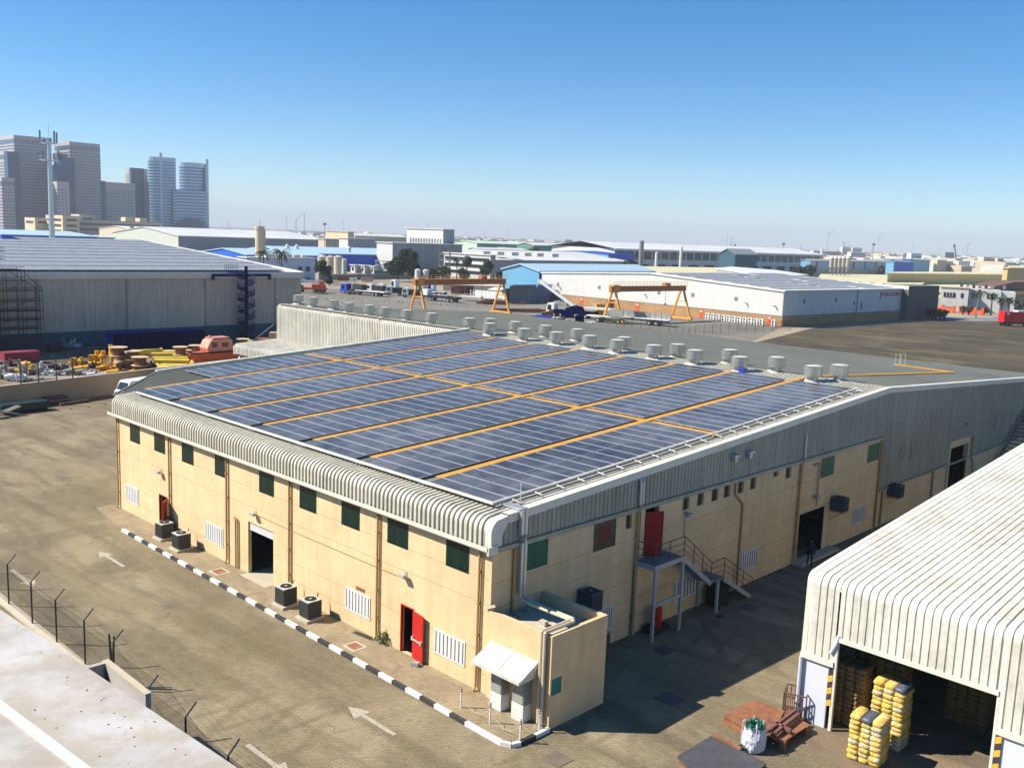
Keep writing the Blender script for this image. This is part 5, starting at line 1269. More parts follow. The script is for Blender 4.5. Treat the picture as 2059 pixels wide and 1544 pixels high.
# yellow pipes
for k in range(6):
    a = gz(301+k*3.2, 712+k*4.1, 1.0); b = gz(373+k*2.5, 710+k*5.0, 1.0)
    zc = 1.2 if k < 2 else (0.9 if k < 4 else 0.55)
    t = thing('yellow_pipe', ['yellow pipe at the back of the pipe stack', 'second yellow pipe from the back of the stack', 'third yellow pipe from the back of the stack', 'fourth yellow pipe from the back of the stack', 'fifth yellow pipe, low on the near side', 'nearest and lowest yellow pipe of the stack'][k], 'pipe', (a.x, a.y, zc), 0, 'yellow pipes stacked in the storage yard')
    d_ = Vector((b.x-a.x, b.y-a.y, 0)); m = MB(); m.cyl((0, 0, 0), d_, 0.33, n=14, cap=False); m.cyl((0, 0, 0), d_, 0.30, n=14, cap=False); m.build('shell', 'pipe_yellow', t, smooth=True)
    m = MB(); m.cyl(d_*0.97, d_*1.0, 0.36, n=14); m.build('flange', 'mach_yellow', t)
q = gz(297, 706, 1.6); t = thing('yellow_pipe', 'single yellow pipe lying farther back behind the pipe stack', 'pipe', (q.x, q.y, 1.5), 0, 'yellow pipes stacked in the storage yard')
m = MB(); m.cyl((-3.2, 0, 0), (2.2, 0.4, 0), 0.35, n=14); m.build('shell', 'pipe_yellow', t, smooth=True); m = MB(); m.cyl((2.1, 0.4, 0), (2.25, 0.41, 0), 0.42, n=14); m.build('flange', 'pipe_yellow', t)
for k, (px, py, lb) in enumerate(((368, 716, 'orange capped pipe end lying at the back of the pipe stack'), (378, 721, 'orange capped pipe end in the middle beside the boat'), (389, 731, 'large yellow rounded buoy against the orange boat hull'))):
    q = gz(px, py, 0.8); t = thing('buoy', lb, 'buoy', (q.x, q.y, 0.75), RA-0.5, 'orange and yellow buoys beside the pipes')
    m = MB(); m.cyl((0, 0, 0), (0, 2.0, 0), 0.5 if k < 2 else 0.62, n=14); m.ball((0, 0, 0), 0.5 if k < 2 else 0.62, 1, 0.6, 1, 14, 8); m.build('body', 'mach_yellow' if k == 2 else 'boat_orange', t, smooth=True)
    m = MB(); m.cyl((0, 0.9, 0), (0, 1.0, 0), 0.53 if k < 2 else 0.66, n=14); m.build('band', 'plate_grey', t)
# orange boat on the hard
q = gz(440, 742); t = thing('boat', 'old orange lifeboat with a pink cabin standing on land in the storage yard', 'boat', (q.x, q.y+1, 0), 0.06)
hull = []
for (x, wd, zb) in ((-3.9, 0.15, 2.0), (-3.2, 0.8, 1.2), (-2.0, 1.25, 0.7), (0, 1.45, 0.5), (3, 1.4, 0.5), (4.6, 1.2, 0.7)):
    hull.append([(x, -wd, 2.35), (x, -wd*0.85, (zb+2.35)/2), (x, -wd*0.35, zb), (x, wd*0.35, zb), (x, wd*0.85, (zb+2.35)/2), (x, wd, 2.35)])
vs = [p for r_ in hull for p in r_]; fs = [(i*6+j_, i*6+j_+1, (i+1)*6+j_+1, (i+1)*6+j_) for i in range(5) for j_ in range(5)] + [tuple(range(30, 36)), (0, 5, 4, 3, 2, 1)] + [(i*6, (i+1)*6, (i+1)*6+5, i*6+5) for i in range(5)]
m = MB(); m.add(vs, fs); m.build('hull', 'boat_orange', t)
m = MB(); 
for s_ in (0, 5): m.tube([r_[s_] for r_ in hull], 0.10, 6)
m.build('rubbing_strake', 'tyre', t)
m = MB(); m.extr([(-1.6, 2.35), (-1.8, 2.9), (-1.3, 3.9), (-0.9, 4.15), (1.6, 4.2), (2.1, 3.9), (2.2, 2.35)], -1.05, 1.05, 'y'); m.build('cabin', 'boat_pink', t, bevel=0.12)
m = MB(); m.box(-1.1, -0.3, -1.08, -1.04, 3.0, 3.7); m.box(0.4, 1.4, -1.08, -1.04, 3.0, 3.6); m.build('window', 'win_dark', t)
m = MB(); m.box(-0.9, 1.7, -0.9, 0.9, 4.2, 4.3); m.ball((-0.8, 0, 4.4), 0.18, n=8, m=5); m.build('cabin_roof', 'boat_pink', t)
for x in (-2, 0.5, 3):
    m = MB(); m.box(x-0.15, x+0.15, -1.0, 1.0, 0, 0.6); m.build('support', 'rust', t)
m = MB(); m.tube([(-3.4, -0.5, 2.35), (-3.4, -0.5, 3.0), (-2.2, -1.0, 3.0), (-2.2, -1.0, 2.35)], 0.04, 5); m.build('rail', 'boat_orange', t)
# yellow machine frames and fittings
def machine(px, py, lb, n, w_, h_, seed, mn='mach_yellow', name='machine_frame', cat='machine part', kinds=3):
    rn = random.Random(seed); q = gz(px, py); t = thing(name, lb, cat, (q.x, q.y, 0), RA)
    for i in range(n):
        m = MB(); x, y = rn.uniform(-w_, w_)/2, rn.uniform(-w_, w_)/3; k = rn.randrange(kinds); s_ = rn.uniform(0.5, 1.0)
        if k == 0: m.cyl((x, y, 0.05), (x+rn.uniform(-.3, .3), y, h_*s_), 0.16*h_/1.6, n=9); m.cyl((x, y, h_*s_*0.6), (x, y, h_*s_*0.7), 0.28*h_/1.6, n=9)
        elif k == 1: m.box(x-0.35, x+0.35, y-0.3, y+0.3, 0, h_*s_*0.55)
        else: m.cyl((x-0.5, y, 0.4), (x+0.5, y+0.2, 0.4+0.2*s_), 0.36*s_, n=12)
        m.build('fitting', mn if isinstance(mn, str) else rn.choice(mn), t, bevel=0.02)
    return t
machine(210, 735, 'upright orange-yellow valve bodies standing left of the cable reels', 7, 3.6, 3.0, 1, name='valve_assembly')
machine(236, 755, 'low yellow engine block with a yellow box in front of the cable reels', 6, 3.8, 1.5, 2, name='engine_block')
machine(78, 703+30, 'yellow lump of machinery inside a rusty frame, standing alone', 5, 1.8, 2.2, 3, name='compressor') .location = (*gz(155, 737).xy, 0)
machine(192, 747, 'pile of yellow pipe bends left of the valve bodies', 8, 4.0, 1.3, 4, name='pipe_bends')
junk = [(52, 752, 'round tub with yellow machinery on top in the junk yard', ['mach_yellow', 'junk_grey'], 1.8, 2.0), (80, 752, 'grey round vat with a white rim in the junk yard', ['junk_grey', 'ac_top'], 1.6, 2.0), (33, 765, 'heap of crumpled white plastic sacks near the boundary wall', ['junk_white', 'bag_white'], 1.9, 1.2),
        (8, 762, 'heap of greenish grey scrap at the left frame edge', ['junk_grey', 'junk_white', 'fence_green'], 2.0, 1.3), (92, 762, 'violet-grey plastic drum and scrap among timber', ['junk_grey', 'panel_white'], 1.6, 1.1), (172, 757, 'grey scrap machinery heap right of the timber pile', ['junk_grey', 'steel'], 2.4, 1.4),
        (196, 762, 'grey and white scrap scattered in front of the yellow engine', ['junk_white', 'junk_grey'], 2.0, 0.8), (62, 768, 'flat pile of purple grey boards close to the wall', ['junk_grey', 'rust_rail'], 2.6, 0.6), (12, 748, 'brown timber frame and scrap at the far left of the junk yard', ['wood', 'junk_grey'], 2.2, 1.6),
        (103, 706, 'dark red machine half in shade near the grey wall', ['maroon', 'slot_dark'], 2.8, 2.0), (142, 702, 'grey and white cabinets in the shade of the grey wall', ['junk_grey', 'ac_top'], 2.0, 1.8), (110, 757, 'tangle of pale pipes beside the grey vat', ['junk_white', 'junk_grey'], 1.8, 1.2)]
for k, (px, py, lb, mn, w_, h_) in enumerate(junk): machine(px, py, lb, 9, w_, h_, 20+k, mn, 'scrap_heap', 'scrap heap')
more = [(20, 736, 'low brown scrap frames left of the rusty framed compressor', ['rust_rail', 'rust'], 2.6, 1.2), (118, 742, 'dark engine parts lying between junk vats and valve bodies', ['slot_dark', 'junk_grey'], 2.6, 1.0), (175, 738, 'small yellow fittings scattered behind the pipe bends', ['mach_yellow', 'slot_dark'], 2.4, 1.0),
        (222, 745, 'row of orange-yellow brackets touching the leftmost reels', ['mach_yellow', 'crane_orange'], 2.4, 1.5), (60, 742, 'dark crates and yellow parts behind the junk tubs', ['slot_dark', 'mach_yellow', 'wood'], 2.6, 1.1), (300, 744, 'dark rubber hoses and tyres beside the front reel stack', ['tyre', 'slot_dark'], 2.4, 1.5),
        (330, 738, 'dark pile under the near end of the yellow pipes', ['slot_dark', 'rust_rail'], 3.0, 0.7), (145, 752, 'brown and grey scrap in front of the timber pile', ['rust_rail', 'junk_grey', 'wood'], 2.8, 0.9)]
for k, (px, py, lb, mn, w_, h_) in enumerate(more): machine(px, py, lb, 12, w_, h_, 60+k, mn, 'scrap_heap', 'scrap heap')
q = gz(140, 768); t = thing('timber_pile', 'pile of long pale timber planks and beams behind the boundary wall', 'timber', (q.x, q.y, 0), RA+0.35)
for i in range(12):
    m = MB(); z = 0.15+0.14*(i//3); y = -0.8+0.7*(i % 3); m.beam((-2.8+random.uniform(-.4, .4), y, z), (2.6+random.uniform(-.5, .5), y+random.uniform(-.3, .3), z+random.uniform(0, .12)), 0.3, 0.12); m.build('plank', 'wood' if i % 2 else 'junk_white', t)
m = MB()
rn = random.Random(77)
for i in range(520):
    px = rn.uniform(0, 330); py = rn.uniform(728, 775)
    if i > 300: px = rn.uniform(630, 1010); py = 600+(px-630)*0.045+rn.uniform(-4, 4); q = gz(px, py); s_ = rn.uniform(0.06, 0.28); m.ball((q.x, q.y, s_*0.3), s_, rn.uniform(.6, 1.6), rn.uniform(.6, 1.4), 0.6, 5, 3)
m.use('junk_grey'); tag(m.build('rubble', 'junk_grey'), 'small grey stones and rubble scattered over the storage yard', 'rubble', kind='stuff')

# low ribbed canopy roof by the rear wing
t = thing('canopy', 'low flat roofed canopy with rounded ribbed edge in front of the tall white facade', 'canopy', (33, 78, 0))
zc = 5.3
cp_ = [(32.3, 4.1), (32.3, 4.75)] + [(32.3+0.5*(1-math.cos(math.pi/2*i/6)), 4.75+0.5*math.sin(math.pi/2*i/6)) for i in range(1, 7)] + [(38.2, 5.55)]
o = ribbed(cp_, 44, 77.6, parent=None, material='white_sheet'); o.parent = t; o.location = (-33, -78, 0)
m = MB(); m.beam((32.35, 77.6, 4.0), (32.35, 77.6, 5.0), 0.2); m.beam((32.6, 77.65, 5.15), (38.2, 77.65, 5.5), 0.16); m.build('verge_capping', 'white_sheet', t, world=True)
m = MB(); m.box(32.5, 38.2, 44, 77.5, 3.9, 4.6); m.box(33.5, 38.2, 77.3, 77.5, 0, 5.2); m.build('soffit', 'wall_low', t, world=True)
for y in (76.8, 68, 59, 50):
    m = MB(); m.box(32.5, 32.8, y-0.15, y+0.15, 0, 4.2); m.build('post', 'white_paint', t, world=True)
q = gz(533, 680, 2.0); t = thing('mobile_ramp', 'small red machine with a pale pole beside the canopy', 'machine', (q.x, q.y, 0), RA)
m = MB(); m.box(-1, 1, -1, 1, 0.5, 2.0); m.build('body', 'rust', t, bevel=0.1); m = MB(); m.beam((-2.5, 0, 1.0), (1.4, 0, 4.3), 0.12); m.build('pole', 'junk_white', t); m = MB(); m.box(0.8, 2.2, -0.8, 0.8, 0.2, 3.0); m.build('frame', 'wood', t)

# ================================================================ truck yard
def wheels(t, xs_, hw, r_=0.5, mn='tyre'):
    for x in xs_:
        for s_ in (-1, 1):
            m = MB(); m.use('tyre'); m.cyl((x, s_*hw-0.15, r_), (x, s_*hw+0.15, r_), r_, n=14); m.use('ac_top'); m.cyl((x, s_*hw-0.16, r_), (x, s_*hw+0.16, r_), r_*0.45, n=10); m.build('wheel', None, t)
def cab(t, x0_, mn, ln=2.1, h=2.9, hw=1.22, nose=-1):
    # cab occupies x0_..x0_+ln ; windscreen on the 'nose' side
    xf = x0_ if nose < 0 else x0_+ln; xb = x0_+ln if nose < 0 else x0_; s_ = 1 if nose < 0 else -1
    m = MB(); m.extr([(xf, 0.6), (xf, 1.5), (xf+0.25*s_, h-0.15), (xf+0.5*s_, h), (xb, h), (xb, 0.6)], -hw, hw, 'y'); m.build('cab', mn, t, bevel=0.06)
    m = MB(); m.quad((xf-0.01*s_, -hw*0.85, 1.6), (xf-0.01*s_, hw*0.85, 1.6), (xf+0.2*s_, hw*0.82, h-0.35), (xf+0.2*s_, -hw*0.82, h-0.35))
    m.box(min(xf+0.35*s_, xb-0.7*s_), max(xf+0.35*s_, xb-0.7*s_), -hw-0.015, -hw, 1.55, h-0.5); m.build('windscreen', 'win_dark', t)
    m = MB(); m.box(min(xf-0.1*s_, xf+0.1*s_), max(xf-0.1*s_, xf+0.1*s_), -hw, hw, 0.45, 0.85); m.build('bumper', 'steel', t)
def at_px(px, py, name, lb, cat, rz, group=None):
    q = gz(px, py); return thing(name, lb, cat, (q.x, q.y, 0), rz, group)
# red mobile crane
t = at_px(624, 588, 'mobile_crane', 'red truck crane with white boom laid back, beside the grey warehouse end', 'crane truck', RA)
m = MB(); m.box(-5.5, 5, -1.3, 1.3, 0.9, 1.5); m.build('chassis', 'truck_orange', t); wheels(t, (-4, -2.6, 1.6, 2.9, 4.1), 1.15)
m = MB(); m.box(0.6, 4.6, -1.2, 1.2, 1.5, 2.6); m.build('superstructure', 'truck_orange', t, bevel=0.08); cab(t, 2.6, 'truck_orange', 1.6, 3.5, 0.8, -1)
m = MB(); m.beam((3.6, 0, 3.0), (-6.5, 0, 3.9), 0.8, 0.7); m.build('boom', 'truck_white', t)
m = MB(); m.box(-5.6, -2.4, -1.2, 1.2, 1.5, 2.2); m.build('deck', 'plate_grey', t)
# blue truck with flatbed trailer
t = at_px(727, 593, 'flatbed_truck', 'blue truck cab pulling a long empty white flatbed trailer', 'truck', R(-80)); t.scale = (1.22, 1, 1)
cab(t, -6.4, 'truck_blue', 2.2, 3.1, 1.25, -1); m = MB(); m.box(-4.2, -2.6, -1.1, 1.1, 0.9, 3.0); m.build('sleeper', 'navy', t, bevel=0.05)
m = MB(); m.box(-6, 8.2, -0.5, 0.5, 0.7, 1.0); m.build('chassis', 'plate_grey', t); m = MB(); m.box(-2.4, 8.4, -1.25, 1.25, 1.25, 1.5); m.build('flatbed', 'roof_white', t)
m = MB(); m.box(-2.45, -2.3, -1.25, 1.25, 1.5, 3.3); m.build('headboard', 'roof_white', t); wheels(t, (-5.4, -3.4, 4.6, 5.8), 1.1, 0.52)
m = MB(); m.box(-2.2, 1.0, -1.1, 1.1, 1.5, 3.1); o = m.build('load', 'slot_dark', t)
tr = [(712, 592, 'dark pickup truck parked in front of the blue truck', 'cloth_dark', 1.9, 0.1), (754, 590, 'white cab truck with dark load box behind the white flatbed', 'truck_white', 2.9, 0.05), (793, 594, 'white fronted truck with dark rear body in the middle of the truck row', 'truck_white', 2.8, 0.5),
      (826, 598, 'white fronted truck just left of the first gantry leg', 'truck_white', 2.8, 0.4), (802, 586, 'white tractor unit with roof deflector behind the truck row', 'truck_white', 3.8, 0.0), (776, 586, 'white flat truck with low cab between trucks', 'truck_white', 2.4, 0.1),
      (857, 594, 'white tractor unit standing under the left part of the gantry beam', 'truck_white', 3.8, 0.05), (877, 594, 'second white tractor unit under the gantry beam', 'truck_white', 3.9, 0.05)]
for k, (px, py, lb, mn, h_, rr) in enumerate(tr):
    t = at_px(px, py, 'parked_truck', lb, 'truck', R(-72)+rr, 'trucks parked in the yard')
    if k == 0:
        m = MB(); m.extr([(-2.6, 0.5), (-2.6, 1.1), (-1.4, 1.2), (-0.8, 1.8), (0.7, 1.8), (0.9, 1.15), (2.6, 1.15), (2.6, 0.5)], -0.95, 0.95, 'y'); m.build('body', 'plate_grey', t, bevel=0.06); wheels(t, (-1.7, 1.7), 0.85, 0.38)
        m = MB(); m.box(-0.7, 0.5, -0.97, -0.95, 1.25, 1.7); m.build('window', 'win_dark', t); continue
    cab(t, -2.6, mn, 2.0, h_, 1.2, -1); m = MB(); m.box(-2.4, 3.2, -0.5, 0.5, 0.7, 1.0); m.build('chassis', 'plate_grey', t); wheels(t, (-1.7, 1.6, 2.8), 1.1, 0.52)
    m = MB(); m.box(-0.5, 3.4, -1.2, 1.2, 1.05, 2.4 if k in (1, 2, 3) else 1.3); m.build('body', 'slot_dark' if k in (1, 2, 3) else 'truck_white', t, bevel=0.04)
# flatbeds in and near the first gantry
t = at_px(888, 606, 'flatbed_trailer', 'dark blue low flatbed with grey scrap piled on its bed under the first gantry', 'trailer', R(-78)); t.scale = (1.35, 1, 1)
m = MB(); m.box(-4.8, 4.6, -1.25, 1.25, 0.95, 1.5); m.build('flatbed', 'cloth_dark', t, bevel=0.04); wheels(t, (-2.4, 2.2, 3.3), 1.1)
m = MB(); m.box(-4.8, -3.2, -1.2, 1.2, 1.5, 3.2); m.build('cab', 'truck_white', t, bevel=0.06)
m = MB()
for i in range(9): m.ball((-1.5+0.5*i*0.9, random.uniform(-.5, .5), 1.7), 0.45, 1.2, 1, 0.8, 7, 4)
m.build('load', 'junk_grey', t)
t = at_px(962, 606, 'flatbed_trailer', 'flatbed trailer with a row of white bars, left of the small white hut', 'trailer', R(-78)); t.scale = (1.35, 1, 1)
m = MB(); m.box(-4.8, 5.6, -1.25, 1.25, 1.1, 1.4); m.build('flatbed', 'roof_white', t); wheels(t, (2.0, 3.2), 1.1)
m = MB()
for i in range(11): m.beam((-1.5+0.65*i, -1.2, 1.4), (-1.5+0.65*i, -1.2, 3.3), 0.12); m.beam((-1.5+0.65*i, 1.2, 1.4), (-1.5+0.65*i, 1.2, 3.3), 0.12)
m.box(-1.5, 5.3, 1.1, 1.2, 1.5, 3.2); m.build('stake', 'truck_white', t)
for k, (px, mn) in enumerate(((916, 'rust'), (944, 'rust_rail'), (926, 'rust_rail'))):
    t = at_px(px, 592, 'brown_container', ['rusty brown open container under the gantry beam, left one', 'rusty brown open container under the gantry beam, right one', 'rusty brown container between two others under the gantry'][k], 'container', RA, 'brown containers under the gantry')
    m = MB(); m.box(-1.3, 1.3, -1.5, 1.5, 0.3, 2.9); m.box(-1.4, -1.3, -1.6, -1.5, 0.2, 3.0); m.box(1.3, 1.4, -1.6, -1.5, 0.2, 3.0); m.build('body', mn, t)
t = thing('tan_wall', 'long low tan wall and slab behind the first gantry', 'wall', (*gz(935, 588).xy, 0), RA)
m = MB(); m.box(-8, 12.5, 8, 20, 0, 2.0); m.box(-7.8, 12.3, 8.2, 19.8, 2.0, 2.1); m.build('wall', 'wall_tan', t)
# small hut
t = at_px(1017, 603, 'hut', 'small white hut with a grey side and a pale roof behind the right gantry leg', 'hut', 0)
m = MB(); q = gz(1010, 603); m.box(-0.5, 5.5, 0, 7, 0, 2.7); m.build('wall', 'wall_white', t); m = MB(); m.extr([(-0.9, 2.65), (2.5, 3.3), (5.9, 2.65), (5.9, 2.8), (2.5, 3.45), (-0.9, 2.8)], -0.3, 7.3, 'y'); m.build('roof', 'roof_white', t)
m = MB(); m.box(3, 3.9, -0.02, 0, 0, 2.0); m.build('door', 'steel', t)
# steel beams piles
for k, (px, py, L_, n__, lb, mn) in enumerate(((990, 612, 8, 7, 'pile of rusty red steel sections left of the gantry leg', 'rust'), (1040, 612, 5, 6, 'heap of dark rusty scrap right of the gantry leg', 'rust_rail'), (1045, 628, 13, 6, 'long rusty orange steel beams lying right of the first gantry', 'rust'))):
    t = at_px(px, py, 'steel_sections', lb, 'steel sections', RA+0.2)
    for i in range(n__):
        m = MB(); m.beam((-L_/2+random.uniform(-1, 1), random.uniform(-1.5, 1.5), 0.2+0.12*i), (L_/2+random.uniform(-1, 1), random.uniform(-1.5, 1.5), 0.2+0.12*i), 0.3, 0.3); m.build('beam', mn, t)
# gantry cranes
def gantry(lb, left, right, h, mcol):
    t = thing('gantry_crane', lb, 'gantry crane', (left.x, left.y, 0), math.atan2(right.y-left.y, right.x-left.x), 'orange gantry cranes in the truck yard')
    L_ = math.hypot(right.x-left.x, right.y-left.y)
    m = MB(); m.box(-1.3, L_+1.0, -0.45, 0.45, h-1.35, h); m.build('girder', 'crane_brown', t)
    for i in range(12):
        if i in (3, 4, 5, 7, 8, 9, 10): 
            pass
    m = MB()
    for i in range(22):
        x = -1.0+(L_+1.8)*i/21; m.beam((x, -0.9, h), (x, -0.9, h+1.05), 0.06)
    for z in (h+1.05, h+0.55): m.beam((-1.0, -0.9, z), (L_+0.8, -0.9, z), 0.06)
    m.box(-1.1, L_+0.9, -0.95, -0.45, h-0.05, h+0.03); m.build('walkway_rail', 'crane_orange', t)
    for x, s_ in ((0, 1.0), (L_, 1.0)):
        for sy in (-1, 1):
            m = MB(); m.beam((x, sy*0.55, h-1.3), (x, sy*2.9, 0.8), 0.42, 0.42); m.build('leg', 'crane_orange', t)
        m = MB(); m.beam((x, -1.45, h*0.55), (x, 1.45, h*0.55), 0.25); m.build('tie_beam', 'crane_orange', t)
        m = MB(); m.box(x-0.35, x+0.35, -3.6, 3.6, 0.25, 0.85); m.build('end_carriage', 'crane_orange', t)
        m = MB()
        for sy in (-3, 3): m.cyl((x-0.2, sy, 0.25), (x+0.2, sy, 0.25), 0.3, n=10)
        m.build('rail_wheel', 'tyre', t)
    m = MB(); m.box(-0.8, 1.2, -0.8, 0.8, h-1.5, h+0.25); m.build('end_cabinet', 'crane_orange', t)
    xh = L_*0.75
    m = MB(); m.box(xh-0.9, xh+0.9, -0.6, 0.6, h, h+0.7); m.build('trolley', 'crane_brown', t)
    m = MB(); m.cyl((xh, 0, h-1.3), (xh, 0, h-4.4), 0.05, n=5); m.ball((xh, 0, h-4.6), 0.28, n=8, m=5); m.build('hook', 'plate_grey', t)
    return t
g2l, g2r = gz(1231, 649), gz(1368, 643)
gantry('orange gantry crane standing in front of the long white warehouse wall', Vector((g2l.x, g2l.y, 0)), Vector((g2r.x, g2r.y, 0)), 8.7, 0)
g1r = gz(1007, 632); xl = g1r.x
for k in range(400):
    xl -= 0.1; qd = Vector((xl, g1r.y, 0))-CC; 
    if CF*qd.dot(CR)/qd.dot(_f)+PW/2 < 840: break
gantry('orange gantry crane over parked trucks, farther left, before the trees', Vector((xl, g1r.y, 0)), Vector((g1r.x, g1r.y, 0)), 8.9, 0)
# blue and white boom crane
t = at_px(1150, 638, 'boom_crane', 'blue truck crane with white boom raised leftward before the long white wall', 'crane truck', R(-74)); t.scale = (1.2, 1, 1)
m = MB(); m.box(-4.8, 5.5, -1.3, 1.3, 0.9, 1.7); m.build('chassis', 'navy', t, bevel=0.05); wheels(t, (-3.8, -2.2, 2.0, 3.4), 1.1)
cab(t, -5.6, 'truck_white', 1.9, 3.3, 1.2, -1)
m = MB(); m.extr([(-1.2, 1.7), (-1.2, 2.3), (0.6, 3.0), (2.0, 2.7), (2.6, 1.7)], -1.0, 1.0, 'y'); m.build('superstructure', 'navy', t, bevel=0.08)
m = MB(); m.beam((0.5, 0, 2.7), (-7.4, 0, 8.2), 0.6, 0.62); m.build('boom', 'truck_white', t)
m = MB(); m.beam((-6.6, 0.2, 8.0), (-8.3, 0.2, 8.6), 0.5, 0.8); m.beam((-8.2, 0.1, 8.4), (-8.5, 0.1, 7.0), 0.15); m.beam((-6.2, 0.2, 8.3), (-3.0, 0.2, 5.9), 0.12); m.build('boom_head', 'junk_white', t)
m = MB(); m.box(-1.8, 1.0, -2.0, -1.4, 0, 1.9); m.build('outrigger', 'navy', t, bevel=0.04)
m = MB(); m.box(3.0, 9.5, -0.9, 0.9, 2.4, 2.9); m.build('jib', 'junk_white', t)
for k in range(7):
    q = gz(1080+k*4.3, 641+k*0.3); o = MB().cyl((0, 0, 0), (0, 0, 0.95), 0.3, n=12).cyl((0, 0, 0.45), (0, 0, 0.5), 0.32, n=12).build('oil_drum', 'truck_blue' if k < 6 else 'bright_blue')
    o.location = (q.x, q.y, 0); tag(o, 'blue oil drum, ' + ['leftmost of the row', 'second of the row', 'third of the row', 'fourth of the row', 'fifth of the row', 'sixth of the row', 'last on the right of the row'][k] + ' beside the boom crane', 'drum', 'blue oil drums in a row')
misc = [(1100, 637, 'rusty brown box stack behind the blue drums', 'rust', 2.8, 1.6), (1115, 634, 'dark brown crate behind the drums', 'rust_rail', 1.6, 1.9), (1118, 644, 'pale wrapped bundle right of the drums', 'junk_white', 1.4, 0.9), (1132, 646, 'dark machinery and tyres in the clutter row', 'slot_dark', 2.6, 0.9),
        (1143, 648, 'beige tarpaulin bundle in front of the boom crane', 'wood', 1.5, 0.8), (1165, 651, 'navy blue square tank in front of the boom crane', 'navy', 2.0, 1.9), (1185, 653, 'white covered boat-like bundle right of the navy tank', 'junk_white', 3.0, 0.7), (1206, 636, 'upright orange drums beside the left gantry leg', 'mach_yellow', 1.8, 3.2), (1193, 641, 'folded red excavator arm beside the orange drums', 'truck_red', 2.0, 1.8)]
for k, (px, py, lb, mn, w_, h_) in enumerate(misc):
    t = at_px(px, py, 'yard_equipment', lb, 'equipment', RA)
    if k == 7:
        for i in range(3): m = MB(); m.cyl((-0.8+0.8*i, 0, 0), (-0.8+0.8*i, 0, h_), 0.42, n=12); m.build('drum', mn, t)
    elif k == 8:
        m = MB(); m.beam((-1.2, 0, 0.3), (0.6, 0, 1.9), 0.4); m.beam((0.6, 0, 1.9), (1.4, 0, 0.6), 0.3); m.build('arm', mn, t)
    else:
        for i in range(3 if k not in (5,) else 1):
            m = MB(); x = (i-1)*w_*0.33 if k != 5 else 0; hh = h_*(0.7+0.3*((i*7+k) % 3)/2); m.box(x-w_/5 if k != 5 else -w_/2, x+w_/5 if k != 5 else w_/2, -0.6, 0.6, 0, hh); m.build('item', mn, t, bevel=0.08)
# grey sided flatbed and staked trailer
t = at_px(1215, 648, 'flatbed_trailer', 'white flatbed trailer with a grey headboard beside the left leg of the second gantry', 'trailer', R(-76)); t.scale = (1.25, 1, 1)
m = MB(); m.box(-3.5, 4.2, -1.2, 1.2, 1.3, 1.5); m.build('flatbed', 'truck_white', t); m = MB(); m.box(1.6, 4.2, -1.3, -1.2, 1.5, 3.4); m.build('headboard', 'cab_grey', t); wheels(t, (-1, 3.2), 1.1)
t = at_px(1290, 652, 'staked_trailer', 'long flatbed trailer with dark stakes and twin wheels between the gantry legs', 'trailer', R(-78)); t.scale = (1.18, 1, 1)
m = MB(); m.box(-6.2, 6.2, -1.25, 1.25, 1.35, 1.6); m.build('flatbed', 'junk_white', t); wheels(t, (2.0, 3.5), 1.05, 0.55)
m = MB(); m.box(-5.8, 5.8, -0.5, 0.5, 0.9, 1.35); m.beam((-4.6, 0.8, 0), (-4.6, 0.8, 1.3), 0.15); m.beam((-4.6, -0.8, 0), (-4.6, -0.8, 1.3), 0.15); m.build('chassis', 'plate_grey', t)
m = MB()
for i in range(11):
    for s_ in (-1.2, 1.2): m.beam((-6+1.18*i, s_, 1.6), (-6+1.18*i, s_, 2.9), 0.08)
m.build('stake', 'plate_grey', t); m = MB(); m.box(-6, 5.8, 0.9, 1.15, 1.6, 2.8); m.build('side_board', 'concrete_grey', t)
# ---------------- long white logistics warehouse
Lw = thing('logistics_warehouse', 'long white metal warehouse with an orange brick base and solar panels on its roof', 'warehouse', (187.3, 89.2, 0), R(-3.6))
def B2(name, mb, mn): return mb.build(name, mn, Lw)
Yw, Xw = 85.5, 63.5
m = MB(); m.add([(0, 0, 2.55), (0, Yw, 2.55), (0, Yw, 8.75), (0, Yw/2, 10.9), (0, 0, 8.75)], [(4, 3, 2, 1, 0)]); m.box(0.0, Xw, 0, 0.2, 2.55, 8.75); B2('wall', m, 'wall_white')
m = MB(); m.box(-0.10, 0.2, -0.1, Yw, 0, 2.55); m.box(0.2, Xw, -0.1, 0.2, 0, 2.55); B2('base_wall', m, 'brick_orange')
m = MB(); m.box(-0.16, 0, -0.16, Yw, 2.5, 2.62); m.box(0, Xw, -0.16, 0, 2.5, 2.62); B2('ledge', m, 'steel')
m = MB(); m.add([(-0.3, -0.3, 8.85), (-0.3, Yw/2, 11.0), (Xw, Yw/2, 11.0), (Xw, -0.3, 8.85), (-0.3, Yw+.3, 8.85), (Xw, Yw+.3, 8.85)], [(0, 3, 2, 1), (1, 2, 5, 4)])
m.add([(-0.3, -0.3, 8.45), (-0.3, -0.3, 8.88), (-0.3, Yw/2, 11.03), (-0.3, Yw/2, 10.6), (-0.3, Yw+.3, 8.88), (-0.3, Yw+.3, 8.45)], [(0, 1, 2, 3), (3, 2, 4, 5)]); m.box(-0.3, Xw, -0.32, -0.2, 8.5, 8.88); B2('roof', m, 'roof_white')
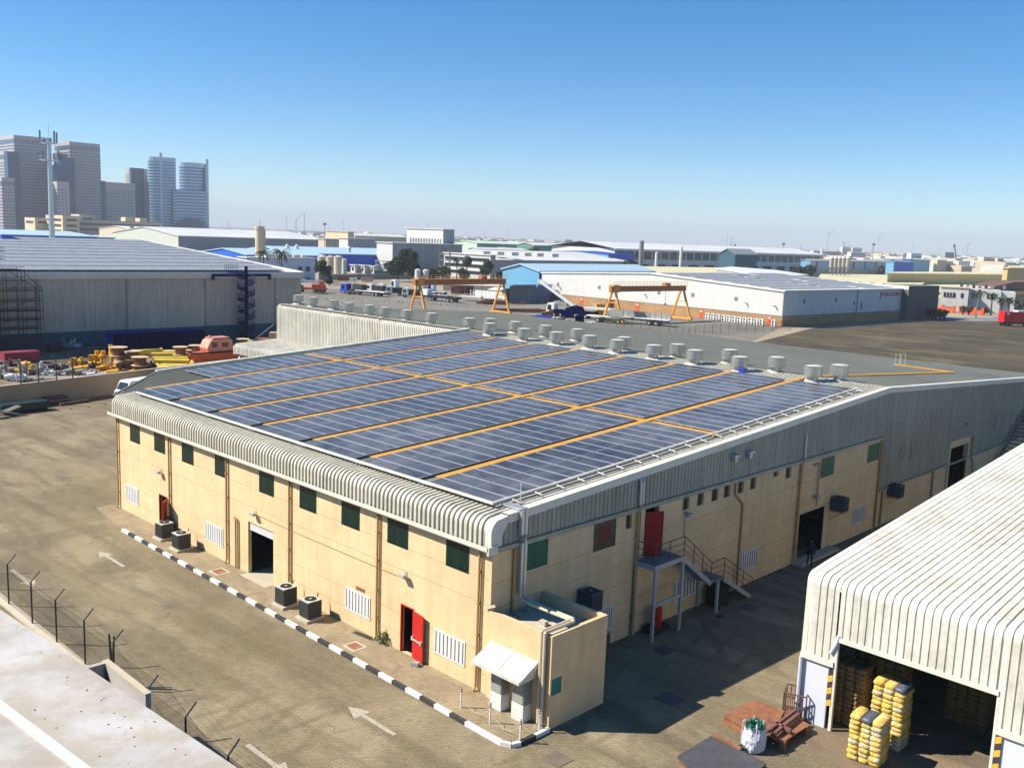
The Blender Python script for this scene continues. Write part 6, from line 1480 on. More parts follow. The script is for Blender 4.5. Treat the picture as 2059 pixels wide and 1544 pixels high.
for r_ in range(7):
    y0_ = 2.0+r_*5.8
    for (xa, xb) in (((2, 28), (30, 60)) if r_ % 3 else ((2, 40), (44, 60))):
        m = MB(); y1_ = y0_+4.2; za, zb = 8.85+(y0_+.3)*0.0502, 8.85+(y1_+.3)*0.0502
        m.add([(xa, y0_, za+.12), (xb, y0_, za+.12), (xb, y1_, zb+.12), (xa, y1_, zb+.12), (xa, y0_, za), (xb, y0_, za)], [(0, 1, 2, 3), (0, 4, 5, 1)]); B2('solar_row', m, 'pv_far')
m = MB(); m.box(Xw-2.5, Xw+17, -2.0, 6, 0, 9.6); m.box(Xw-2.5, Xw-2.4, 6, 60, 7, 9.6); B2('stair_tower', m, 'tower_grey')
m = MB()
for i in range(14): m.box(Xw-2.6, Xw-1.0, 6+i*3.8, 7.5+i*3.8, 9.6, 9.9)
m.add([(Xw-2.52, -1.9, 9.65), (Xw-2.52, 58, 9.65), (Xw-2.52, 58, 8.4), (Xw-2.52, -1.9, 8.6)], [(0, 1, 2, 3)]); B2('parapet', m, 'roof_white')
def lwx(px, py):   # point on face x=0
    a_ = R(-3.6); n0 = Vector((math.cos(a_), math.sin(a_), 0)); d = ray(px, py); P0 = Vector((187.3, 89.2, 0)); t_ = (P0-CC).dot(n0)/d.dot(n0); q_ = CC+d*t_-P0
    return (-q_.x*math.sin(a_)+q_.y*math.cos(a_)), q_.z
def lwy(px, py):
    a_ = R(-3.6); n0 = Vector((-math.sin(a_), math.cos(a_), 0)); d = ray(px, py); P0 = Vector((187.3, 89.2, 0)); t_ = (P0-CC).dot(n0)/d.dot(n0); q_ = CC+d*t_-P0
    return (q_.x*math.cos(a_)+q_.y*math.sin(a_)), q_.z
for px in (1168.5, 1281, 1409.5, 1548):
    y, z = lwx(px, 640); m = MB(); m.box(-0.16, -0.1, y-0.6, y+0.6, 0.1, 2.2); d_ = B2('door', m, 'truck_orange'); m = MB(); m.box(-0.18, -0.16, y-0.3, y+0.3, 1.6, 2.0); m.build('door_sign', 'truck_white', d_)
for px, py in ((1205, 578), (1122, 572), (1325, 588), (1393, 593), (1480, 601)):
    y, z = lwx(px, py); m = MB(); m.box(-0.06, 0, y-0.5, y+0.5, z-0.5, z+0.5); B2('wall_vent', m, 'steel')
for px, py in ((1086, 574), (1126, 578), (1298, 593), (1501, 610), (1559, 616)):
    y, z = lwx(px, py); m = MB(); m.box(-0.8, 0, y-0.15, y+0.15, z, z+0.15); B2('floodlight', m, 'plate_grey')
for px, py, h_ in ((1617, 606, 1.2), (1681, 603, 1.1), (1732, 615, 1.8), (1717, 610, 1.0), (1770, 599, 0.8), (1823, 598, 0.9)):
    x, z = lwy(px, py); m = MB(); m.box(x-0.35, x+0.35, -0.06, 0, z-h_/2, z+h_/2); B2('wall_vent', m, 'plate_grey')
for px in (1655, 1720, 1762):
    x, z = lwy(px, 640); m = MB(); m.box(x-0.1, x+0.1, -0.2, -0.08, 0, 8.4 if px == 1720 else 3); B2('downpipe', m, 'concrete_grey')
# lettering
def text_mesh(s_, size, name, parent, mn, loc, rot):
    cu = bpy.data.curves.new('lettering', 'FONT'); cu.body = s_; cu.size = size; cu.extrude = 0.02
    o = bpy.data.objects.new('tmp', cu); COL.objects.link(o); bpy.context.view_layer.update()
    me = bpy.data.meshes.new_from_object(o.evaluated_get(bpy.context.evaluated_depsgraph_get())); bpy.data.objects.remove(o)
    me.materials.clear(); me.materials.append(M[mn]); q_ = bpy.data.objects.new(name, me); COL.objects.link(q_); q_.parent = parent; q_.location = loc; q_.rotation_euler = rot; return q_
xa_, za_ = lwy(1769, 595); xb_, _z = lwy(1816, 592)
tx = text_mesh('RETAIL LOGISTICS', 1.55, 'sign_letters', Lw, 'sign_red', (xa_+0.2, -0.06, za_-0.1), (R(90), 0, 0))
wd_ = max(v.co.x for v in tx.data.vertices); tx.scale = ((xb_-xa_)/wd_, 1.0, 1)
m = MB(); m.box(xa_-1.6, xa_-0.4, -0.05, 0, za_-0.3, za_+0.6); m.ball((xa_-1.0, -0.04, za_+1.0), 0.3, 1, 0.1, 1, 8, 5); B2('sign_logo', m, 'panel_white')
# white condensers along the brick base
acp = [(1422.5, 642.5), (1433, 643.5), (1444, 645), (1454.5, 646.5), (1465, 647.5), (1475.5, 649), (1486.5, 650), (1497.5, 651.5), (1508.5, 652.5), (1520, 654), (1531, 655), (1555, 657)]
w0 = None
for k, (px, py) in enumerate(acp):
    q = gz(px, py); lb = 'white twin fan condenser box at the brick base, ' + (['first from the left', 'second from the left', 'third from the left', 'fourth from the left', 'fifth from the left', 'sixth from the left', 'seventh from the left', 'eighth from the left', 'ninth from the left', 'tenth from the left', 'last before the red door', 'alone right of the red door'][k])
    if w0 is None:
        w0 = thing('fan_unit', lb, 'air conditioner', (q.x, q.y, 0), R(-3.6), 'white condenser boxes in front of the logistics warehouse')
        m = MB(); m.box(-0.3, 0.3, -0.55, 0.55, 0.1, 1.65); m.build('casing', 'truck_white', w0, bevel=0.02)
        for z in (0.5, 1.25):
            m = MB(); m.cyl((-0.33, 0.08, z), (-0.30, 0.08, z), 0.30, n=14); m.build('fan', 'plate_grey', w0)
    else: dup(w0, (q.x, q.y, 0), R(-3.6), lb)
# chain fence in the field
t = thing('wire_fence', 'thin wire fence on slender posts between truck yard and scrub field', 'fence', (*gz(1390, 676).xy, 0))
fl = [(1205, 652), (1240, 656), (1270, 661), (1305, 666), (1345, 672), (1372, 676), (1398, 676), (1432, 673), (1465, 670), (1500, 668), (1535, 667), (1570, 664), (1610, 664)]
fp_ = []
for (a, b), (c, d) in zip(fl, fl[1:]):
    for k in range(2): fp_.append(gz(a+(c-a)*k/2, b+(d-b)*k/2))
for q in fp_: m = MB(); m.cyl((q.x, q.y, 0), (q.x, q.y, 2.4), 0.045, n=5); m.build('post', 'scaffold', t, world=True)
m = MB()
for a, b in zip(fp_, fp_[1:]): m.quad((a.x, a.y, 0.05), (b.x, b.y, 0.05), (b.x, b.y, 2.3), (a.x, a.y, 2.3))
m.build('mesh', 'chainlink', t, world=True)
for k, (px, py, w_) in enumerate(((1240, 612, 5.5), (1130, 614, 6), (1215, 620, 8), (1330, 627, 4), (1355, 630, 2))):
    t = at_px(px, py, 'covered_pallets', ['grey covered pallets left of the gantry leg by the brick wall', 'dark grey crates at the far left of the brick wall', 'long low rack with crates in front of the brick wall', 'grey crates seen between the gantry legs', 'small dark crates right of the gantry'][k], 'crates', R(-93.6))
    n__ = int(w_/1.4)
    for i in range(n__): m = MB(); x = -w_/2+1.4*i; m.box(x, x+1.15, -0.5, 0.5, 0, 1.1+0.2*(i % 2)); m.build('crate', 'concrete_grey' if k != 1 else 'grey_paint', t, bevel=0.03)
for k, (px, py) in enumerate(((1300, 640), (1255, 612))):
    pass
t = at_px(1250, 622, 'aframe', 'pale A-shaped frame standing before the brick wall left of the gantry beam', 'frame', R(-93.6))
m = MB(); m.beam((-1.2, 0, 0), (0, 0, 2.6), 0.12); m.beam((1.2, 0, 0), (0, 0, 2.6), 0.12); m.beam((-0.7, 0, 1), (0.7, 0, 1), 0.1); m.build('frame', 'wall_cream', t)
t = at_px(1226, 622, 'rust_tank', 'rusty brown tank standing behind the left leg of the second gantry', 'tank', 0)
m = MB(); m.cyl((0, 0, 0), (0, 0, 2.6), 1.2, n=16); m.build('shell', 'rust', t); m = MB(); m.cyl((0, 0, 2.6), (0, 0, 2.8), 1.25, 0.4, n=16); m.build('top', 'rust', t)
# ================================================================ farther buildings
def bear(px):
    d = hdir(px); return d
def at_d(px, D):
    d = hdir(px); return Vector((CC.x+d.x*D, CC.y+d.y*D, 0))
def ext_x(C, px):   # distance along +X from C at which the column px is reached
    d = hdir(px); dx, dy = C.x-CC.x, C.y-CC.y
    t_ = dy/d.y; return d.x*t_-dx
def ext_y(C, px):
    d = hdir(px); dx, dy = C.x-CC.x, C.y-CC.y
    t_ = dx/d.x; return d.y*t_-dy
def shed_far(name, lb, cat, C, W_, D_, h, roof='gx', rh=2.0, lit='wall_white', shade=None, roofm='roof_white', group=None, bays=0, bandm=None, rz=0.0):
    # C near corner; W_ along +X (shaded long face), D_ along +Y (sunlit face). roof 'gx': ridge along X (gable on lit face); 'gy': ridge along Y; 'flat'
    t = thing(name, lb, cat, (C.x, C.y, 0), rz, group)
    m = MB(); m.box(0, W_, 0, D_, -0.2, h)
    if roof == 'gx': m.add([(0, 0, h), (0, D_, h), (0, D_/2, h+rh), (W_, 0, h), (W_, D_, h), (W_, D_/2, h+rh)], [(2, 1, 0), (3, 4, 5)])
    if roof == 'gy': m.add([(0, 0, h), (W_, 0, h), (W_/2, 0, h+rh), (0, D_, h), (W_, D_, h), (W_/2, D_, h+rh)], [(0, 1, 2), (5, 4, 3)])
    m.build('wall', lit, t)
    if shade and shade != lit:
        m = MB(); m.box(0.1, W_-0.1, -0.12, 0, 0, h-0.1); m.build('shade_side_sheet', shade, t)  # face sheet: side paint on some sheds, shade put into the colour on others
    o_ = 0.5; m = MB(); e = 0.35
    if roof == 'gx': m.add([(-o_, -o_, h), (W_+o_, -o_, h), (W_+o_, D_/2, h+rh), (-o_, D_/2, h+rh), (W_+o_, D_+o_, h), (-o_, D_+o_, h)] , [(0, 1, 2, 3), (3, 2, 4, 5)]); m.add([(-o_, -o_, h-e), (W_+o_, -o_, h-e), (W_+o_, -o_, h+.02), (-o_, -o_, h+.02)], [(0, 1, 2, 3)]); m.add([(-o_, -o_, h-e), (-o_, -o_, h), (-o_, D_/2, h+rh), (-o_, D_/2, h+rh-e), (-o_, D_+o_, h), (-o_, D_+o_, h-e)], [(0, 3, 2, 1), (3, 5, 4, 2)])
    elif roof == 'gy': m.add([(-o_, -o_, h), (-o_, D_+o_, h), (W_/2, D_+o_, h+rh), (W_/2, -o_, h+rh), (W_+o_, D_+o_, h), (W_+o_, -o_, h)], [(1, 0, 3, 2), (2, 3, 5, 4)])
    else: m.box(-o_, W_+o_, -o_, D_+o_, h, h+e)
    m.build('roof', roofm, t)
    if bays:
        for i in range(bays):
            m = MB(); x = W_*(i+0.5)/bays; m.box(x-0.08*W_/bays, x+0.08*W_/bays, -0.2, -0.12, 0, h); m.build('bay_strip', bandm or 'concrete_grey', t)
    return t
def by(C, pxL, pxR): return ext_x(C, pxR), ext_y(C, pxL)
GF = 'industrial sheds in the middle distance'
def fb(lb, pxC, base, pxL, pxR, ytop, ypk=None, D=None, name='industrial_shed', cat='warehouse', depth=None, width=None, **k):
    C = at_d(pxC, D) if D else gz(pxC, base); C.z = 0
    W_ = width or ext_x(C, pxR); D_ = depth or ext_y(C, pxL); h = ztop(pxC, ytop, C)
    rh = k.pop('rh', None)
    if rh is None: rh = max(0.3, (ztop(pxC, ypk, C)-h)) if ypk else 1.0
    return shed_far(name, lb, cat, C, W_, D_, h, rh=rh, **k), C, W_, D_, h
# blue shed beyond the grey warehouse
fb('long deep blue shed with pale roof edge behind the grey warehouse at left', 2, None, -40, 194, 471, D=420, lit='bright_blue', shade='deep_blue', roofm='pale_blue', rh=1.5, depth=60)
fb('low pale blue and white shed end right of the long blue shed', 196, None, 180, 229, 477, D=470, lit='sky_blue', shade='sky_blue', roofm='roof_white', rh=0.8)
fb('pale green gabled warehouse with long shaded blue-grey side and bright white roof', 358, None, 226, 655, 474, D=600, lit='wall_greygreen', shade='wall_bluegrey', roofm='roof_white', rh=4.5)
t, C, W_, D_, h = fb('long tan warehouse with white roof dotted by small black vents', 265, None, 199, 585, 462, D=830, lit='wall_tan', shade='wall_tan', roofm='roof_white', rh=2.5)
for i in range(13): m = MB(); m.box(W_*(i+0.5)/13-1.2, W_*(i+0.5)/13+1.2, D_*0.2-1, D_*0.2+1, h+0.6, h+2.4); m.build('roof_vent', 'slot_dark', t)
# cream office complex
C = at_d(198, 1000); t = thing('office_block', 'long cream office complex with stepped wings and dark window bands', 'office building', (C.x, C.y, 0), 0)
def oblk(px0, px1, ytop, dy, dep, mn='wall_cream', bands=2):
    P0 = Vector((C.x, C.y+dy, 0)); xa = ext_x(P0, px0); xb = ext_x(P0, px1); h = ztop((px0+px1)/2, ytop, Vector((C.x+(xa+xb)/2, C.y+dy, 0)))
    m = MB(); m.box(xa, xb, dy, dy+dep, 0, h); w_ = m.build('wing', mn, t)
    for b in range(bands):
        m = MB(); m.box(xa+3, xb-3, dy-0.3, dy, h-5-b*5, h-3-b*5); m.box(xa-0.3, xa, dy+4, dy+dep-4, h-5-b*5, h-3-b*5); m.build('window', 'win_dark', w_)
oblk(126, 326, 444, 0, 30, bands=2); oblk(70, 126, 439, 18, 26, bands=1); oblk(126, 160, 434, -22, 40, bands=4); oblk(160, 192, 432, 4, 20, bands=1); oblk(252, 268, 437.5, 8, 10, bands=0); oblk(281, 296, 439, 8, 10, bands=0)
# towers
def tower(lb, D, blocks, group='high-rise towers on the left skyline'):
    pxC = blocks[0][0]; C0 = at_d(pxC, D); t = thing('tower', lb, 'tower', (C0.x, C0.y, 0), 0, group)
    for bi, (pc, pl, pr, yt, ml, mw, style, dd) in enumerate(blocks):
        C = at_d(pc, D+dd); W_ = ext_x(C, pr); D_ = max(6, ext_y(C, pl)) if pl < pc else 14; h = ztop(pc, yt, C); ox, oy = C.x-C0.x, C.y-C0.y
        m = MB(); m.box(ox, ox+W_, oy, oy+D_, 0, h); w_ = m.build('block', ml, t)
        if style == 'bands':
            n_ = int((h-12)/4.0)
            for i in range(min(n_, 44)):
                z = 3+4.0*i; m = MB(); m.box(ox-0.25, ox+W_+0.2, oy-0.25, oy+D_+.2, z, z+1.7); m.build('window', mw, w_)
            m = MB(); m.box(ox-0.3, ox+W_, oy-0.3, oy+D_, h-11, h-5)
            m.build('window', mw, w_)
            for i in range(int(W_/3.2)):
                m = MB() if i == 0 else m; m.box(ox+i*3.2, ox+i*3.2+1.1, oy-0.45, oy-0.2, 0, h-0.2)
            m.build('mullion', ml, w_)
        elif style == 'grid':
            n_ = int((h-8)/4.2)
            for i in range(min(n_, 40)):
                z = 3+4.2*i; m = MB()
                for j_ in range(max(1, int(W_/4.5))): m.box(ox+1.2+j_*4.5, ox+3.4+j_*4.5, oy-0.2, oy, z, z+2)
                for j_ in range(max(1, int(D_/4.5))): m.box(ox-0.2, ox, oy+1.2+j_*4.5, oy+3.4+j_*4.5, z, z+2)
                m.build('window', mw, w_)
    return t
DT = 1500
tower('tall striped office tower with dark glass step at the far left edge', DT, [(34, 4.5, 108, 272, 'tower_stone', 'tower_glass', 'bands', 0), (13, -8, 34, 304, 'tower_stone', 'tower_glass', 'bands', -8), (20, 13, 44, 305, 'tower_dark', 'tower_dark', 'none', -30), (6, -10, 32, 357, 'tower_stone', 'tower_glass', 'bands', -50)])
tower('striped office tower with dark blue glass steps, second from the left', DT, [(144, 115, 205, 285, 'tower_stone', 'tower_glass', 'bands', 0), (126, 112, 153, 316, 'tower_dark', 'tower_dark', 'none', -30), (112, 104, 128, 332, 'tower_dark', 'tower_dark', 'none', -38), (117, 109, 141, 365, 'tower_stone', 'tower_glass', 'grid', -55)])
tower('mid-rise purple-grey slab block with small square windows', DT, [(214, 205.6, 273, 366, 'tower_stone', 'tower_glass', 'grid', 20), (206.5, 205.5, 214, 364, 'tower_dark', 'tower_dark', 'none', 15)])
tower('narrow tower with a blank dark side between slab block and glass towers', DT, [(264, 254, 292, 339, 'tower_stone', 'tower_glass', 'grid', 60), (266, 264.5, 291, 337.5, 'tower_dark', 'tower_dark', 'none', 54), (292, 291, 312, 340, 'tower_stone', 'tower_glass', 'grid', 62)])
def round_tower(lb, D, pl, pr, yt, mast, low):
    C = at_d((pl+pr)/2, D); t = thing('tower', lb, 'tower', (C.x, C.y, 0), math.atan2(hdir(pl).y-0, hdir(pl).x)-R(90), 'high-rise towers on the left skyline')
    w_ = (pr-pl)/CF*D/2; h = ztop((pl+pr)/2, yt, C)
    def ell(z0_, z1_, k=1.0):
        m = MB(); n = 20; pts = [(w_*k*math.cos(2*math.pi*i/n), w_*0.55*k*math.sin(2*math.pi*i/n)) for i in range(n)]; m.prism(pts, z0_, z1_); return m
    b_ = ell(0, h, 0.985).build('shaft', 'tower_blue', t)
    z = 4.0
    while z < h-8: ell(z, z+2.0).build('floor_band', 'tower_pale', b_); z += 4.4
    ell(h-6, h+0.5, 1.0).build('crown', 'tower_pale', b_)
    dx = (mast[0]-(pl+pr)/2)/CF*D; m = MB(); m.box(dx-2.0, dx+1.6, -w_*0.62, -w_*0.52 if abs(dx) < w_*0.9 else 0, 0, ztop(mast[0], mast[1], C)); m.build('fin', 'tower_pale', t)
    xl, xr, yl = ((low[0]-(pl+pr)/2)/CF*D, (low[1]-(pl+pr)/2)/CF*D, ztop(low[0], low[2], C))
    m = MB(); m.box(xl, xr, -w_*0.75, w_*0.2, 0, yl); q_ = m.build('annex', 'tower_blue', t); z = 3
    while z < yl-2: m = MB(); m.box(xl-0.3, xr+0.3, -w_*0.75-0.3, w_*.2, z, z+1.8); m.build('floor_band', 'tower_pale', q_); z += 4.4
    return t
round_tower('curved blue glass tower with a white mast on its face', 1550, 302, 352, 318, (326, 309), (346, 362, 381))
round_tower('curved blue glass tower with a tall white fin at its right edge', 1500, 364, 412, 329, (414.5, 321), (360, 411, 383))
C = at_d(335, 1480); t = thing('arched_hall', 'low dark arched hall between the feet of the glass towers', 'hall', (C.x, C.y, 0), RA)
m = MB(); m.extr([(25*math.cos(math.pi*i/10)+32, 2+26*math.sin(math.pi*i/10)) for i in range(11)], 0, 20, 'y'); m.build('shell', 'tower_dark', t)
# telecom mast
C = at_d(103.5, 330); t = thing('telecom_mast', 'tall grey monopole mast carrying two antenna platforms in front of the towers', 'mast', (C.x, C.y, 0), RA)
h1, h2 = ztop(103, 284, C), ztop(103, 318, C)
m = MB(); m.cyl((0, 0, 0), (0, 0, h1), 1.0, 0.5, n=12); m.build('pole', 'galv', t)
for k, (hh, w_) in enumerate(((h1, 2.6), (h2, 3.2))):
    m = MB(); m.cyl((0, 0, hh-0.9), (0, 0, hh-0.7), w_*0.75, n=12)
    for i in range(9): a = 2*math.pi*i/9; m.beam((0, 0, hh-0.8), (w_*math.cos(a), w_*0.8*math.sin(a), hh-0.6), 0.14)
    for z in (-0.6, 0.3):
        for i in range(9): a, b = 2*math.pi*i/9, 2*math.pi*(i+1)/9; m.beam((w_*math.cos(a), w_*.8*math.sin(a), hh+z), (w_*math.cos(b), w_*.8*math.sin(b), hh+z), 0.10)
    m.build('platform', 'galv', t)
    for i, (x, hh2) in enumerate(((-w_, 3.0), (-w_*0.55, 0.8), (w_*0.6, 3.0), (w_*0.85, 2.6), (w_*0.1, 1.0)) if k == 0 else ((-w_, 1.6), (-w_*.6, 1.9), (w_*.4, 1.4), (w_*.8, 2.2), (w_, 1.6))):
        m = MB(); m.box(x-0.2, x+0.2, -0.3+0.2*i, 0.05+0.2*i, hh-0.6, hh+hh2); m.build('antenna', 'steel', t)
m = MB(); m.cyl((0, 0, h1), (0, 0, h1+5.5), 0.06, n=5); m.build('spike', 'galv', t)
# blue sheds in the middle
t, C, W_, D_, h = fb('bright blue gabled shed with light blue roof left of the white silo', 496, None, 405, 560, 512, D=430, lit='bright_blue', shade='deep_blue', roofm='pale_blue', rh=2.2, width=40)
C = gz(706, 545); xs0 = 576; P0 = Vector((C.x, C.y, 0)); xa = ext_x(P0, 580); C2 = Vector((C.x+xa, C.y, 0)); h = ztop(706, 511, P0)
shed_far('industrial_shed', 'long deep blue shed with pale roof above white cabins and concrete silos', 'warehouse', C2, ext_x(C2, 807), 42, h, rh=2.6, lit='bright_blue', shade='deep_blue', roofm='pale_blue')
for i, px in enumerate((578, 597, 703)): 
    q = at_d(px, 470); o = MB().cyl((0, 0, 0), (0, 0, 1.8), 0.8, n=10).ball((0, 0, 1.9), 0.95, n=10, m=6).build('turbine_vent', 'roof_white'); o.location = (q.x, q.y, h+0.9); tag(o, ['white turbine vent on the pale blue roof, left of two by the palm', 'white turbine vent on the pale blue roof, right of two by the palm', 'white turbine vent alone on the middle of the pale blue roof'][i], 'roof vent', 'turbine vents on blue roof')
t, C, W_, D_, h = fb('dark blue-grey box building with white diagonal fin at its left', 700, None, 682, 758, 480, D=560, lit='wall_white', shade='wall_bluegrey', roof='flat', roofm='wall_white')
m = MB(); m.box(W_*.55, W_*.9, -0.3, -.12, h-9, h-6); m.build('window', 'win_dark', t)
fb('small brown building with pale roof between green warehouse and blue-grey box', 655, None, 640, 684, 481, D=580, lit='wall_tan', shade='concrete_grey', roof='flat', roofm='roof_white')
fb('cream building with grey side behind the blue-grey box', 700, None, 655, 712, 467, D=720, lit='wall_cream', shade='wall_tan', roof='flat', roofm='wall_cream')
fb('low warehouse with white roof stretching behind, left of the tall white block', 714, None, 690, 818, 474, D=800, lit='wall_tan', shade='wall_tan', roofm='roof_white', rh=2)
# tall white block above grey hall
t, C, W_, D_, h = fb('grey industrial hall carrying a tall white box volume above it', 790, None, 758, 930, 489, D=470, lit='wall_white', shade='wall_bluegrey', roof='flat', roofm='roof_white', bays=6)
t, C, W_, D_, h = fb('tall bright white box building with a row of narrow slot windows', 891, None, 818, 913.5, 462, D=500, name='white_block', cat='building', lit='wall_white', shade='wall_bluegrey', roof='flat', roofm='roof_white')
hb = ztop(891, 480, C)
for i in range(12): m = MB(); y = D_*(0.05+0.9*i/12); m.box(-0.3, 0, y, y+D_*0.028, h-8.5, h-4.8); m.build('window', 'grey_paint', t)
# white office terrace, grey warehouses
t, C, W_, D_, h = fb('white terraced office building with dark window bands behind the palms', 985, 562, 894, 998, 514, lit='wall_white', shade='concrete_grey', roof='flat', roofm='roof_white', name='office_building', cat='office building')
for i in range(3): m = MB(); m.box(-0.4, 0, D_*.03, D_*.97, h-2.6-i*3.0, h-1.4-i*3.0); m.build('window', 'win_dark', t)
C0 = gz(1210, 549); xa = ext_x(C0, 998); C1 = Vector((C0.x+xa, C0.y, 0)); h = ztop(1210, 525, C0)
shed_far('industrial_shed', 'very long grey warehouse with white eaves and cream roof behind the light blue shed', 'warehouse', C1, ext_x(C1, 1268), 75, h, rh=4.2, lit='wall_white', shade='wall_bluegrey', roofm='roof_white', bays=14)
for k, px in enumerate((975, 1003, 1032, 1058, 1083, 1113)):
    q = at_d(px, 520); o = MB().box(-2.6, 2.6, -2, 2, 0, 1.8).box(-1.5, 1.5, -2.1, -2, 0.4, 1.4).build('roof_unit', 'wall_white'); o.location = (q.x, q.y, h+2.2); tag(o, 'white box unit on the long cream roof, ' + ['first', 'second', 'third', 'fourth', 'fifth', 'sixth'][k] + ' from the left', 'roof unit', 'units on the long cream roof')
t, C, W_, D_, h = fb('light blue gabled shed with darker blue lean-to beside the white warehouse', 1082, 604, 1013, 1140, 545, lit='sky_blue', shade='deep_blue', roofm='pale_blue', rh=2.0, width=60)
C = gz(1052, 606); t2 = thing('lean_to', 'low blue lean-to shed with pale roof at the foot of the light blue shed', 'lean-to', (C.x-3, C.y-8, 0), 0)
m = MB(); m.box(0, 9, 2, 11, 0, 5.2); m.build('wall', 'wall_bluegrey', t2); m = MB(); m.box(-8.0, 9.4, 2, 18, 5.2, 5.5); m.build('roof', 'sky_blue', t2); m = MB(); m.box(0.05, 8.95, 1.9, 2, 0, 5.1); m.build('cladding', 'steel_blue', t2)
fb('pale green-roofed warehouse row far behind the tall white block', 960, None, 913, 1110, 489, D=900, lit='green_roof', shade='green_wall', roofm='green_roof', rh=2)
fb('long white-roofed warehouse with dark green wall in the distance', 1075, None, 1040, 1240, 493, D=760, lit='green_wall', shade='green_wall', roofm='roof_white', rh=2)
fb('beige low warehouse with white roof and dark open side', 962, None, 942, 1060, 501, D=640, lit='wall_cream', shade='concrete_grey', roofm='roof_white', rh=1.2)
fb('blue-roofed long shed with light blue and dark blue walls', 1225, None, 1110, 1278, 511, D=600, lit='sky_blue', shade='deep_blue', roofm='blue_paint', rh=1.2)
# colonnaded market hall
C = gz(1240, 532); C = at_d(1237, 620); t = thing('market_hall', 'long white two level hall with rows of dark openings across the middle distance', 'hall', (C.x, C.y, 0), R(-6))
h = ztop(1237, 500, C)
m = MB(); m.box(0, 235, 0, 60, 0, h); m.build('wall', 'wall_white', t)
m = MB(); m.add([(-2, -2, h), (237, -2, h), (237, 30, h+4), (-2, 30, h+4), (237, 62, h), (-2, 62, h)], [(0, 1, 2, 3), (3, 2, 4, 5)]); m.box(-2, 237, -2.2, -1.8, h-1.2, h+0.1); m.build('roof', 'roof_white', t)
for i in range(27): m = MB(); m.box(2.5+8.5*i, 9.2+8.5*i, -0.3, 0, h*0.55, h-1.3); m.build('opening', 'win_dark', t)
for i in range(14): m = MB(); m.box(5+17*i, 15+17*i, -0.4, 0, 0, h*0.32); m.build('opening', 'slot_dark', t)
fb('dark gabled open steel shed at the right end of the long white hall', 1480, None, 1447, 1524, 511, D=560, lit='teal_band', shade='teal_band', roofm='wall_bluegrey', rh=3, name='open_shed', cat='shed')
def silo(lb, px, D, w_, ytop, mn='wall_cream', name='silo', cat='silo', cap=True):
    C = at_d(px, D); h = ztop(px, ytop, C); r_ = w_/CF*D/2; t = thing(name, lb, cat, (C.x, C.y, 0))
    m = MB(); m.cyl((0, 0, 0), (0, 0, h), r_, n=16)
    m.build('shell', mn, t)
    m = MB(); m.cyl((0, 0, h), (0, 0, h+r_*0.35), r_*1.05, r_*0.3, n=16); m.build('cap', mn, t)
    return t, C, h, r_
t, C, h, r_ = silo('tall cream water tank tower standing above the blue sheds by the palms', 522, 420, 17, 462, 'wall_cream', 'water_tower', 'water tower')
m = MB(); m.beam((r_*0.9, -r_*.6, 0), (r_*0.9, -r_*.6, h), 0.6); m.build('ladder', 'wall_cream', t); m = MB(); m.cyl((0, 0, h), (0, 0, h+1.4), r_*1.1, n=16, cap=False); m.build('railing', 'wall_cream', t)
for k, px in enumerate((648, 665, 681, 693)): silo('weathered concrete silo behind the leafy tree, ' + ['first from the left', 'second from the left', 'third from the left', 'rightmost and palest'][k], px, 400-k*3, 18 if k < 3 else 10, 517 if k < 3 else 522, 'conc_wall' if k < 3 else 'wall_greygreen')
silo('dark grey concrete shaft standing before the long white hall', 1290.5, 560, 9, 485, 'steel', 'shaft', 'tower'); silo('slim white shaft with dark head in the middle of the long hall', 1371, 560, 6, 497, 'wall_white', 'shaft', 'tower')
silo('short white silo between the two shafts', 1322, 545, 6, 508, 'wall_white'); silo('slim grey tower rising behind the right part of the long hall', 1477.5, 1100, 4.5, 491, 'wall_bluegrey', 'shaft', 'tower'); silo('white slim tower with dark top far behind the blue and tan shed', 1653, 1100, 5, 500, 'wall_white', 'shaft', 'tower')
for k, px in enumerate((1526, 1552, 1557, 1562, 1568)): silo('white silo in the distant cluster, ' + ['left one standing apart', 'tallest of the right group', 'second of the right group', 'third of the right group', 'last of the right group'][k], px, 900, 5, [502, 499.5, 502, 503, 504][k], 'wall_white')
# five grey silos on legs
C = gz(1690, 549.5); tS = None
for k, px in enumerate((1674, 1682, 1690, 1698, 1707)):
    q = at_d(px, 590); h = ztop(px, 519, q); hb = ztop(px, 537, q); t = thing('hopper_silo', 'grey cylindrical hopper silo on steel legs, ' + ['leftmost', 'second from left', 'middle', 'second from right', 'rightmost'][k] + ' of the row of five', 'silo', (q.x, q.y, 0), RA, 'five grey silos on legs')
    r_ = (3.6 if k < 4 else 4.4)/CF*590
    m = MB(); m.cyl((0, 0, hb), (0, 0, h), r_, n=16); m.build('shell', 'concrete_grey', t); m = MB(); m.cyl((0, 0, h), (0, 0, h+0.9), r_, r_*.3, n=16); m.build('top', 'junk_white', t); m = MB(); m.cyl((0, 0, hb-3), (0, 0, hb), 0.3, r_, n=12); m.build('hopper', 'concrete_grey', t)
    for sx in (-1, 1):
        m = MB(); m.beam((sx*r_*.8, -r_*.6, 0), (sx*r_*.8, -r_*.6, hb), 0.28); m.build('leg', 'steel', t)
t, C, W_, D_, h = fb('long shed with light blue upper wall and tan lower wall behind the silos', 1632, None, 1627, 1795, 524, D=680, lit='sky_blue', shade='pale_blue', roofm='concrete_grey', rh=1, depth=7, bays=7, bandm='steel', name='two_tone_shed')
m = MB(); m.box(0, W_, -0.35, -0.2, 0, h*0.5); m.build('lower_wall', 'wall_cream', t)
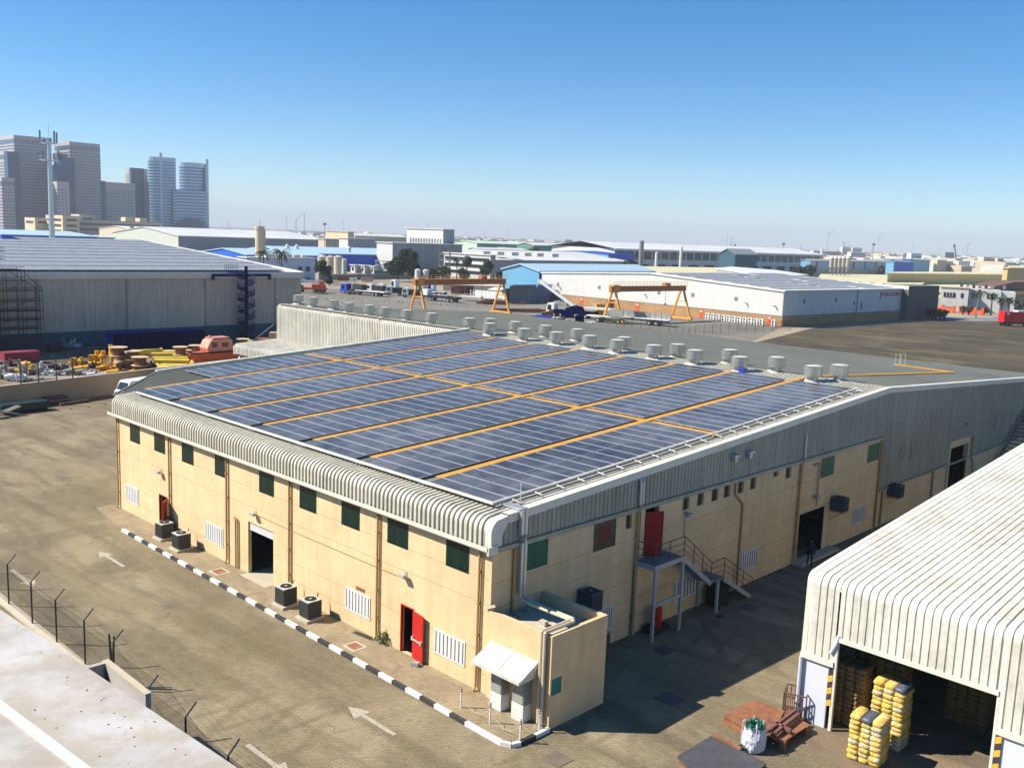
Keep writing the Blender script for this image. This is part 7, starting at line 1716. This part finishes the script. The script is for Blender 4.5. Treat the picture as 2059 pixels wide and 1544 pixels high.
fb('dark blue end block with pale awnings right of the two tone shed', 1800, None, 1795, 1840, 527, D=640, lit='sky_blue', shade='deep_blue', roof='flat', roofm='sky_blue', depth=5)
fb('blue painted building with white gate front beyond the yellow roofs', 1832, None, 1826, 1872, 523, D=700, lit='sky_blue', shade='sky_blue', roof='flat', roofm='blue_paint', depth=5)
# white roofs just behind the logistics warehouse
C0 = gz(1627, 575); C1 = Vector((262, 140, 0))
def roofshed(lb, pts, h, mn, wallm, name='industrial_shed'):
    P = [gz(a, b, h) for a, b in pts]; c = sum(P, Vector())/len(P); t = thing(name, lb, 'warehouse', (c.x, c.y, 0)); m = MB(); m.prism([(p.x, p.y) for p in P], h-0.5, h); m.build('roof', mn, t, world=True)
    P2 = [p+(c-p)*0.02 for p in P]; m = MB(); m.prism([(p.x, p.y) for p in P2], -0.2, h-0.5); m.build('wall', wallm, t, world=True); return t
roofshed('white roofed shed with dark end wall just behind the logistics warehouse roof', [(1500, 548), (1569, 554), (1627, 552.5), (1560, 543), (1470, 536), (1440, 539)], 9.0, 'roof_white', 'concrete_grey')
roofshed('cream flat roofed shed behind the ridge of the logistics warehouse', [(1275, 546), (1350, 549), (1500, 547.5), (1440, 538), (1290, 535.5)], 7.0, 'roof_yellow', 'wall_cream')
roofshed('grey-white shed roof right of the cream roof behind the white warehouse', [(1505, 552), (1568, 560), (1627, 560), (1590, 553), (1540, 548)], 7.5, 'wall_cream', 'concrete_grey')
# yellow warehouses on the right
C = gz(1886, 600); hY = 3.0
roofshed('huge pale yellow roofed warehouse stretching across the right behind the white office', [(1824, 574), (1905, 588), (2010, 590), (2150, 596), (2150, 552), (1950, 550), (1842, 553)], hY, 'roof_yellow', 'wall_yellow')
roofshed('yellow walled warehouse wing left of the white office, cream roof', [(1640, 566), (1760, 570), (1850, 574), (1880, 556), (1760, 552), (1650, 551)], 4.0, 'roof_yellow', 'wall_yellow')
roofshed('long pale yellow roof in front of the far skyline at the right', [(1780, 549), (2028, 552), (2150, 552), (2120, 548), (1990, 547), (1800, 546.5)], 8.5, 'roof_yellow', 'wall_yellow')
fb('tall yellow box building cropped by the right edge of the frame', 2030, None, 2020, 2100, 540, D=430, lit='wall_yellow', shade='wall_yellow', roof='flat', roofm='roof_yellow', name='yellow_block', cat='building')
# dark open hall with orange frame
C = gz(2000, 620); C = Vector((345, 88, 0)); C = at_d(2003, 385); t = thing('open_hall', 'dark open hall with an orange gantry frame at the right edge', 'hall', (C.x, C.y, 0), R(-8))
h = ztop(2003, 574, C); m = MB(); m.box(0, 40, 0, 7, 0, h-1.5); m.build('wall', 'concrete_grey', t); m = MB(); m.add([(-1, -1, h-1.5), (42, -1, h-1.5), (42, -1, h+1.6), (14, -1, h+1.2), (-1, -1, h-0.5), (-1, 8, h-.5), (14, 8, h+1.2), (42, 8, h+1.6)], [(0, 1, 2, 3, 4), (4, 3, 6, 5), (3, 2, 7, 6)]); m.build('roof', 'rust_rail', t)
m = MB(); m.box(-0.5, 42, -2.2, -1.4, h-3.2, h-2.0); m.beam((0.2, -1.8, 0), (0.2, -1.8, h-2), 0.8); m.beam((3.2, -1.8, h-5), (0.4, -1.8, h-2.4), 0.5); m.build('frame', 'crane_orange', t)
# white two storey office villa
C = gz(1887, 624); t = thing('villa_office', 'white two storey office building with dark ribbon windows behind a red wall', 'office building', (C.x, C.y, 0), R(-70)); t.scale = (1.12, 1, 1)
sc_ = math.hypot(C.x-CC.x, C.y-CC.y)/CF
def vx(px): return (px-1887)*sc_*1.02
h = ztop(1887, 577, C)
m = MB(); m.box(vx(1887), vx(1928), 0, 12, 0, h); m.build('wall', 'wall_white', t)
m = MB(); m.box(vx(1928), vx(1975), 5, 16, 0, h-0.4); m.box(vx(1975), vx(1996), 6.5, 18, 0, h-0.8); m.build('wing', 'wall_white', t)
m = MB(); m.box(vx(1886), vx(1929), -0.3, 12.2, h, h+0.35); m.build('cornice', 'wall_cream', t)
for a, b, y in ((1892, 1909, 0), (1917, 1920.5, 0), (1934, 1945, 5), (1955, 1967, 5)):
    for z in (h-3.2, h-8.0):
        if z < h-7 and a == 1955: continue
        m = MB(); m.box(vx(a), vx(b), y-0.15, y, z, z+1.5); f = m.build('window', 'win_dark', t)
        m = MB(); n_ = int((b-a)/4)
        for i in range(1, n_): m.box(vx(a+(b-a)*i/n_)-0.08, vx(a+(b-a)*i/n_)+0.08, y-0.2, y-0.15, z, z+1.5)
        if n_ > 1: m.build('mullion', 'wall_white', f)
for i in range(8): m = MB(); m.box(vx(1915+i*9), vx(1919+i*9), 3+i, 4.4+i, h, h+1.2); m.build('roof_unit', 'steel' if i % 2 else 'slot_dark', t)
t = thing('garden_wall', 'low red-orange boundary wall with pillars before the white office', 'wall', (*gz(1880, 627).xy, 0))
A1, A2, A3, A4 = gz(1852, 621), gz(1917, 629), gz(1930, 629), gz(1975, 634)
for a, b in ((A1, A2), (A3, A4)):
    m = MB(); m.beam((a.x, a.y, 0.7), (b.x, b.y, 0.7), 0.3, 1.4); m.build('wall', 'truck_orange', t, world=True)
    for k in range(4): q = a.lerp(b, k/3.0); m = MB(); m.box(q.x-0.4, q.x+0.4, q.y-0.4, q.y+0.4, 0, 2.3); m.build('pillar', 'truck_orange', t, world=True)
# red trailer
q = gz(2045, 656); t = thing('red_trailer', 'bright red box semi-trailer at the right edge with a small white square on it', 'trailer', (q.x, q.y, 0), R(-36))
m = MB(); m.box(-5.2, 8, -1.25, 1.25, 1.1, 4.0); m.build('body', 'truck_red', t, bevel=0.05); m = MB(); m.box(-5.0, 8, -0.6, 0.6, 0.7, 1.1); m.build('chassis', 'dark', t); wheels(t, (-4.2, -3.0, 3, 4.3), 1.1)
m = MB(); m.box(-4.4, -3.6, -1.27, -1.25, 3.2, 3.8); m.build('marking', 'truck_white', t)
m = MB(); m.box(-1, 2, -1, 1, 4.0, 4.4); m.build('load', 'truck_white', t)
# left middle: white block with its shade put into a lilac side colour, cabins
t, C, W_, D_, h = fb('plain white, lilac-shaded two storey block with small dark windows behind the red crane truck', 497, 566, 480, 634, 519, D=None, lit='wall_white', shade='panel_white', roof='flat', roofm='roof_white', name='plain_block', cat='building')
for px, py in ((603, 541), (618.5, 541), (618.5, 563)):
    d_ = ray(px, py); tt = (C.y-CC.y)/d_.y; q = CC+d_*tt; m = MB(); m.box(q.x-C.x-0.9, q.x-C.x+0.9, -0.2, -0.1, q.z-0.9, q.z+0.9); m.build('window', 'win_dark', t)
for i in range(5): m = MB(); m.box(W_*(0.35+i*0.13), W_*(0.35+i*0.13)+3, 3, 6, h+.3, h+1.3); m.build('roof_unit', 'junk_white', t)
for k, (a, b, c, d_, y0_) in enumerate(((714, 706, 728, 534, 549), (733, 726, 748, 535, 550), (752, 746, 763, 537, 551))):
    t, C, W_, D_, h = fb('small white site cabin before the deep blue shed, ' + ['left one', 'middle one', 'right one'][k], a, y0_, b, c, d_, name='site_cabin', cat='cabin', lit='wall_white', shade='wall_white', roof='flat', roofm='roof_white')
    m = MB(); m.box(-0.1, 0, D_*.3, D_*.7, h*.3, h*.75); m.build('window', 'win_dark', t)
t = at_px(785, 552, 'storage_rack', 'pale open steel rack structure right of the white cabins', 'frame', RA)
for i in range(5):
    m = MB(); m.beam((-7+3.5*i, 0, 0), (-7+3.5*i, 0, 6), 0.25); m.beam((-7+3.5*i, 4, 0), (-7+3.5*i, 4, 6), 0.25); m.build('upright', 'pale_blue', t)
for z in (2.2, 4, 6): m = MB(); m.box(-7.5, 7.5, 0, 4, z-0.1, z+0.15); m.build('deck', 'pale_blue', t)
t = at_px(779, 556, 'green_hoarding', 'low green hoarding in front of the steel rack', 'fence', RA); m = MB(); m.box(-6, 6, 0, 0.3, 0, 2.4); m.build('panel', 'net_green', t)
m = MB(); C = gz(640, 563); C3 = gz(880, 560); 
t = thing('block_wall', 'grey concrete block wall running along the far side of the truck yard', 'wall', (C.x, C.y, 0)); m.beam((C.x, C.y, 1.1), (C3.x, C3.y, 1.1), 0.4, 2.2); m.build('wall', 'concrete_grey', t, world=True)
for k, (px, py, lb) in enumerate(((690, 566, 'small rusty container by the block wall left of the pickup'), (706, 564, 'small pale car by the block wall'), (738, 567, 'tan wooden crates before the block wall'))):
    t = at_px(px, py, 'wall_clutter', lb, ['container', 'car', 'crates'][k], RA); m = MB(); m.box(-2.2, 2.2, -1, 1, 0.25, [2.2, 1.1, 1.8][k]); m.build('body', ['rust', 'truck_white', 'wood'][k], t, bevel=0.1)
    if k == 1: m = MB(); m.box(-1.2, 1.3, -0.9, 0.9, 1.1, 1.6); m.build('cabin', 'win_dark', t, bevel=0.15); wheels(t, (-1.4, 1.4), 0.9, 0.32)
    else: m = MB(); m.box(-2.3, 2.3, -1.1, 1.1, [2.2, 0, 1.8][k], [2.3, 0, 1.9][k]); m.build('lid', 'rust_rail', t)
for k, (px, py, h_, lb, mn) in enumerate(((842, 560, 5, 'white tank behind the dark trees, left one', 'wall_white'), (858, 558, 5, 'white tank behind the dark trees, right one', 'wall_white'))):
    silo(lb, px, 330, 12, 543+k, mn, 'storage_tank', 'tank')
t = at_px(893, 560, 'tan_tower', 'slim tan open frame tower behind the palms', 'tower', RA); 
for i in range(5): m = MB(); m.box(-2.5, 2.5, -2, 2, i*2.6, i*2.6+0.3); m.build('deck', 'wood', t)
for x in (-2.3, 2.3): m = MB(); m.beam((x, -1.8, 0), (x, -1.8, 12), 0.4); m.beam((x, 1.8, 0), (x, 1.8, 12), 0.4); m.build('upright', 'wood', t)
t = at_px(938, 566, 'sign_ball', 'dark round ball tank on a thin pole among the palms', 'tank', 0); m = MB(); m.cyl((0, 0, 0), (0, 0, 7), 0.3, n=8); m.build('pole', 'steel', t); m = MB(); m.ball((0, 0, 8.5), 2.2, n=14, m=9); m.build('ball', 'slot_dark', t)
# ================================================================ vegetation
def tree(lb, p, h, rx, seed, mn='leaf', dens=1.0, lob=7, name='tree', ls=0.42):
    rn = random.Random(seed); t = thing(name, lb, 'tree', (p.x, p.y, 0), rn.uniform(0, 6))
    m = MB(); m.cyl((0, 0, 0), (0.1, 0.05, h*0.5), 0.28, 0.16, n=8)
    cs = []
    for i in range(lob):
        a = 2*math.pi*i/lob+rn.uniform(-.5, .5); r_ = rx*rn.uniform(0.25, 0.62); z = h*rn.uniform(0.42, 0.86); cs.append((r_*math.cos(a), r_*math.sin(a), z)); m.cyl((0.1, 0.05, h*rn.uniform(.2, .45)), cs[-1], 0.10, 0.03, n=6)
    cs.append((0, 0, h*0.8)); m.build('trunk', 'bark', t)
    m = MB()
    for c in cs: q_ = rx*rn.uniform(0.36, 0.60); leafcloud(m, c, q_, q_, q_*rn.uniform(.7, 1.05), int(260*dens), ls, rn)
    leafcloud(m, (0, 0, h*0.5), rx*.7, rx*.7, h*0.25, int(200*dens), ls, rn)
    m.build('crown', mn, t); return t
def palm(lb, p, h, seed, r_=2.6):
    rn = random.Random(seed); t = thing('palm_tree', lb, 'palm tree', (p.x, p.y, 0), rn.uniform(0, 6))
    m = MB(); m.cyl((0, 0, 0), (0.15, 0, h), 0.26, 0.18, n=8); m.build('trunk', 'bark', t); m = MB()
    for i in range(30):
        a = rn.uniform(0, 6.28); el = rn.uniform(-0.3, 1.3); L_ = r_*rn.uniform(.8, 1.15); prev = Vector((0.15, 0, h)); 
        for s_ in range(5):
            el -= 0.32; nx = prev+Vector((math.cos(a)*math.cos(el), math.sin(a)*math.cos(el), math.sin(el)))*L_/5
            sd_ = Vector((-math.sin(a), math.cos(a), 0)); wd_ = 0.30*(1-s_/6); dz = Vector((0, 0, -0.22))
            m.quad(prev, nx, nx+sd_*wd_+dz, prev+sd_*wd_+dz); m.quad(prev, nx, nx-sd_*wd_+dz, prev-sd_*wd_+dz); prev = nx
    m.build('crown', 'palm', t); return t
def tp(px, py): q = gz(px, py); return Vector((q.x, q.y, 0))
tree('leafy olive green tree standing before the concrete silos', tp(650, 570), 8.8, 3.2, 1, dens=1.2)
tree('small dark bush at the foot of the leafy tree by the silos', tp(662, 574), 3.0, 1.7, 2, 'leaf_dark', 0.6, 4, 'bush')
tree('large dark tree, left half of the dense pair in the middle', tp(800, 566), 9.5, 5.4, 3, 'leaf_dark', 1.6, 10)
tree('large dark tree, taller right half of the dense pair', tp(822, 563), 13.5, 4.6, 4, 'leaf_dark', 1.5, 10)
tree('dark rounded tree at the right foot of the dense pair', tp(835, 566), 7.5, 3.2, 5, 'leaf_dark', 1.0, 6)
tree('bushy tree behind the left end of the gantry beam', tp(892, 566), 6.4, 3.6, 6, 'leaf', 0.9, 6); tree('low bushy tree left of the palm behind the gantry', tp(868, 566), 5.6, 3.3, 7, 'leaf', 0.8, 5)
palm('date palm rising behind the middle of the gantry beam', tp(918, 566), 9.0, 8); tree('low green bush right of the date palm', tp(932, 567), 5.0, 3.4, 9, 'leaf_dark', 0.8, 5)
tree('tall airy tree behind the right part of the gantry beam', tp(978, 567), 9.5, 2.9, 10, 'leaf', 0.8, 8); tree('bush at the left corner of the light blue shed', tp(1006, 568), 4.5, 2.4, 11, 'leaf_dark', 0.8, 5)
palm('palm crown standing above the plain block, left of the water tower', at_d(455+50, 330)*1.0, 12.5, 12, 4.2) if False else None
palm('round palm crown just above the edge of the grey warehouse roof', at_d(456, 300), 9.3, 12, 3.2); palm('palm left of two beside the water tower', at_d(530, 330), 11.0, 13, 3.6); palm('larger palm of the two beside the water tower', at_d(566, 300), 12.0, 14, 4.0)
palm('tall palm in front of the white villa office', tp(1962, 638), 7.4, 15, 2.4)
for k, (px, py, h_) in enumerate(((1992, 634, 6.6), (2012, 636, 5.4), (2026, 637, 5.6), (2044, 638, 4.8), (2056, 638, 5.2))): palm('garden palm behind the red trailer, ' + ['leftmost with a tall trunk', 'second from the left', 'third from the left', 'fourth from the left', 'rightmost'][k], tp(px, py), h_, 16+k, 2.3)
for k, px in enumerate((1936, 1948, 1978)): tree('low garden bush by the white villa, ' + ['left one', 'middle one', 'right one'][k], tp(px, 633), 2.6, 1.5, 30+k, 'leaf', 0.4, 4, 'bush', 0.25)
for k, px in enumerate((1866, 1873, 1881, 1889, 1898)): tree('rounded grey-green tree in the short row beside the road, ' + ['first from the left', 'second from the left', 'middle', 'fourth from the left', 'last at right'][k], tp(px, 644), 3.4, 1.5, 40+k, 'leaf_dark', 0.4, 4, 'small_tree', 0.25)
for k, (px, D, h_, rx) in enumerate(((1195, 690, 15, 11), (1083, 700, 10, 9), (1115, 700, 9, 9), (1612, 660, 6, 5), (1632, 660, 7, 4.5), (1270, 560, 8, 5), (20, 450, 11, 9), (1140, 640, 8, 5), (1780, 760, 7, 6))): tree('distant dark tree clump ' + ['before the dark green walled warehouse, largest', 'left before the green warehouse', 'between two others before the green warehouse', 'left of the two tone shed', 'touching the two tone shed', 'beside the dark concrete shaft', 'at the far left behind the blue shed', 'before the long blue-roofed shed', 'behind the two tone shed'][k], at_d(px, D), h_, rx, 60+k, 'leaf_dark', 0.7, 7, 'tree', 1.2)
# street lamps and thin masts
def lamp(lb, px, D, ytop, mn='steel'):
    C = at_d(px, D); h = ztop(px, ytop, C); t = thing('lamp_post', lb, 'lamp post', (C.x, C.y, 0), RA)
    m = MB(); m.cyl((0, 0, 0), (0, 0, h), 0.32*D/600, 0.16*D/600, n=6); m.build('pole', mn, t); m = MB(); m.box(-0.9*D/600, 0.9*D/600, -0.4, 0.4, h-0.2, h+0.9*D/600); m.build('head', mn, t)
lamp('tall thin floodlight pole rising over the blue-grey box building', 653, 560, 452); lamp('street lamp pole by the road before the villa', 1977, 320, 586); lamp('thin mast over the two tone shed, far away', 1756, 1000, 493); lamp('thin pole right of the villa skyline', 1575, 1200, 492)
C = at_d(1921, 1500); t = thing('tower_crane', 'slanted pale crane boom over the distant pink blocks at right', 'crane', (C.x, C.y, 0), RA); m = MB(); hh = ztop(1921, 493, C); m.beam((4, 0, 0), (-3, 0, hh), 2.2); m.build('boom', 'tower_stone', t); m = MB(); m.box(-5, -1, -1, 1, hh-2, hh+1); m.build('head', 'tower_stone', t)
# horizon: far harbour cranes and masts, and the far town as one mass
rn = random.Random(5)
def far_masts():
    m = MB()
    for i in range(34):
        px = rn.choice([rn.uniform(440, 900), rn.uniform(930, 1480), rn.uniform(1500, 2059)]); D = rn.uniform(3600, 4800); q = at_d(px, D); h_ = rn.uniform(22, 85)*rn.random()+15
        m.beam((q.x, q.y, 0), (q.x, q.y, h_), rn.uniform(1.2, 2.4))
        if rn.random() < 0.3: m.beam((q.x, q.y, h_*0.8), (q.x+rn.uniform(8, 22), q.y-rn.uniform(8, 22), h_*rn.uniform(0.9, 1.25)), 1.4)
    return tag(m.build('harbour_cranes', 'wall_bluegrey'), 'faint thin cranes and masts along the hazy horizon', 'cranes', kind='stuff')
far_masts()
m = MB(); m.mats = ['far_mix', 'tower_stone', 'roof_white', 'wall_cream', 'wall_bluegrey', 'tower_dark', 'leaf_dark', 'wall_tan']
for i in range(2600):
    px = rn.uniform(430, 2150); D = 900+3400*rn.random()**1.2; right = (px-430)/1700
    if px < 900 and D < 1700: continue
    if 1230 < px < 1540 and D < 1000: continue
    q = at_d(px, D); k = D/1000; w_ = rn.uniform(8, 34)*k**0.5; d_ = rn.uniform(8, 30); h_ = rn.uniform(3, 9)*(1+0.7*right*rn.random())
    m.cur = rn.choice([0, 1, 2, 2, 3, 3, 4, 6, 6, 7, 0])
    if m.cur == 6: h_ *= 0.6
    m.box(q.x, q.x+w_, q.y, q.y+d_, 0, h_)
m.mats = m.mats; o = m.build('distant_town'); tag(o, 'mass of tiny pale industrial buildings and trees filling the far plain', 'town', kind='stuff')
for k, (px0, px1, yt, D, mn, lb) in enumerate(((1979, 2004, 517, 1300, 'wall_tan', 'pair of pinkish apartment blocks far away at right'), (2007, 2018, 519, 1300, 'wall_tan', 'small pink apartment block right of the pinkish pair'), (1901, 1918, 507, 1500, 'wall_bluegrey', 'grey unfinished block beside the slanted crane'), (1833, 1852, 509, 1400, 'wall_white', 'white distant block above the blue painted building'), (1694, 1712, 497, 1900, 'wall_white', 'pale hazy slab on the horizon, left one'), (1714, 1732, 498, 1900, 'wall_white', 'pale hazy slab on the horizon, right one'), (1137, 1151, 482, 2200, 'wall_bluegrey', 'hazy grey plant block on the horizon'), (1636, 1690, 504, 1500, 'wall_white', 'long white block with dark bands behind the two tone shed'), (1712, 1740, 507, 1400, 'wall_white', 'white block with dark bands behind the five silos'))):
    C = at_d(px0, D); t = thing('distant_block', lb, 'building', (C.x, C.y, 0), RA); w_ = (px1-px0)/CF*D; h = ztop(px0, yt, C)
    m = MB(); m.box(0, w_, 0, 15, 0, h); m.build('wall', mn, t)
    for i in range(int(h/5)): m = MB(); m.box(1, w_-1, -0.4, 0, 2+i*5, 3.8+i*5); m.build('window', 'wall_bluegrey', t)
g = MB(); P_ = [at_d(380, 2400), at_d(1010, 2400), at_d(1010, 5200), at_d(380, 5200)]; g.add([(p.x, p.y, 6.0) for p in P_], [(0, 1, 2, 3)]); 
for a, b in zip(P_, P_[1:]+P_[:1]): g.add([(a.x, a.y, -0.05), (b.x, b.y, -0.05), (b.x, b.y, 6.0), (a.x, a.y, 6.0)], [(0, 1, 2, 3)])
struct('terrain', g, 'tower_dark')
for k, px in enumerate((676, 708, 740)):
    C = at_d(px, 1500); t = thing('storage_dome', 'white domed storage tank on the skyline, ' + ['left', 'middle', 'right'][k] + ' of three', 'tank', (C.x, C.y, 0)); h = ztop(px, 466, C); r_ = 9/CF*1500
    m = MB(); m.cyl((0, 0, 0), (0, 0, h-3), r_, n=24); m.build('shell', 'wall_cream', t); m = MB(); m.ball((0, 0, h-3), r_, 1, 1, 0.42, 20, 10); m.build('dome', 'wall_cream', t)
# haze
m = MB(); m.box(-7000, 15000, -7000, 15000, -2.0, 260.0)
hm = bpy.data.materials.new('haze_air'); hm.use_nodes = True; nt = hm.node_tree; nt.nodes.remove(nt.nodes['Principled BSDF'])
pv = nt.nodes.new('ShaderNodeVolumePrincipled'); pv.inputs['Color'].default_value = (0.86, 0.92, 1.0, 1); pv.inputs['Density'].default_value = 0.00014; pv.inputs['Anisotropy'].default_value = 0.0
nt.links.new(pv.outputs[0], nt.nodes['Material Output'].inputs['Volume']); M['haze_air'] = hm
tag(m.build('haze', 'haze_air'), 'thin bluish haze filling the air over the whole plain', 'haze', kind='stuff')
